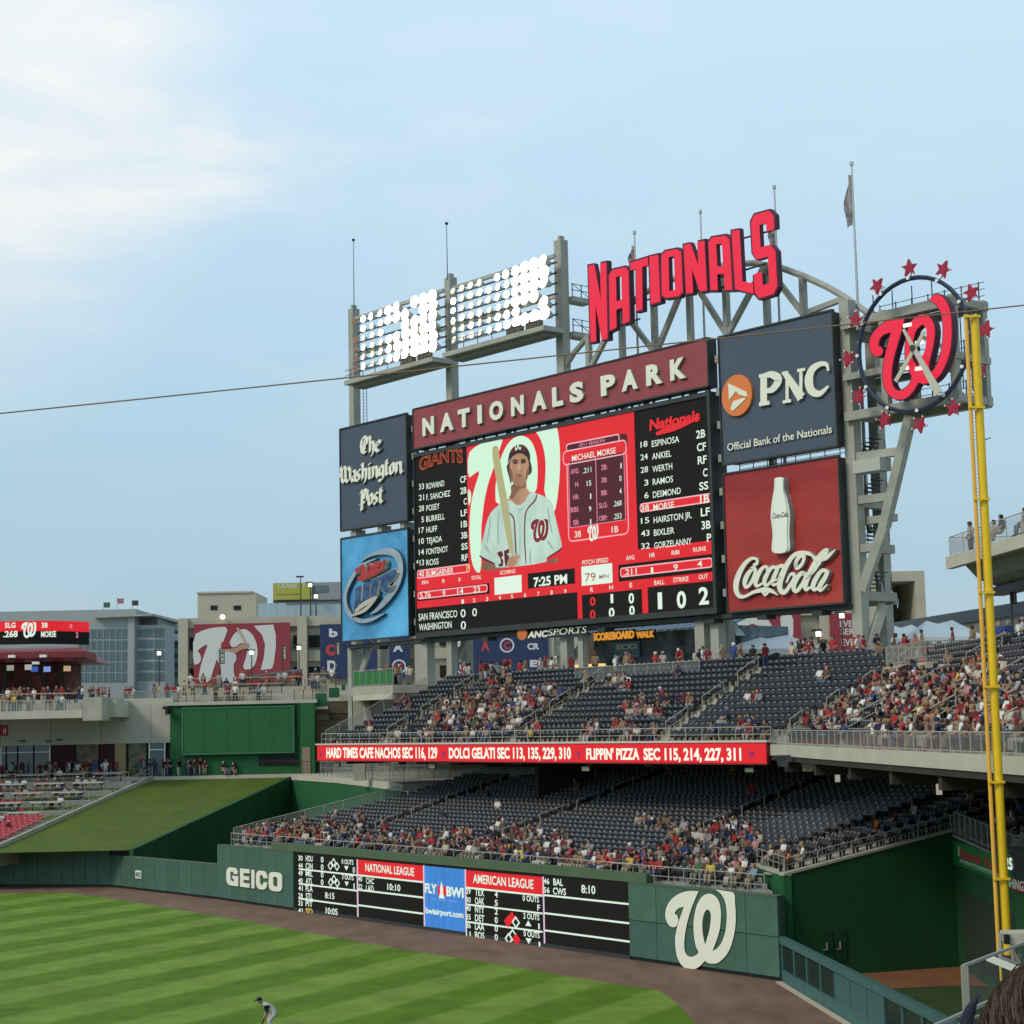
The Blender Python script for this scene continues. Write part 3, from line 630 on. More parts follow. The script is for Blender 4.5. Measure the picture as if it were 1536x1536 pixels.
pic('picture_hair', [(480,440),(462,470),(500,600),(505,655),(520,600),(690,560),(722,520),(718,460),(700,400),(660,330),(520,350)], HR, 4)
pic('picture_face', [(498,420),(495,520),(512,600),(545,650),(600,668),(650,645),(680,580),(692,500),(690,420),(660,345),(600,330),(530,350)], SK, 5)
pic('picture_jaw_shade', [(503,545),(520,615),(548,650),(600,668),(650,645),(684,560),(655,590),(640,545),(595,533),(552,545),(540,590)], E2('skin_stubble', (.64, .47, .36), (.70, .53, .41), .72, .9), 5.3)
for q in ([(530,418),(575,410),(575,432),(535,440)], [(610,408),(660,405),(655,430),(612,430)]): pic('picture_eye', q, BK, 6, 1)
FD = [('brow',[(525,405),(550,392),(580,398),(582,412),(550,408),(526,420)],HR,0),('brow',[(608,396),(640,388),(666,396),(666,410),(640,403),(608,412)],HR,0),('eye_shadow',[(528,425),(560,414),(584,424),(578,440),(545,446),(528,438)],E_('eye_socket', (.60, .43, .33), .7),1),('eye_shadow',[(606,420),(640,412),(662,420),(658,436),(625,442),(608,434)],E_('eye_socket', (.60, .43, .33), .7),1),
 ('cheek_shade',[(498,470),(520,500),(535,560),(525,610),(505,570),(496,510)],SKd,1),('cheek_shade',[(690,450),(688,520),(672,590),(655,610),(660,550),(672,490)],SKd,1),('nose_shade',[(600,430),(612,470),(622,500),(600,512),(612,490),(602,460)],SKd,1)]
for n_, q, m_, rd in FD: pic('picture_'+n_, q, m_, 5.5, rd)
JS = E_('jersey_fold', (.60, .74, .69), .75)
for q in ([(300,960),(285,1100),(265,1240),(275,1240),(300,1110),(312,980)],[(880,860),(905,1000),(930,1150),(920,1150),(890,1010),(868,880)],[(400,900),(385,1050),(395,1250),(378,1250),(370,1050),(388,900)],[(700,1250),(715,1400),(705,1450),(692,1400)],[(600,900),(606,1100),(604,1440),(598,1440),(598,1100)],[(880,1200),(940,1290),(925,1300),(870,1220)],[(250,1240),(300,1330),(285,1335),(240,1260)],[(560,880),(600,900),(660,860),(600,915)]): pic('picture_fold', q, JS, 2.6, 1)
for y in (915,1080,1260): pic('picture_button', [(592,y),(606,y),(606,y+14),(592,y+14)], JS, 3)
pic('picture_nose', [(582,440),(600,438),(618,490),(600,505),(572,495)], E_('skin_light', (.82, .66, .53), .75), 6); pic('picture_mouth', [(560,555),(595,545),(632,553),(600,575)], E_('lips', (.62, .33, .30), .7), 6)
pic('picture_cap', [(472,440),(480,400),(500,310),(550,255),(600,240),(660,260),(700,330),(705,400),(690,440),(680,380),(630,335),(570,335),(505,380)], BK, 7)
pic('picture_cap_crown', [(498,340),(520,280),(570,248),(620,243),(662,275),(672,325),(600,300)], MR, 8); 
mb = MB(BF); q0 = bpx(690+553/6.68, 630+302/6.68, -.07); q1 = bpx(690+612/6.68, 630+288/6.68, -.07); put_text(mb, 'DC', q0[0], q1[0], q0[1], .8, -.072, 0, .03).build('picture_cap_mark', M_gw, sb)
pic('picture_bat', [(320,290),(335,262),(365,255),(385,275),(405,420),(440,620),(480,820),(500,1000),(525,1200),(545,1370),(515,1370),(470,1200),(440,1020),(410,850),(370,640),(335,440)], BT, 9)
pic('picture_piping', [(475,915),(530,950),(552,1010),(560,1200),(568,1360),(556,1360),(546,1200),(540,1015),(520,960),(475,928)], MR, 4)
pic('picture_piping', [(778,742),(762,810),(700,870),(665,920),(655,1000),(652,1200),(668,1450),(656,1450),(640,1200),(643,1000),(652,920),(690,860),(750,800),(766,742)], MR, 4)
pic('picture_hand', [(480,1400),(505,1370),(560,1355),(600,1350),(608,1375),(580,1400),(575,1460),(460,1480)], SK, 10)
pic('picture_number', [(370,1330),(415,1310),(435,1350),(415,1380),(435,1410),(430,1465),(390,1470),(385,1440),(410,1440),(405,1390),(385,1360)], MR, 5, 0)
pic('picture_number', [(440,1310),(490,1290),(495,1330),(470,1340),(495,1370),(470,1450),(455,1475),(445,1390)], MR, 5, 0)
def wpic(par, ox, oy, scx, scy, d0, m, F=BF, tilt=0, nm='picture_crest', e=0):
    loops = []
    for l in (Wout, Whole):
        q = grow(l, e if l is Wout else e) if e else l
        loops.append([F.px(ox+(u-137)*scx+(v-500)*tilt, oy+(v-115)*scy, d0) for u, v in crv(q, 2)])
    return MB(F).prism(loops, d0, None).build(nm, m, par)
wpic(sb, 690+710/6.68, 630+990/6.68, .0325, .0385, -.056, MR, e=0)
wpic(sb, 690+722/6.68, 630+1005/6.68, .0285, .0345, -.060, M_gw, nm='picture_crest'); wpic(sb, 690+718/6.68, 630+998/6.68, .030, .0365, -.064, E_('crest_red', (.55, .08, .12), .75))
# ================================================================ header sign with raised letters
M_hdr = mat('brick_red_header', (.28, .055, .062), .6, var=.06, scale=.6)
A, B, Z0, Z1 = 0, 30.9*KB-.15, bpx(621, 673)[1], bpx(620.5, 615)[1]
hd = thing('header_sign', 'brick red header sign with raised cream letters NATIONALS PARK above the screen', 'sign', BF(0, 0, Z0))
MB(BF).box((A, 0, Z0), (B, .9, Z1)).build('sign_panel', M_hdr, hd)
MB(BF).box((A-.05, -.08, Z1+.002), (B+.05, .95, Z1+.12)).build('frame', M_boardframe, hd); MB(BF).box((A-.05, -.08, Z0-.12), (B+.05, .95, Z0-.002)).build('frame', M_boardframe, hd)
MB(BF).box((A-.1, -.08, Z0), (A-.002, .9, Z1)).build('frame', M_boardframe, hd); MB(BF).box((B+.002, -.08, Z0), (B+.1, .9, Z1)).build('frame', M_boardframe, hd)
M_ls = mat('letter_return_grey', (.30, .30, .28), .5)
lz0 = bpx(632, 652.6, -.35)[1]; lz1 = bpx(632, 627.5, -.35)[1]
for ch, x0, x1 in (('N', 632, 649.4), ('A', 658.3, 678.5), ('T', 685.3, 703.3), ('I', 714.8, 721.5), ('O', 732.7, 753.5), ('N', 765.5, 784.8), ('A', 796.8, 818.8), ('L', 827.5, 844), ('S', 854, 875), ('P', 901, 923), ('A', 932.5, 956.7), ('R', 969.7, 994), ('K', 1006, 1029.6)):
    s0_ = bpx(x0, 640, -.35)[0]; s1_ = bpx(x1, 640, -.35)[0]
    put_text(MB(BF), ch, s0_, s1_, lz0, lz1-lz0, -.24, .23, .055, 0, 1).build('letter', [M_cream, M_ls], hd)
# ================================================================ side signs
def signbox(name, label, x0, x1, yt, yb, m, xr=None, depth=1.4, s=None):
    A, Z1 = bpx(x0, yt); B = bpx(xr or x1, yt)[0]; Z0 = bpx(*yb)[1]
    if s: A, B = s
    t = thing(name, label, 'sign', BF(A, 0, Z0))
    MB(BF).box((A+.08, 0, Z0+.08), (B-.08, .2, Z1-.08)).build('sign_panel', m, t)
    MB(BF).box((A+.1, .201, Z0+.1), (B-.1, depth, Z1-.1)).build('sign_box', M_boardframe, t)
    for q in (((A, -.1, Z1-.078), (B, .2, Z1+.05)), ((A, -.1, Z0-.05), (B, .2, Z0+.078)), ((A-.02, -.1, Z0+.08), (A+.078, .2, Z1-.08)), ((B-.078, -.1, Z0+.08), (B+.02, .2, Z1-.08))): MB(BF).box(*q).build('frame', M_boardframe, t)
    return t, A, B, Z0, Z1
M_slate = mat('slate_blue_panel', (.062, .085, .12), .65, var=.06, scale=.6)
SP = (-9.785*KB, -.84*KB); SN = (31.75*KB, 40.95*KB)
tp, *pq = signbox('newspaper_sign', 'slate blue sign with raised white blackletter newspaper name, left of the screen', 510, 611, 644, (511.5, 797), M_slate, s=SP)
tb, *bq = signbox('beer_sign', 'bright blue light beer sign with a silver oval, below the newspaper sign', 511, 612, 808, (513, 963), mat('sky_blue_backlit_panel', (.03, .21, .50), .5, var=.45, scale=.12, col2=(.10, .40, .68)), s=SP)
tn, *nq = signbox('bank_sign', 'slate blue bank sign with orange disc and white letters PNC', 1077, 1248, 506, (1084.5, 698), M_slate, s=SN)
tcc, *cq = signbox('cola_sign', 'deep red cola sign with white bottle and flowing white script', 1086, 1259, 711, (1092, 919), mat('cola_red_panel', (.30, .010, .018), .5, var=.2, scale=.11, col2=(.42, .05, .03), stretch=(.4, .4, 1.4)), s=SN)
# bank sign
d = -.22
put = lambda s, x0, x1, yb, ch, **k: btext(s, x0, x1, yb, ch, M_cream, d=d, par=tn, name='letter', **k)
cx, cz = bpx(1105, 593, d); a1 = bpx(1082.5, 593, d)[0]
r = cx-a1
MB(BF).disc((cx, d, cz), r, 40, .21, 0, r*1.03).build('logo_disc', mat('bank_orange', (.72, .20, .045), .5), tn)
for q in ([(1091, 576), (1094, 573.5), (1118, 587), (1121, 593), (1107, 592), (1096, 598)], [(1122, 594), (1119, 600), (1098, 617), (1093.5, 614), (1098, 603), (1110, 600)], [(1090, 580), (1095, 600), (1103, 592), (1104, 585)]):
    pass
for q in ([(1092, 575), (1120, 588), (1120.5, 595), (1108, 592), (1104, 586.5), (1093.5, 600)], [(1119.5, 597), (1099, 616.5), (1095.5, 613), (1100, 601.5), (1113, 597.5)]):
    MB(BF).prism([[bpx(x, y, d-.05) for x, y in q]], d-.05, d-.002).build('logo_mark', M_cream, tn)
def serif(mbx, ch, x0, x1, yb, yt):
    q = lambda u, v: bpx(x0+(x1-x0)*u, yb+(yt-yb)*v-(x1-x0)*u*.18, d)
    W_ = .62
    def st(pts, w0=W_, k=5, dd=0): mbx.stroke([(*q(u, v), ww*w0) for u, v, ww in pts], d-dd, d+.21, 0, 1, smooth=k)
    if ch == 'P':
        st([(.22, 0, 1), (.22, 1, 1)]); st([(0, .03, .45), (.5, .03, .45)], dd=.004); st([(0, .97, .4), (.3, .97, .4)], dd=.004)
        st([(.22, .96, .5), (.6, .95, .8), (.93, .74, 1.05), (.65, .46, .8), (.3, .44, .4)], dd=.008)
    elif ch == 'N':
        st([(.2, 0, .45), (.2, .95, .45)]); st([(.1, .98, .7), (.85, .05, 1.2)], dd=.006); st([(.83, .02, .45), (.83, 1, .45)], dd=.01); st([(0, .02, .35), (.38, .02, .35)], dd=.003); st([(.66, .98, .35), (1.02, .98, .35)], dd=.003); st([(-.03, .98, .35), (.25, .98, .35)], dd=.003)
    else:
        st([(.98, .72, .3), (.9, .95, .45), (.6, 1.0, .6), (.25, .85, .95), (.12, .5, 1.2), (.25, .14, .95), (.6, 0, .65), (.98, .2, .3)])
for ch, x0, x1, yb, yt in (('P', 1138.5, 1170, 608, 563), ('N', 1174, 1207, 604, 559), ('C', 1209, 1243, 594, 550)):
    mb = MB(BF); serif(mb, ch, x0, x1, yb, yt); mb.build('letter', [M_cream, M_ls], tn)
btext('Official Bank of the Nationals', 1091, 1249, 676.5, 11, M_cream, d=-.14, par=tn, ext=.13, bold=.01, side=M_ls)
# cola sign
bot = [(1161.5, 716.5), (1175, 715.5), (1176.5, 722), (1176, 735), (1182, 752), (1185.5, 775), (1184, 790), (1184, 806), (1185.5, 820), (1183, 828), (1170, 831), (1158, 829), (1157, 820), (1159, 806), (1158, 790), (1155.5, 775), (1157.5, 752), (1161, 735), (1161.5, 722)]
c0 = [bpx(x, y, -.5) for x, y in bot]
MB(BF).prism([sm(c0)], -.5, .0, 0, 1).build('bottle', [mat('milky_bottle_white', (.72, .78, .68), .3), M_ls], tcc)
ins = [bpx(x, y, -.62) for x, y in [(1170+(x-1170)*.72, y*.985+12) for x, y in bot]]
MB(BF).prism([sm(ins)], -.62, -.502).build('bottle_highlight', mat('bottle_white_inner', (.80, .85, .74), .25), tcc)
btext('Coca-Cola', 1158, 1181, 778, 8, mat('dark_brown_print', (.12, .02, .02), .5), d=-.64, par=tcc, bold=.01, shear=.3)
def script(strokes, ox, oy, sc, d0, th, mats, par, wd=1, name='letter', nib=None):
    for i, st in enumerate(strokes):
        mb = MB(BF); q = [(*bpx(ox+u/sc, oy+v/sc, d0), w_*wd) for u, v, w_ in st]
        mb.stroke(q, d0-.006*i, d0+th, 0, 1, smooth=4); mb.build(name, mats, par)
CC = [
 [(400,385,.28),(440,370,.36),(450,330,.34),(420,303,.26),(370,310,.34),(300,370,.48),(240,470,.62),(200,580,.72),(195,690,.62),(235,760,.42),(300,765,.3),(400,715,.32),(490,690,.42),(540,685,.5),(600,690,.42),(650,715,.28),(700,750,.06)],
 [(515,700,.3),(535,735,.3),(545,760,.1)], [(590,700,.3),(565,735,.25),(545,760,.1)],
 [(400,430,.3),(350,480,.5),(305,570,.6),(305,640,.4),(345,640,.35),(400,560,.45),(430,470,.45),(410,415,.3),(370,430,.25)],
 [(430,500,.14),(480,470,.15),(530,410,.25)],
 [(565,460,.25),(580,420,.3),(545,405,.3),(495,450,.45),(440,560,.58),(440,630,.4),(490,625,.25),(560,560,.16)],
 [(690,420,.3),(640,410,.35),(590,470,.45),(545,560,.55),(550,625,.38),(600,610,.3),(660,520,.3),(700,400,.3)],
 [(715,395,.42),(680,480,.5),(640,580,.5),(660,625,.3),(720,590,.16)],
 [(690,440,.12),(730,400,.36),(780,395,.36)],
 [(925,420,.3),(930,340,.42),(985,270,.4),(1025,290,.4),(1000,370,.36),(950,420,.34),(920,410,.3),(915,350,.3)],
 [(1150,290,.16),(1080,245,.36),(980,238,.4),(900,270,.45),(830,360,.55),(770,480,.68),(730,600,.72),(740,690,.55),(790,715,.42),(850,640,.42),(900,560,.42),(905,500,.34),(860,500,.3),(810,600,.2)],
 [(1030,480,.3),(985,490,.42),(920,580,.55),(900,670,.5),(935,700,.38),(990,640,.42),(1040,550,.45),(1040,490,.35),(1000,500,.25)],
 [(1040,560,.12),(1090,520,.2),(1160,440,.3),(1250,300,.34),(1310,215,.36),(1270,212,.34),(1180,320,.48),(1100,470,.55),(1045,610,.58),(1050,680,.4),(1110,650,.2)],
 [(1130,290,.3),(1200,310,.4),(1290,300,.42),(1360,240,.28),(1410,195,.05)],
 [(1310,460,.3),(1250,450,.38),(1190,520,.5),(1140,620,.55),(1145,680,.38),(1200,660,.3),(1260,570,.32),(1310,450,.3)],
 [(1320,450,.42),(1280,540,.5),(1215,650,.5),(1235,690,.3),(1310,620,.14)],
 [(620,600,.14),(700,560,.14),(730,520,.1)]]
script(CC, 1080, 800, 8.084, -.30, .29, [M_cream, M_ls], tcc, wd=.74)
MB(BF).disc((*[bpx(1242, 884, -.1)[0]], -.1, bpx(1242, 884, -.1)[1]), .11, 10, .09).build('registered_mark', M_ls, tcc)
# newspaper sign: broad-nib blackletter, one mesh per letter
def nib(strokes, x0, y0, w_, h_, par, slope=.16, d0=-.24, wd=.44):
    """strokes in a unit box (u right, v down from the x-height), placed at pixels"""
    mb = MB(BF)
    for i, st in enumerate(strokes):
        q = [(*bpx(x0+u*w_, y0+v*h_-u*w_*slope, d0), wd) for u, v in st]
        mb.stroke(q, d0-.005*i, d0+.23, 0, 1, smooth=0, nib=(.88, .46))
    mb.build('letter', [M_cream, M_ls], par)
BL = {
 'n': [[(.1, 0), (.22, .12), (.22, .85), (.1, 1)], [(.22, .14), (.55, 0), (.8, .15), (.8, .85), (.95, 1)]],
 'i': [[(.35, 0), (.55, .12), (.55, .85), (.75, 1)], [(.45, -.35), (.6, -.28)]],
 'h': [[(.1, -.5), (.25, -.35), (.25, .85), (.1, 1)], [(.25, .14), (.6, 0), (.82, .2), (.8, .9), (.5, 1.3)]],
 'o': [[(.5, 0), (.18, .18), (.18, .82), (.5, 1)], [(.5, 0), (.82, .18), (.82, .82), (.5, 1)]],
 's': [[(.85, .1), (.55, 0), (.2, .2), (.3, .4), (.72, .58), (.8, .8), (.5, 1), (.15, .88)]],
 't': [[(.5, -.38), (.42, .0), (.4, .85), (.7, 1), (.9, .88)], [(.15, .05), (.85, 0)]],
 'a': [[(.2, .12), (.5, 0), (.8, .15), (.8, .85), (.98, 1)], [(.8, .45), (.35, .5), (.18, .75), (.4, 1), (.8, .85)]],
 'g': [[(.5, 0), (.18, .18), (.18, .7), (.5, .85), (.8, .7)], [(.45, 0), (.8, .12), (.82, 1.1), (.5, 1.4), (.1, 1.25)]],
 'e': [[(.18, .5), (.75, .35), (.8, .15), (.5, 0), (.18, .2), (.18, .8), (.5, 1), (.9, .85)]],
 'W': [[(.05, -.35), (.02, -.1), (.12, .0), (.12, .8), (.3, 1.05), (.45, .85), (.45, -.1), (.3, -.3)], [(.45, .85), (.68, 1.05), (.88, .8), (.88, .1), (.7, -.2), (.6, -.1)], [(-.08, .35), (.1, .25)], [(.02, .1), (-.04, .55)]],
 'T': [[(.1, -.3), (.35, -.45), (.7, -.25), (1.0, -.45)], [(.15, -.25), (.05, .3), (.15, .85), (.5, 1.05), (.85, .85)], [(.55, -.25), (.4, .2), (.45, .8)], [(.78, -.3), (.72, .3)]],
 'P': [[(.2, -.3), (.3, -.1), (.28, .8), (.22, 1.5), (.5, 1.35)], [(.1, -.15), (.6, -.35), (.95, -.1), (.92, .6), (.55, .9), (.3, .75)], [(.62, -.2), (.55, .5)], [(.0, .95), (.2, .9)], [(.0, .0), (.2, -.1)]]}
# coordinates come from the 9.6x enlargement of the sign
def bw(s, cells):
    for ch, (x, y, w_, h_) in zip(s, cells): nib(BL[ch], 500+(x-w_*.06)/9.6, 630+(y-h_*.10)/9.6, w_*1.12/9.6, h_*1.22/9.6, tp)
bw('The', [(400, 330, 110, 130), (510, 330, 80, 130), (600, 315, 85, 130)])
bw('Washington', [(112, 745, 140, 140), (255, 745, 68, 130), (330, 735, 60, 130), (405, 720, 78, 130), (487, 705, 55, 130), (555, 690, 85, 130), (650, 675, 80, 130), (737, 650, 58, 130), (805, 640, 75, 130), (890, 630, 95, 130)])
bw('Post', [(385, 1080, 105, 130), (498, 1080, 72, 130), (575, 1065, 65, 130), (645, 1050, 75, 130)])
# beer sign
def bl(x, y, d=-.3): return bpx(500+x/8.085, 790+y/8.085, d)
M_silver = mat('brushed_silver', (.42, .47, .50), .3, metal=.6, var=.2, scale=1.2)
M_silverd = mat('dark_silver_return', (.10, .13, .16), .4, metal=.5)
ring = [(335,430,.05),(450,350,.3),(590,305,.6),(720,310,.85),(800,390,.95),(820,520,.95),(790,660,.95),(720,790,.95),(620,920,.75),(530,1010,.45),(450,1060,.1)]
ring2 = [(530,390,.05),(400,440,.3),(290,540,.5),(200,680,.6),(150,830,.6),(160,970,.65),(220,1080,.6),(330,1140,.5),(460,1130,.4),(560,1085,.25),(625,1055,.05)]
for i, q in enumerate((ring, ring2)):
    MB(BF).stroke([(*bl(u, v), w_*.8) for u, v, w_ in q], -.35-.01*i, -.02, 0, 1, smooth=5).build('oval_ring', [M_silver, M_silverd], tb)
M_bl = mat('beer_letter_blue', (.018, .035, .11), .35, metal=.2, var=.6, scale=1.1, col2=(.05, .13, .28))
M_gold = mat('dull_gold_trim', (.55, .50, .38), .4, metal=.2)
def bpolyM(pts, m, d0, th, side, nm): 
    MB(BF).prism([[bl(u, v, d0) for u, v in pts]], d0, d0+.05, 0, 1).build(nm, [m, side], tb)
    MB(BF).prism([[bl(u, v, d0) for u, v in grow(pts, 9)]], d0+.055, d0+th-.1, 0, 0).build(nm+'_edge', side, tb)
bpolyM([(265,740),(345,705),(330,900),(440,860),(420,940),(310,1030),(240,1085)], M_bl, -.45, .4, M_gold, 'letter')
bpolyM([(360,700),(455,665),(430,900),(345,935)], M_bl, -.47, .4, M_gold, 'letter')
bpolyM([(455,650),(630,570),(620,600),(555,640),(520,860),(440,890),(465,680),(450,690)], M_bl, -.49, .4, M_gold, 'letter')
bpolyM([(570,620),(640,560),(755,505),(775,560),(735,640),(660,690),(665,740),(735,715),(720,760),(650,800),(585,780),(558,700)], M_bl, -.51, .4, M_gold, 'letter')
M_br = mat('beer_script_red', (.42, .03, .03), .45)
for i, q in enumerate(([(300,550,.5),(360,500,.35),(395,500,.6),(380,640,.5)],[(395,500,.4),(430,600,.35),(475,470,.5),(455,590,.4)],[(500,470,.4),(490,560,.45)],[(540,430,.4),(525,550,.45)],[(575,425,.4),(560,540,.45)],[(570,520,.3),(620,460,.4),(600,440,.3),(590,520,.4),(640,500,.3)],[(640,430,.5),(660,420,.3),(620,500,.4)],[(350,660,.1),(450,600,.45),(560,550,.4),(655,490,.1)],[(345,600,.5),(350,660,.3)])):
    MB(BF).stroke([(*bl(u, v), w_) for u, v, w_ in q], -.6-.006*i, -.1, 0, 1, smooth=4).build('script_letter', [M_br, M_gold], tb)
for i, q in enumerate(([(235,1090,.1),(400,1020,.35),(500,930,.3),(570,850,.1)],[(300,1030,.3),(380,960,.45),(480,900,.4),(560,850,.2)])):
    MB(BF).stroke([(*bl(u, v), w_) for u, v, w_ in q], -.62-.01*i, -.1, 0, 1, smooth=4).build('gold_scroll', [M_gold, M_silverd], tb)
# ================================================================ steelwork round the board
def P_(x, y, d): s, z = bpx(x, y, d); return (s, d, z)
def PZ(x, y, d, z): s, _ = bpx(x, y, d); return (s, d, z)
def beam(name, p, q, w_, par, m=None):
    return MB(BF).bar(p, q, w_).build(name, m or M_steel, par)
ZP = 16.9                              # upper plaza level
ZS0, ZS1 = SCR[2], SCR[3]
st = thing('scoreboard_steelwork', 'grey steel posts, beams and braces carrying the whole scoreboard', 'steel frame', BF(20, 3, ZP))
# legs under the board
for x, y, w_ in ((528, 968, .6), (640, 962, .85), (677, 958, .7), (849, 950, .8), (874, 945, .55), (1052.5, 930, .95), (1075, 925, .8)):
    s = bpx(x, y, 1.0)[0]; MB(BF).box((s-w_/2, .7, ZP-4), (s+w_/2, .7+w_, ZS0)).build('post', M_steel, st)
for x, y in ((575, 960), (700, 955), (880, 945), (1090, 925)):
    s = bpx(x, y, 5)[0]; MB(BF).box((s-.4, 4.6, ZP-.1), (s+.4, 5.4, ZS0+4)).build('post', M_steel, st)
for x0, y0, x1, y1 in ((558, 962, 541, 1012), (700, 958, 672, 1018), (885, 948, 850, 1000), (1085, 925, 1062, 1000)):
    beam('brace', P_(x0, y0, 2.2), P_(x1, y1, 1.6), .4, st)
# long girders at the bottom and behind the panels
for z, d in ((ZS0-.05, 1.2), (ZS0+.35, 4.6)): MB(BF).box((SP[0], d, z-.35), (SN[1]+.5, d+.5, z+.03)).build('girder', M_steeld if d < 2 else M_steel, st)
MB(BF).box((SP[0]+.2, .4, ZS0-.36), (SN[1], 1.15, ZS0-.06)).build('service_walkway', M_boardframe, st)
for x in (568, 730, 905, 1068, 1147, 1230):
    s = bpx(x, 930, .5)[0]; MB(BF).box((s-.45, .2, ZS0-.66), (s+.45, 1.2, ZS0-.37)).build('bracket', M_boardframe, st)
# dark ties in the gaps between header and screen
zg0, zg1 = ZS1+.0, bpx(621, 673)[1]
for i in range(26):
    s = .8+i*1.36+(.35 if i % 3 else 0); MB(BF).box((s, .5, zg0), (s+(.12 if i % 4 else .5), .7, zg1-.12)).build('tie', M_steeld, st)
# columns in the vertical gaps, with pale beam ends
for s0_, s1_ in ((-.80*KB, -.08), (30.9*KB+.12, 31.75*KB-.05)):
    MB(BF).box((s0_, 1.6, ZS0-.2), (s1_, 2.2, 27.4)).build('column', M_steeld, st)
    for i in range(8):
        z = ZS0+1.2+i*2.45; MB(BF).box((s0_+.12, .35, z), (s1_-.05, 1.59, z+.55)).build('beam_end', M_steel, st)
for s in (SP[0]+1.5, SP[0]+5.5, SP[1]-1.5):
    zc = bpx(560, 792)[1]; MB(BF).box((s, .2, zc-.5), (s+.6, 1.3, zc+.15)).build('bracket', M_steel, st)
# right-hand tower below and beside the clock
FR = lambda x, y: P_(x, y, 1.2); BK_ = lambda x, y: P_(x, y, 5.2)
sF = bpx(1275, 560, 1.2)[0]; sB = bpx(1314, 620, 5.2)[0]
MB(BF).box((sF-.42, .8, ZP-2.0), (sF+.42, 1.6, bpx(1270, 452, 1.2)[1])).build('post', M_steel, st)
MB(BF).box((sB-.4, 4.8, ZP-.5), (sB+.4, 5.6, bpx(1305, 470, 5.2)[1])).build('post', M_steel, st)
for y in (500, 572, 622, 692, 755, 822, 895):
    z = bpx(1276, y, 1.2)[1]
    MB(BF).box((sF-.35, 1.61, z-.3), (sF+.35, 4.79, z+.3)).build('cross_beam', M_steel, st)
    MB(BF).box((SN[1]-.5, 1.9, z-.3), (sF-.43, 2.3, z+.3)).build('cross_beam', M_steel, st)
    if y > 640:
        mbx = MB(BF)
        for h_ in (.35, .7, 1.05): mbx.tube((SN[1]+.1, 2.6, z+.3+h_), (sF-.4, 2.6, z+.3+h_), .035, 4)
        for k_ in range(3): mbx.tube((SN[1]+.1+k_*.9, 2.6, z+.3), (SN[1]+.1+k_*.9, 2.6, z+1.35), .035, 4)
        mbx.build('walkway_rail', M_steeld, st, kind='stuff')
        mbx = MB(BF)
        for k_ in range(6): mbx.box((sF-1.0+k_*.24, 2.6, z+.35+k_*.25), (sF-.6+k_*.24, 3.6, z+.42+k_*.25))
        mbx.build('stair_flight', M_steeld, st, kind='stuff')
# long raker holding the clock
q = [P_(1366, 624, 1.2), P_(1327, 790, 1.0), P_(1294, 886, .55)]
beam('raker', q[0], q[1], .62, st); beam('raker', q[1], q[2], .62, st)
for y, x1 in ((683, 1352), (748, 1336), (822, 1318)): beam('strut', P_(1283, y+3, 1.2), P_(x1, y-6 if y < 700 else y-3, 1.2), .55, st)
beam('brace', P_(1290, 735, 3), P_(1306, 800, 3), .3, st); beam('brace', P_(1304, 815, 4), P_(1326, 905, 4), .3, st)
beam('brace', P_(1325, 907, 2.5), P_(1303, 975, 1.4), .55, st); beam('brace', P_(1318, 650, 4), P_(1300, 690, 4), .3, st)
MB(BF).box((bpx(1290, 700, .9)[0], .1, bpx(1290, 712, .9)[1]), (bpx(1290, 700, .9)[0]+2.3, 1.3, bpx(1290, 693, .9)[1])).build('equipment_housing', mat('light_grey_housing', (.42, .42, .38), .6), st)
# ================================================================ arch
ar = thing('arched_truss', 'curved grey steel arch truss rising behind the top lettering', 'arch', BF(30, 2, 28))
AD = 2.0
top = [(838, 566), (862, 528), (884, 503), (932, 462), (981, 431), (1033, 409), (1089, 397), (1130, 394.5), (1171, 401.5), (1205, 414), (1240, 430), (1268, 446), (1300, 468), (1330, 492)]
pts = [P_(x, y, AD) for x, y in top]
for p, q in zip(pts, pts[1:]): MB(BF).tube(p, q, .24, 8).build('top_chord', M_steel, ar)
zbc = bpx(1063.5, 512, AD)[1]
bc = lambda x, y: P_(x, y, AD)
bots = [(884, 552), (983, 528), (1091, 500), (1206, 470)]
tops = {834: (836, 572), 932: (932, 463), 1033: (1033, 410), 1148: (1148, 397), 1268: (1268, 447)}
tk = [834, 932, 1033, 1148, 1268]
for i, (x, y) in enumerate(bots):
    beam('web_diagonal', bc(x-2, y), bc(*tops[tk[i]]), .36, ar); beam('web_diagonal', bc(x+2, y), bc(*tops[tk[i+1]]), .36, ar)
    ty = np.interp(x, [t_[0] for t_ in top], [t_[1] for t_ in top]); s, _, z = bc(x, y)
    beam('web_post', (s, AD, z-1), (s, AD, bpx(x, ty, AD)[1]), .42, ar)
for x, (tx, ty) in tops.items():
    if x != 834: s, _, z = bc(tx, ty); beam('web_post', (s, AD, 26.5), (s, AD, z), .42, ar)
beam('bottom_chord', (bpx(840, 560, AD)[0], AD, 26.6), (bpx(1330, 490, AD)[0], AD, 26.6), .5, ar)
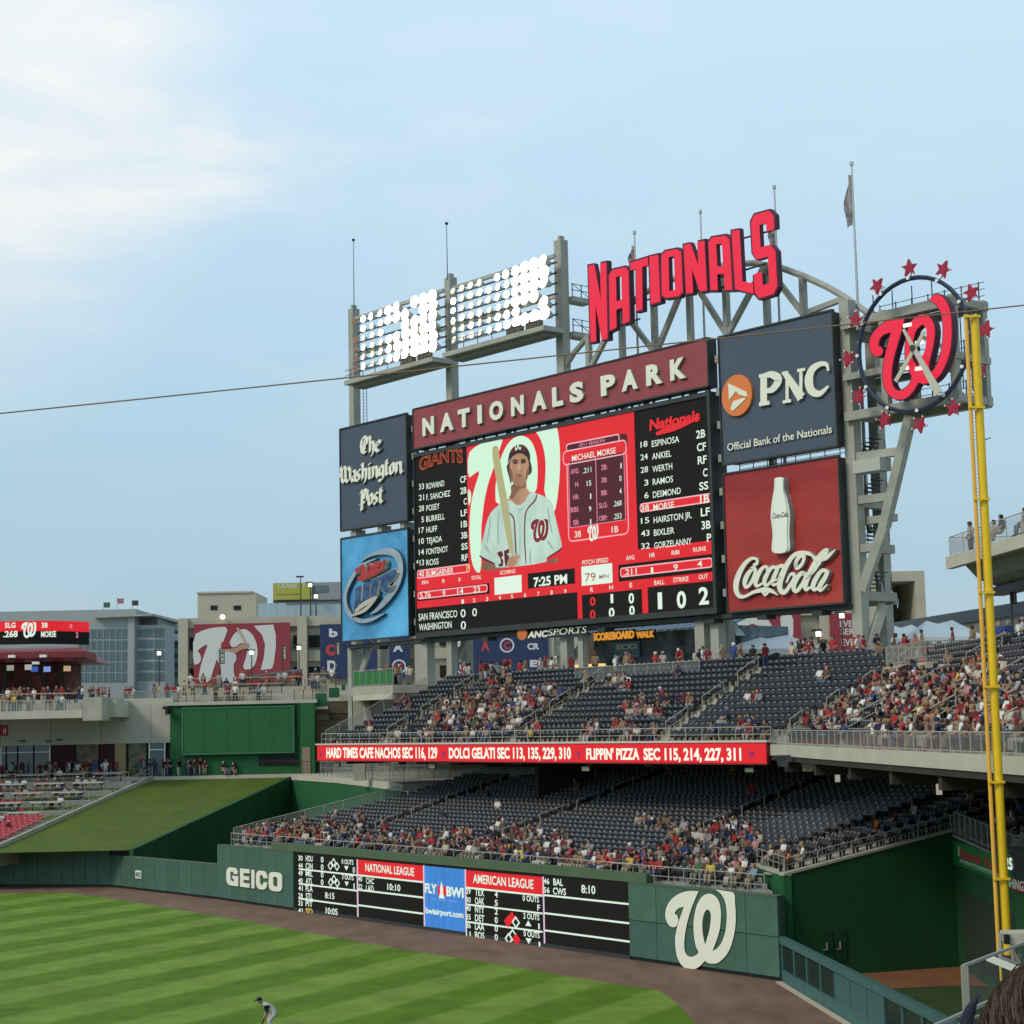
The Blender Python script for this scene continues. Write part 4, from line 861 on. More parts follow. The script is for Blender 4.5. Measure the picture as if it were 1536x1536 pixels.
# ================================================================ big club name on the arch
M_neon = mat('lit_crimson_face', (.78, .014, .05), .5, emit=.95); M_neon_s = mat('letter_side_navy', (.07, .006, .03), .5)
ns = thing('club_name_sign', 'large glowing crimson block letters NATIONALS mounted on the arch', 'sign', BF(25, 0, 30))
UL = {
 'N': [[(0, 0), (0, 1), (.34, 1), (.66, .52), (.66, 1), (1, 1), (1, 0), (.66, 0), (.34, .48), (.34, 0)]],
 'A': [[(0, 0), (0, .92), (.18, 1), (.82, 1), (1, .92), (1, 0), (.66, 0), (.66, .3), (.34, .3), (.34, 0)], [(.36, .44), (.64, .44), (.64, .86), (.36, .86)]],
 'T': [[(0, 1), (1, 1), (1, .84), (.67, .84), (.67, 0), (.33, 0), (.33, .84), (0, .84)]],
 'I': [[(0, 0), (1, 0), (1, 1), (0, 1)]],
 'O': [[(0, .08), (0, .92), (.2, 1), (.8, 1), (1, .92), (1, .08), (.8, 0), (.2, 0)], [(.36, .14), (.64, .14), (.64, .86), (.36, .86)]],
 'L': [[(0, 0), (0, 1), (.42, 1), (.42, .16), (1, .16), (1, 0)]],
 'S': [[(1, .76), (1, .92), (.82, 1), (.18, 1), (0, .92), (0, .55), (.16, .46), (.66, .46), (.66, .14), (.36, .14), (.36, .3), (0, .3), (0, .08), (.18, 0), (.82, 0), (1, .08), (1, .5), (.82, .59), (.36, .59), (.36, .86), (.66, .86), (.66, .76)]]}
LQ = [('N', (886, 513), (911.5, 508), (909.5, 393.5), (882.5, 398.5)), ('A', (915, 496), (944.5, 481), (942.5, 399.5), (913.5, 406)), ('T', (945.5, 469), (973, 462), (972, 386), (945.5, 394)),
      ('I', (976.5, 456.5), (990.5, 452), (987.5, 382), (974, 385)), ('O', (993, 448), (1024.5, 443), (1021.5, 372.5), (992, 378)), ('N', (1029.5, 440.5), (1060.5, 435.5), (1056.5, 361), (1025.5, 367.5)),
      ('A', (1066, 435), (1098.5, 435), (1094, 352.5), (1062.5, 357)), ('L', (1103, 433.5), (1130.5, 441), (1126, 342), (1097.5, 346.5)), ('S', (1133, 449), (1166.5, 439), (1160, 314.5), (1126, 323.5))]
for ch, *q in LQ:
    dq = -1.1; qq = [bpx(x, y, dq) for x, y in q]
    lp = UL[ch]; mb = MB(BF); unitmap(mb, lp, 0, 0, 0, 0, dq-.02, dq-.001, quad=qq)
    cx = sum(p[0] for p in qq)/4; cz = sum(p[1] for p in qq)/4
    q2 = [(p[0]+math.copysign(.13, p[0]-cx), p[1]+math.copysign(.13, p[1]-cz)) for p in qq]
    unitmap(mb, lp, 0, 0, 0, 0, dq, dq+.45, 1, quad=q2); mb.build('letter', [M_neon, M_neon_s], ns)
for ys in (((905, 415), (1160, 345)), ((905, 470), (1150, 395)), ((905, 498), (960, 478)), ((1000, 442), (1130, 425))):
    MB(BF).tube(P_(*ys[0], .1), P_(*ys[1], .1), .07, 6).build('support_tube', M_steeld, ns)
for x in (932, 1033, 1148): 
    ty = np.interp(x, [t_[0] for t_ in top], [t_[1] for t_ in top]); beam('support_arm', P_(x, ty+5, AD), P_(x, ty+5, -.3), .12, ns)
# ================================================================ clock with stars
ck = thing('curly_w_clock', 'round clock with glowing crimson curly W hands and a thin dark ring', 'clock', BF(52, -1, 24))
CD = -1.0
csx, csz = bpx(1369, 517, CD); R_ = (bpx(1369, 417, CD)[1]-bpx(1369, 618, CD)[1])/2
def zc(p, k=4.956): return bpx(1240+p[0]/k, 370+p[1]/k, CD)
n = 40
for i in range(n):
    a0, a1 = 2*math.pi*i/n, 2*math.pi*(i+1)/n
    if i % 4 == 0: mb = MB(BF)
    mb.tube((csx+R_*math.cos(a0), CD, csz+R_*math.sin(a0)), (csx+R_*math.cos(a1), CD, csz+R_*math.sin(a1)), .15, 6, cap=False)
    if i % 4 == 3: mb.build('ring_segment', mat('ring_navy', (.02, .03, .06), .45), ck)
cW = [(600,540),(520,540),(450,570),(390,620),(350,680),(340,740),(355,790),(390,820),(425,810),(440,780),(425,750),(405,740),(415,690),(450,655),(500,640),(480,720),(455,820),(440,920),(445,1020),(475,1090),(520,1130),(580,1140),(630,1115),(670,1070),(705,1015),(740,1025),(780,1015),(820,1000),(865,955),(905,880),(935,790),(948,700),(950,600),(945,520),(925,440),(890,385),(850,360),(815,370),(785,400),(830,430),(865,480),(885,560),(888,650),(880,750),(860,840),(825,910),(790,945),(780,880),(800,800),(820,700),(825,620),(810,560),(770,515),(720,510),(670,540),(635,600),(615,680),(605,770),(610,850),(630,920),(655,970),(640,1020),(600,1060),(555,1075),(520,1050),(505,1000),(505,920),(520,830),(545,740),(575,640)]
cH = [(735,580),(760,610),(765,680),(750,780),(700,900),(665,850),(655,780),(665,700),(690,620)]
mb = MB(BF); mb.prism([[zc(p) for p in crv(l)] for l in (cW, cH)], CD-.32, CD-.3)
mb.prism([[zc(p) for p in crv(l)] for l in (grow(cW, 7), cH)], CD-.29, CD+.25, 1); mb.build('curly_w', [M_neon, M_neon_s], ck)
M_hand = mat('pale_clock_hand', (.52, .50, .40), .5)
for nm, a, b_, w0, w1 in (('hour_hand', (1342.5, 572), (1386, 497), .3, .24), ('minute_hand', (1356, 494), (1409, 590), .18, .55)):
    p, q = bpx(*a, CD-.6), bpx(*b_, CD-.6); dd = -.5 if nm == 'hour_hand' else -.62
    MB(BF).stroke([(*p, w0), (*q, w1)], CD+dd-.08, CD+dd, smooth=0).build(nm, M_hand, ck)
MB(BF).disc((*[bpx(1373, 523, CD-.4)[0]], CD-.75, bpx(1373, 523, CD-.4)[1]), .22, 12, .6).build('hub', M_steeld, ck)
for x, y in ((1362, 488), (1358, 553), (1380, 553), (1380, 514)):
    s, z = bpx(x, y, CD-.3); MB(BF).box((s-.3, CD-.42, z-.1), (s+.3, CD-.3, z+.12)).build('lamp', mat('lamp_lit', (1, .9, .75), .5, emit=1.5), ck)
def starpts(cx, cz, r, rot):
    return [(cx+(r if i % 2 == 0 else r*.42)*math.sin(rot+math.pi*i/5), cz+(r if i % 2 == 0 else r*.42)*math.cos(rot+math.pi*i/5)) for i in range(10)]
M_star = mat('star_crimson', (.50, .018, .06), .5, emit=.42)
stars = [(1316, 429), (1364, 402), (1415, 404), (1457, 439), (1479, 494), (1468, 560), (1430, 612), (1380, 637), (1327, 630), (1288, 594), (1272, 538), (1283, 480)]
for i, (x, y) in enumerate(stars):
    s, z = bpx(x, y, CD); a_ = math.atan2(s-csx, z-csz)
    sp_ = thing('star', '', 'star', BF(s, CD, z), 'stars round the clock') if False else None
    so_ = MB(BF).prism([starpts(s, z, .60, a_)], CD-.12, CD+.12).build('star', M_star, ck)
    mb = MB(BF).tube((s-math.sin(a_)*.3, CD+.2, z-math.cos(a_)*.3), (csx+R_*math.sin(a_), CD+.05, csz+R_*math.cos(a_)), .04, 5); mb.build('star_stem', M_steeld, so_)
    for kk in range(5):
        px_, pz_ = s+.58*math.sin(a_+2*math.pi*kk/5), z+.58*math.cos(a_+2*math.pi*kk/5)
        MB(BF).disc((px_, CD-.16, pz_), .055, 6, .05).build('bulb', M_white, so_)
    s3, z3 = csx+R_*math.sin(a_), csz+R_*math.cos(a_)
    MB(BF).disc((s3, CD-.25, z3), .12, 8, .1).build('ring_lamp', M_white, ck)
# frame behind the clock
cf = thing('clock_frame', 'boxy grey steel frame with railings holding the round clock', 'steel frame', BF(50, 1, 22))
sR_ = bpx(1429, 500, .6)[0]
Z4 = [bpx(1400, y, .6)[1] for y in (457, 540, 602)]
for d in (.4, 3.6):
    for z, hh in zip(Z4, (.62, .45, .6)):
        MB(BF).box((SN[1]+.3 if d < 1 else sF, d, z-hh/2), (sR_+.4, d+.5, z+hh/2)).build('beam', M_steel, cf)
for s in (sF+3.2, sR_-.2, ):
    for d in (.4, 3.6): MB(BF).box((s, d+.02, Z4[2]-.4), (s+.5, d+.48, Z4[0]+.4)).build('post', M_steel, cf)
for z in Z4: MB(BF).box((sR_-.1, .91, z-.25), (sR_+.35, 3.59, z+.25)).build('cross_beam', M_steel, cf); MB(BF).box((SN[1]+.6, .95, z+.3), (sR_-.2, 3.5, z+.36)).build('walkway', M_steeld, cf)
for k_ in range(1, 6):
    z = Z4[2]+(Z4[0]-Z4[2])*k_/6
    for d in (1.2, 2.2, 3.2): MB(BF).tube((sR_+.2, d, z-.5), (sR_+.2, d, z+.6), .04, 4).build('cage_bar', M_steeld, cf)
for z in Z4:
    for i in range(9):
        s = SN[1]+1+i*1.35
        if s < sR_: MB(BF).tube((s, 3.9, z+.3), (s, 3.9, z+1.75), .045, 4).build('rail_post', M_steeld, cf)
    for h_ in (.75, 1.2, 1.65): MB(BF).tube((SN[1]+1, 3.9, z+h_), (sR_+.3, 3.9, z+h_), .028, 4).build('rail', M_steeld, cf)
for i in range(6):
    s = SN[1]+3+i*1.6; 
    if s < sR_: MB(BF).tube((s, .6, Z4[0]+.4), (s, .6, Z4[0]+1.6), .04, 4).build('rail_post', M_steeld, cf)
MB(BF).bar((sF+3.3, 2, Z4[0]-.3), (sR_, 2, Z4[1]), .25).build('brace', M_steel, cf)
# walkway rail between the bank and cola signs
wr = thing('walkway_railing', 'thin dark service railing in the gap between bank and cola signs', 'railing', BF(SN[0], 1.6, 18))
zr = bpx(1086, 709)[1]
for i in range(9): MB(BF).tube((SN[0]+.1+i*1.33, 1.7, zr-.3), (SN[0]+.1+i*1.33, 1.7, zr+.95), .035, 4).build('post', M_steeld, wr)
for h_ in (.35, .65, .92): MB(BF).tube((SN[0], 1.7, zr+h_), (SN[1]+.4, 1.7, zr+h_), .03, 4).build('rail', M_steeld, wr)
# ================================================================ floodlight banks
M_lamp = mat('floodlight_lens', (1.0, .97, .90), .4, emit=9.0); M_lampd = mat('floodlight_off', (.30, .13, .07), .35)
M_hood = mat('floodlight_hood', (.45, .45, .40), .4, metal=.3)
lens = MB(); n = 14
lens.hexa([(.40*math.cos(2*math.pi*i/n), -.30, .40*math.sin(2*math.pi*i/n)) for i in range(n)], [(.38*math.cos(2*math.pi*i/n), -.24, .38*math.sin(2*math.pi*i/n)) for i in range(n)])
me_l = lens.mesh('lens', M_lamp); me_lo = lens.mesh('lens', mat('floodlight_lens_dim', (.95, .90, .70), .4, emit=1.15)); me_ld = lens.mesh('lens_off', M_lampd)
hood = MB(); hood.hexa([(.41*math.cos(2*math.pi*i/n), -.235, .41*math.sin(2*math.pi*i/n)) for i in range(n)], [(.14*math.cos(2*math.pi*i/n), .30, .14*math.sin(2*math.pi*i/n)) for i in range(n)]); me_h = hood.mesh('hood', M_hood)
rotB = math.atan2(BF.S.y, BF.S.x)
def bank(lab, xl, xr, tl, tr, bl_, br_, cols, xs, seed):
    r_ = random.Random(seed)
    t = thing('floodlight_bank', lab, 'floodlights', BF(bpx(xl, tl)[0], 0, bpx(xl, bl_)[1]))
    A, B = bpx(xl, tl, .3)[0], bpx(xr, tr, .3)[0]; zt_ = bpx(xl, tl, .3)[1]; zb_ = bpx(xl, bl_, .3)[1]
    MB(BF).box((A, .35, zt_-.25), (B, .65, zt_+.05)).build('top_beam', M_steel, t)
    zm = zb_+(zt_-zb_)*.36; MB(BF).box((A, .35, zm-.12), (B, .6, zm+.12)).build('middle_beam', M_steel, t)
    MB(BF).box((A, -.9, zb_-.95), (B, 1.4, zb_-.55)).build('walkway', M_steel, t); MB(BF).box((A+.5, -.2, zb_-1.25), (B-.5, 1.0, zb_-.96)).build('walkway_joist', M_concd, t)
    for i in range(7):
        s = A+(B-A)*(i+.5)/7; MB(BF).tube((s, -.8, zb_-.55), (s, -.8, zb_+.4), .035, 4).build('rail_post', M_steeld, t)
    for h_ in (-.1, .38): MB(BF).tube((A, -.8, zb_+h_), (B, -.8, zb_+h_), .03, 4).build('rail', M_steeld, t)
    for rw in range(6):
        z = zb_+.55+(zt_-zb_-1.15)*rw/5
        MB(BF).box((A, .62, z-.06), (B, .74, z+.06)).build('mounting_bar', M_steeld, t)
        for c in range(cols):
            s = A+(B-A)*(c+.5)/cols+r_.uniform(-.06, .06)
            if r_.random() < .04: continue
            loc = BF(s, .1, z)
            h_ = link('floodlight', me_h, loc, t); h_.rotation_euler = (0, 0, rotB)
            h_.rotation_euler.x = -.12+r_.uniform(-.15, .1); h_.rotation_euler.z += r_.uniform(-.2, .2)
            fr_ = (s-A)/(B-A)
            l_ = bpy.data.objects.new('lens', me_ld if (c == 0 and seed == 1) else (me_l if fr_ > xs[0]-.06 or r_.random() < .35 else me_lo)); COL.objects.link(l_); l_.parent = h_
            sc_ = r_.uniform(.68, .84)+(.62 if xs[0] < fr_ < xs[1] else 0)*min(1, (fr_-xs[0])*4); h_.scale = (sc_, sc_, sc_)  # lamps enlarged in the blazing stretch to imitate merging glare
    for k_ in (.62, .80):
        s = A+(B-A)*k_; MB(BF).box((s, -.5, zb_-.53), (s+1.7, -.1, zb_+.15)).build('ballast_box', mat('brown_ballast', (.10, .08, .05), .7, stretch=(9, 1, 1), var=.5, scale=1), t)
    return A, B, zt_, zb_, t
b1 = bank('left floodlight bank, blazing white toward its right end, above the newspaper sign', 531, 663, 476, 436, 565, 530, 10, (.35, 1), 1)
b2 = bank('right floodlight bank of glowing lamps with a tall end post, above the header sign', 678, 829, 430, 374, 523, 489, 11, (.55, 1), 2)
fp = thing('floodlight_posts', 'three tall grey posts carrying the floodlight banks above the signs', 'posts', BF(0, .2, 25))
for x, yt, w_ in ((525.5, 463, .75), (670.5, 416, .8), (835.5, 360, .85)):
    s, z = bpx(x, yt, 1.6); MB(BF).box((s-w_/2, 1.6, 17 if x < 600 else 24), (s+w_/2, 2.4, z)).build('post', M_steel, fp)
    MB(BF).box((s-.05, 1.7, z), (s+.22, 2.2, z+.35)).build('post_cap', M_steel, fp)
s3 = bpx(835.5, 400, 1.6)[0]
for y in (438, 492):
    z = bpx(842, y, .4)[1]
    MB(BF).box((s3-.3, 2.42, z-.25), (s3+.9, 4.6, z+.15)).build('end_platform', M_steel, fp)
    for d in (2.5, 3.5, 4.5): MB(BF).tube((s3+.8, d, z+.15), (s3+.8, d, z+1.25), .04, 4).build('rail_post', M_steeld, fp)
    for h_ in (.7, 1.2): MB(BF).tube((s3+.8, 2.4, z+h_), (s3+.8, 4.5, z+h_), .035, 4).build('rail', M_steeld, fp)
    MB(BF).tube((s3+.8, 2.5, z+1.2), (s3+.8, 4.5, z+.2), .03, 4).build('rail_brace', M_steeld, fp)
ld = thing('ladder', 'thin dark ladder hanging below the left end of the floodlights', 'ladder', BF(bpx(545, 600, 1)[0], 1, 24))
for dx in (0, .55): s = bpx(545, 600, 1)[0]+dx; MB(BF).tube((s, 1, bpx(541, 640, 1)[1]), (s, 1, bpx(541, 585, 1)[1]), .03, 4).build('stile', M_steeld, ld)
mb = MB(BF)
for i in range(11): z = bpx(541, 640, 1)[1]+i*.3; mb.tube((s-.55, 1, z), (s, 1, z), .018, 4)
mb.build('rungs', M_steeld, ld, kind='stuff')
for x, y0, y1, lab in ((530, 360, 470, 'thin lightning rod at the left end of the floodlights'), (670, 335, 420, 'thin lightning rod on the middle floodlight post')):
    s, z = bpx(x+1.2, y1, .4); z1_ = bpx(x, y0, .4)[1]; t = thing('lightning_rod', lab, 'rod', BF(s, .4, z))
    MB(BF).tube((s, .4, z), (s, .4, z1_), .045, 6, r2=.025).build('rod', M_steeld, t); MB(BF).disc((s, .3, z1_), .13, 8, .2).build('tip', M_steeld, t)
# ================================================================ flagpoles
M_pole = mat('flagpole_silver', (.42, .43, .41), .35, metal=.4)
FL = [(951.7, 353, 528, 'leftmost flagpole behind the crimson letters, a small limp flag near its top', 'short'), (1050.6, 322, 502, 'bare flagpole behind the middle of the crimson letters', None),
      (1161.5, 285, 476, 'flagpole behind the last crimson letter with a limp dark flag', 'low'), (1277.5, 250, 480, 'tallest flagpole, right of the arch, with a limp flag', 'long')]
for x, yt, yb, lab, fl in FL:
    d = 3.2; z1_ = bpx(x, yt, d)[1]; s = bpx(x, yt, d)[0]; z0_ = 27.0
    t = thing('flagpole', lab, 'flagpole', BF(s, d, z0_))
    MB(BF).tube((s, d, z0_), (s, d, z1_), .15, 8, r2=.06).build('pole', M_pole, t)
    MB(BF).tube((s, d, z1_+.1), (s, d, z1_+.35), .14, 8).build('finial', M_pole, t); MB(BF).tube((s, d, z1_-.6), (s, d, z1_+.1), .03, 4).build('truck', M_steeld, t)
    if fl:
        y0, y1, ww = {'short': (368, 392, .9), 'low': (322, 362, .9), 'long': (262, 331, 1.0)}[fl]
        za, zb_ = bpx(x, y0, d)[1], bpx(x, y1, d)[1]; mb = MB(BF); n = 8; vs = []; fs = []
        for i in range(n+1):
            v = i/n; z = za+(zb_-za)*v
            for j in range(5):
                u = j/4; w2 = ww*(.25+.75*math.sin(min(1, v*1.6)*1.57))*(1-.55*max(0, v-.6)); vs.append((s-.1-u*w2*.55+.06*math.sin(v*9), d+.22*math.sin(u*9+v*3), z-u*.5*v))
        for i in range(n):
            for j in range(4): a = i*5+j; fs.append((a, a+1, a+6, a+5))
        c = {'short': (.25, .08, .10), 'low': (.07, .08, .16), 'long': (.16, .15, .20)}[fl]
        mb.add(vs, fs).build('flag', mat('flag_'+fl, c, .8, var=.5, scale=1.5, col2=(.35, .33, .35)), t, smooth=True)
# ================================================================ safety cable
cb = MB(); pr = None
for i in range(-12, 37):
    x = -200+i*82; y = 640.5-(x+200)*.10575+ (2.5*math.sin(math.pi*(x+200)/1970) if 0 < i < 25 else 0); p = at(x, y, 56); p = (p.x, p.y, p.z)
    if pr: cb.tube(pr, p, .024, 5, cap=False)
    pr = p
tag(cb.build('cable', mat('worn_cable', (.24, .15, .09), .7)), 'thin brown net cable stretched across the whole view in front of the scoreboard', 'cable')
# ================================================================ foul pole
PY = 60.0
fo = thing('foul_pole', 'tall yellow foul pole of two joined tubes at the right', 'foul pole', (16.1, PY, 5.3))
def vp(x, y, Y=60.0): p = at(x, y, Y); return p
pm0 = vp(1505.5, 1330); pm1 = vp(1462, 475)
mx_ = (pm0.x+pm1.x)/2; zt_ = pm1.z; zb_ = at(1509, 1432, PY).z
M_yel2 = mat('weathered_orange_yellow', (.80, .42, .05), .45, var=.06, scale=2)
MB().tube((mx_, PY, zb_), (mx_, PY, zt_), .150, 14).build('main_tube', M_yel, fo, smooth=False)
sx = mx_-.315
MB().tube((sx, PY-.1, zb_), (sx, PY-.1, zt_+.05), .07, 10).build('side_tube', M_yel2, fo)
MB().tube((sx+.06, PY, 0), (sx+.06, PY, zb_), .045, 8).build('stub_post', M_yel, fo)
z = zt_-.02; i = 0
while z > zb_:
    MB().box((sx-.08, PY-.24, z-.05), (mx_+.15, PY-.155, z+.03)).build('cross_bar', M_yel, fo); z -= 3.15
mb = MB(); 
z = zb_+.1
while z < zt_-.3:
    mb.tube((sx+.07, PY-.03, z), (mx_-.14, PY-.03, z), .006, 3, cap=False); z += .12
mb.build('wire_mesh', M_steeld, fo, kind='stuff')
for y in (550, 565, 660): p = vp(1470, y); MB().tube((mx_+.14, PY, p.z), (mx_+.32, PY-.1, p.z+.06), .018, 5).build('spike', M_steeld, fo)
# ================================================================ seating tiers
def ordinal(n):
    if n < len(ORD): return 'first' if n == 0 else ORD[n]
    ones = ['', 'first', 'second', 'third', 'fourth', 'fifth', 'sixth', 'seventh', 'eighth', 'ninth']; tens = {2: 'twenty', 3: 'thirty', 4: 'forty', 5: 'fifty', 6: 'sixty', 7: 'seventy', 8: 'eighty', 9: 'ninety'}
    tie = {2: 'twentieth', 3: 'thirtieth', 4: 'fortieth', 5: 'fiftieth', 6: 'sixtieth', 7: 'seventieth', 8: 'eightieth', 9: 'ninetieth'}
    n += 1
    if n >= 100: n = 99
    return tie[n//10] if n % 10 == 0 else tens[n//10]+'-'+ones[n % 10]
TIER = {}
seats = []     # (pos, facing angle, row, region)
def tier(name, label, F, o0, z0, rise, depth, nrows, t0, t1, aisles, region, pitch=.545, m=M_concd, below=.5, step0=0):
    T = thing(name, label, 'seating', F(t0(o0), o0, z0)); TIER[region] = T
    ang = math.atan2(F.D.y, F.D.x)-math.pi/2      # seat local +y points up the tier
    for n in range(step0, nrows):
        o = o0+depth*n; z = z0+rise*n; a0, a1, c0, c1 = t0(o), t0(o+depth), t1(o), t1(o+depth)
        lo = z-rise-below
        MB(F).hexa([(a0, o, lo), (c0, o, lo), (c1, o+depth-.004, lo), (a1, o+depth-.004, lo)], [(a0, o, z), (c0, o, z), (c1, o+depth-.004, z), (a1, o+depth-.004, z)]).build('concrete_step', m, T)
        A_, C_ = max(a0, a1)+.35, min(c0, c1)-.35; k_ = int((C_-A_)/pitch)
        for i in range(k_):
            t_ = A_+(i+.5)*(C_-A_)/k_
            if any(abs(t_-a(o)) < .62 for a in aisles): continue
            seats.append((F(t_, o+depth*.62, z), ang, n, region))
        # aisle half-steps
        for a in aisles:
            MB(F).box((a(o)-.5, o-.32, z-rise), (a(o)+.5, o-.004, z-rise*.5)).build('aisle_step', M_conc, T)
    return T
def aisle_rails(F, o0, z0, rise, depth, nrows, ai, where, tn, every=4, h=.95):
    k_ = 0
    for n in range(1, nrows-2, every):
        o = o0+n*depth; t_ = ai(o); z = z0+rise*n; o2 = o+depth*(every-1.6); z2 = z+rise*(every-1.6)
        T = thing('handrail', tn % ordinal(k_), 'handrail', F(t_, o, z), where); k_ += 1
        for oo, zz_ in ((o, z), (o2, z2)): MB(F).tube((t_, oo, zz_), (t_, oo, zz_+h), .032, 6).build('post', M_rail, T)
        MB(F).tube((t_, o, z+h), (t_, o2, z2+h), .032, 6).build('rail', M_rail, T); MB(F).tube((t_, o, z+h*.5), (t_, o2, z2+h*.5), .024, 6).build('rail', M_rail, T)
def railing(name, label, pts, h, step, m=M_rail, glass=None, rails=(1.0, .08), picket=0, r=.03, group=None, cat='railing'):
    """pts: world points along the foot"""
    T = thing(name, label, cat, pts[0], group); pts = [Vector(p) for p in pts]
    up = Vector((0, 0, h))
    for a, b_ in zip(pts, pts[1:]):
        L = (b_-a).length; k_ = max(1, round(L/step))
        for f_ in rails: MB().tube(a+up*f_, b_+up*f_, r*(1 if f_ > .9 else .7), 6).build('rail', m, T)
        me = None
        for i in range(k_+(1 if b_ == pts[-1] else 0)):
            p = a.lerp(b_, i/k_); 
            if me is None: me = MB().tube((0, 0, 0), (0, 0, h), r*.9, 6).mesh('post', m)
            link('post', me, p, T)
        if glass:
            d = (b_-a).normalized(); nn = Vector((-d.y, d.x, 0))*.006
            for i in range(k_):
                p, q = a.lerp(b_, i/k_)+d*.04, a.lerp(b_, (i+1)/k_)-d*.04
                MB().hexa([tuple(p+nn+up*.1), tuple(q+nn+up*.1), tuple(q-nn+up*.1), tuple(p-nn+up*.1)], [tuple(p+nn+up*.93), tuple(q+nn+up*.93), tuple(q-nn+up*.93), tuple(p-nn+up*.93)]).build('panel', glass, T)
        if picket:
            mb = MB(); kk = int(L/picket)
            for i in range(kk): p = a.lerp(b_, (i+.5)/kk); mb.tube(p+up*.1, p+up*.98, .009, 3, cap=False)
            mb.build('pickets', m, T, kind='stuff')
    return T
def t_at(F, o, px, z):
    """t on frame F at offset o whose photo column is px"""
    lo, hi = -30, 120
    for _ in range(40):
        mid = (lo+hi)/2; q = proj(F(mid, o, z))
        if q[2] <= 0 or q[0] > px: hi = mid
        else: lo = mid
    return (lo+hi)/2
# --- lower stand
LZ0, LR, LD = 4.46, .21, .8
la = [t_at(WF, .9, px, 4.5) for px in (500, 687, 927)]
al = [(lambda o, q=q: q+.0*o) for q in la]
t1l = lambda o: 62.6-(o-.5)*1.5 if o < 3.5 else 58.1+.2945*(o-3.5)
tier('lower_stand', 'lower tier of dark seats behind the scores board wall', WF, .5, LZ0, LR, LD, 24, lambda o: 1.8+.6*(o-.5) if o < 12 else 8.7+.15*(o-12), t1l, al, 'lower stand')
PB = WF(58.1, 3.5, 0)
BFR = Frame((PB.x, PB.y, 0), (.137, -.99, 0), (.99, .137, 0))
tier('side_stand', 'small raised side section of dark seats above the bullpen wall', BFR, 0.1, 5.3, .155, .8, 22, lambda o: -.30*o+.1, lambda o: 5.75-.176*o, [lambda o: 3.3-.2*o], 'bullpen side section')
for i, a in enumerate(al): aisle_rails(WF, .5, LZ0, LR, LD, 22, a, 'aisle handrails of the lower stand', ['handrail in the left aisle of the lower stand, %s from the front', 'handrail in the middle aisle of the lower stand, %s from the front', 'handrail in the right aisle of the lower stand, %s from the front'][i], every=4, h=.9)
# front rails of the lower stand
fz = LZ0+.05
railing('stand_railing', 'pale front railing of the lower stand above the insurance wall and scores board', [WF(1.9, .2, 4.34), WF(8.95, .2, 4.34)], .95, 1.2, rails=(1.0, .5))
railing('stand_railing', 'pale front railing of the lower stand running above the scores board', [WF(9.1, .42, 4.88), WF(51.4, .42, 4.88)], .42, 1.4, rails=(1.0,))
railing('stand_railing', 'pale front railing of the lower stand above the big curly W', [WF(49.6, .25, 4.34), WF(62.3, .25, 4.34)], .95, 1.3, rails=(1.0, .45))
pts = [WF(1.8+.6*(o-.5)-.1, o, LZ0+LR*(o-.5)/LD+.05) for o in (.5, 4, 8, 11.9)]
railing('stand_railing', 'sloping glass railing up the left side of the lower stand', pts, 1.15, 1.6, glass=M_glass, rails=(1.0, .1))
# green wall under the left edge, and raised wall at the right
sw = thing('stand_side_wall', 'dark green side wall under the left edge of the lower stand', 'wall', WF(1.8, .5, 0))
MB(WF).hexa([(1.5, .46, 0), (1.72, .46, 0), (8.6, 11.9, 0), (8.4, 11.9, 0)], [(1.5, .46, 4.5), (1.72, .46, 4.5), (8.6, 11.9, 7.6), (8.4, 11.9, 7.6)]).build('wall_face', M_dkg, sw)
# bullpen walls
BC = Vector((PB.x+.8, PB.y-5.8, 0)); B1 = Vector((23.4, 97.6, 0)); B2 = Vector((22.8, 84, 0)); B3 = Vector((23.4, 52, 0))
def quadwall(name, label, P, Q, zp, zq, m, th=.4, capm=None, z0=0, joints=0, par=None):
    P = Vector(P); Q = Vector(Q); S = (Q-P); L = S.length; S.normalize(); D = Vector((-S.y, S.x, 0)); f = Frame(P, S, D if D.dot(P) > 0 else -D)
    T = par or thing(name, label, 'wall', P)
    MB(f).hexa([(0, 0, z0), (L, 0, z0), (L, th, z0), (0, th, z0)], [(0, 0, zp), (L, 0, zq), (L, th, zq), (0, th, zp)]).build('wall_face', m, T)
    if capm: MB(f).hexa([(-.05, -.06, zp+.003), (L, -.06, zq+.003), (L, th, zq+.003), (-.05, th, zp+.003)], [(-.05, -.06, zp+.13), (L, -.06, zq+.13), (L, th, zq+.13), (-.05, th, zp+.13)]).build('wall_cap', capm, T)
    for i in range(joints):
        x = L*(i+1)/(joints+1); zt = zp+(zq-zp)*x/L; MB(f).box((x-.02, -.012, z0), (x+.02, -.001, zt)).build('joint_strip', mat('joint_dark', (.003, .02, .01), .8), T)
    return T, f, L
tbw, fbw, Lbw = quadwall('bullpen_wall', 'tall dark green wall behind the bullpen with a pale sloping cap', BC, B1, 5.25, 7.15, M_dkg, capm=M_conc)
p0 = ground(1232, 1413, 0); 
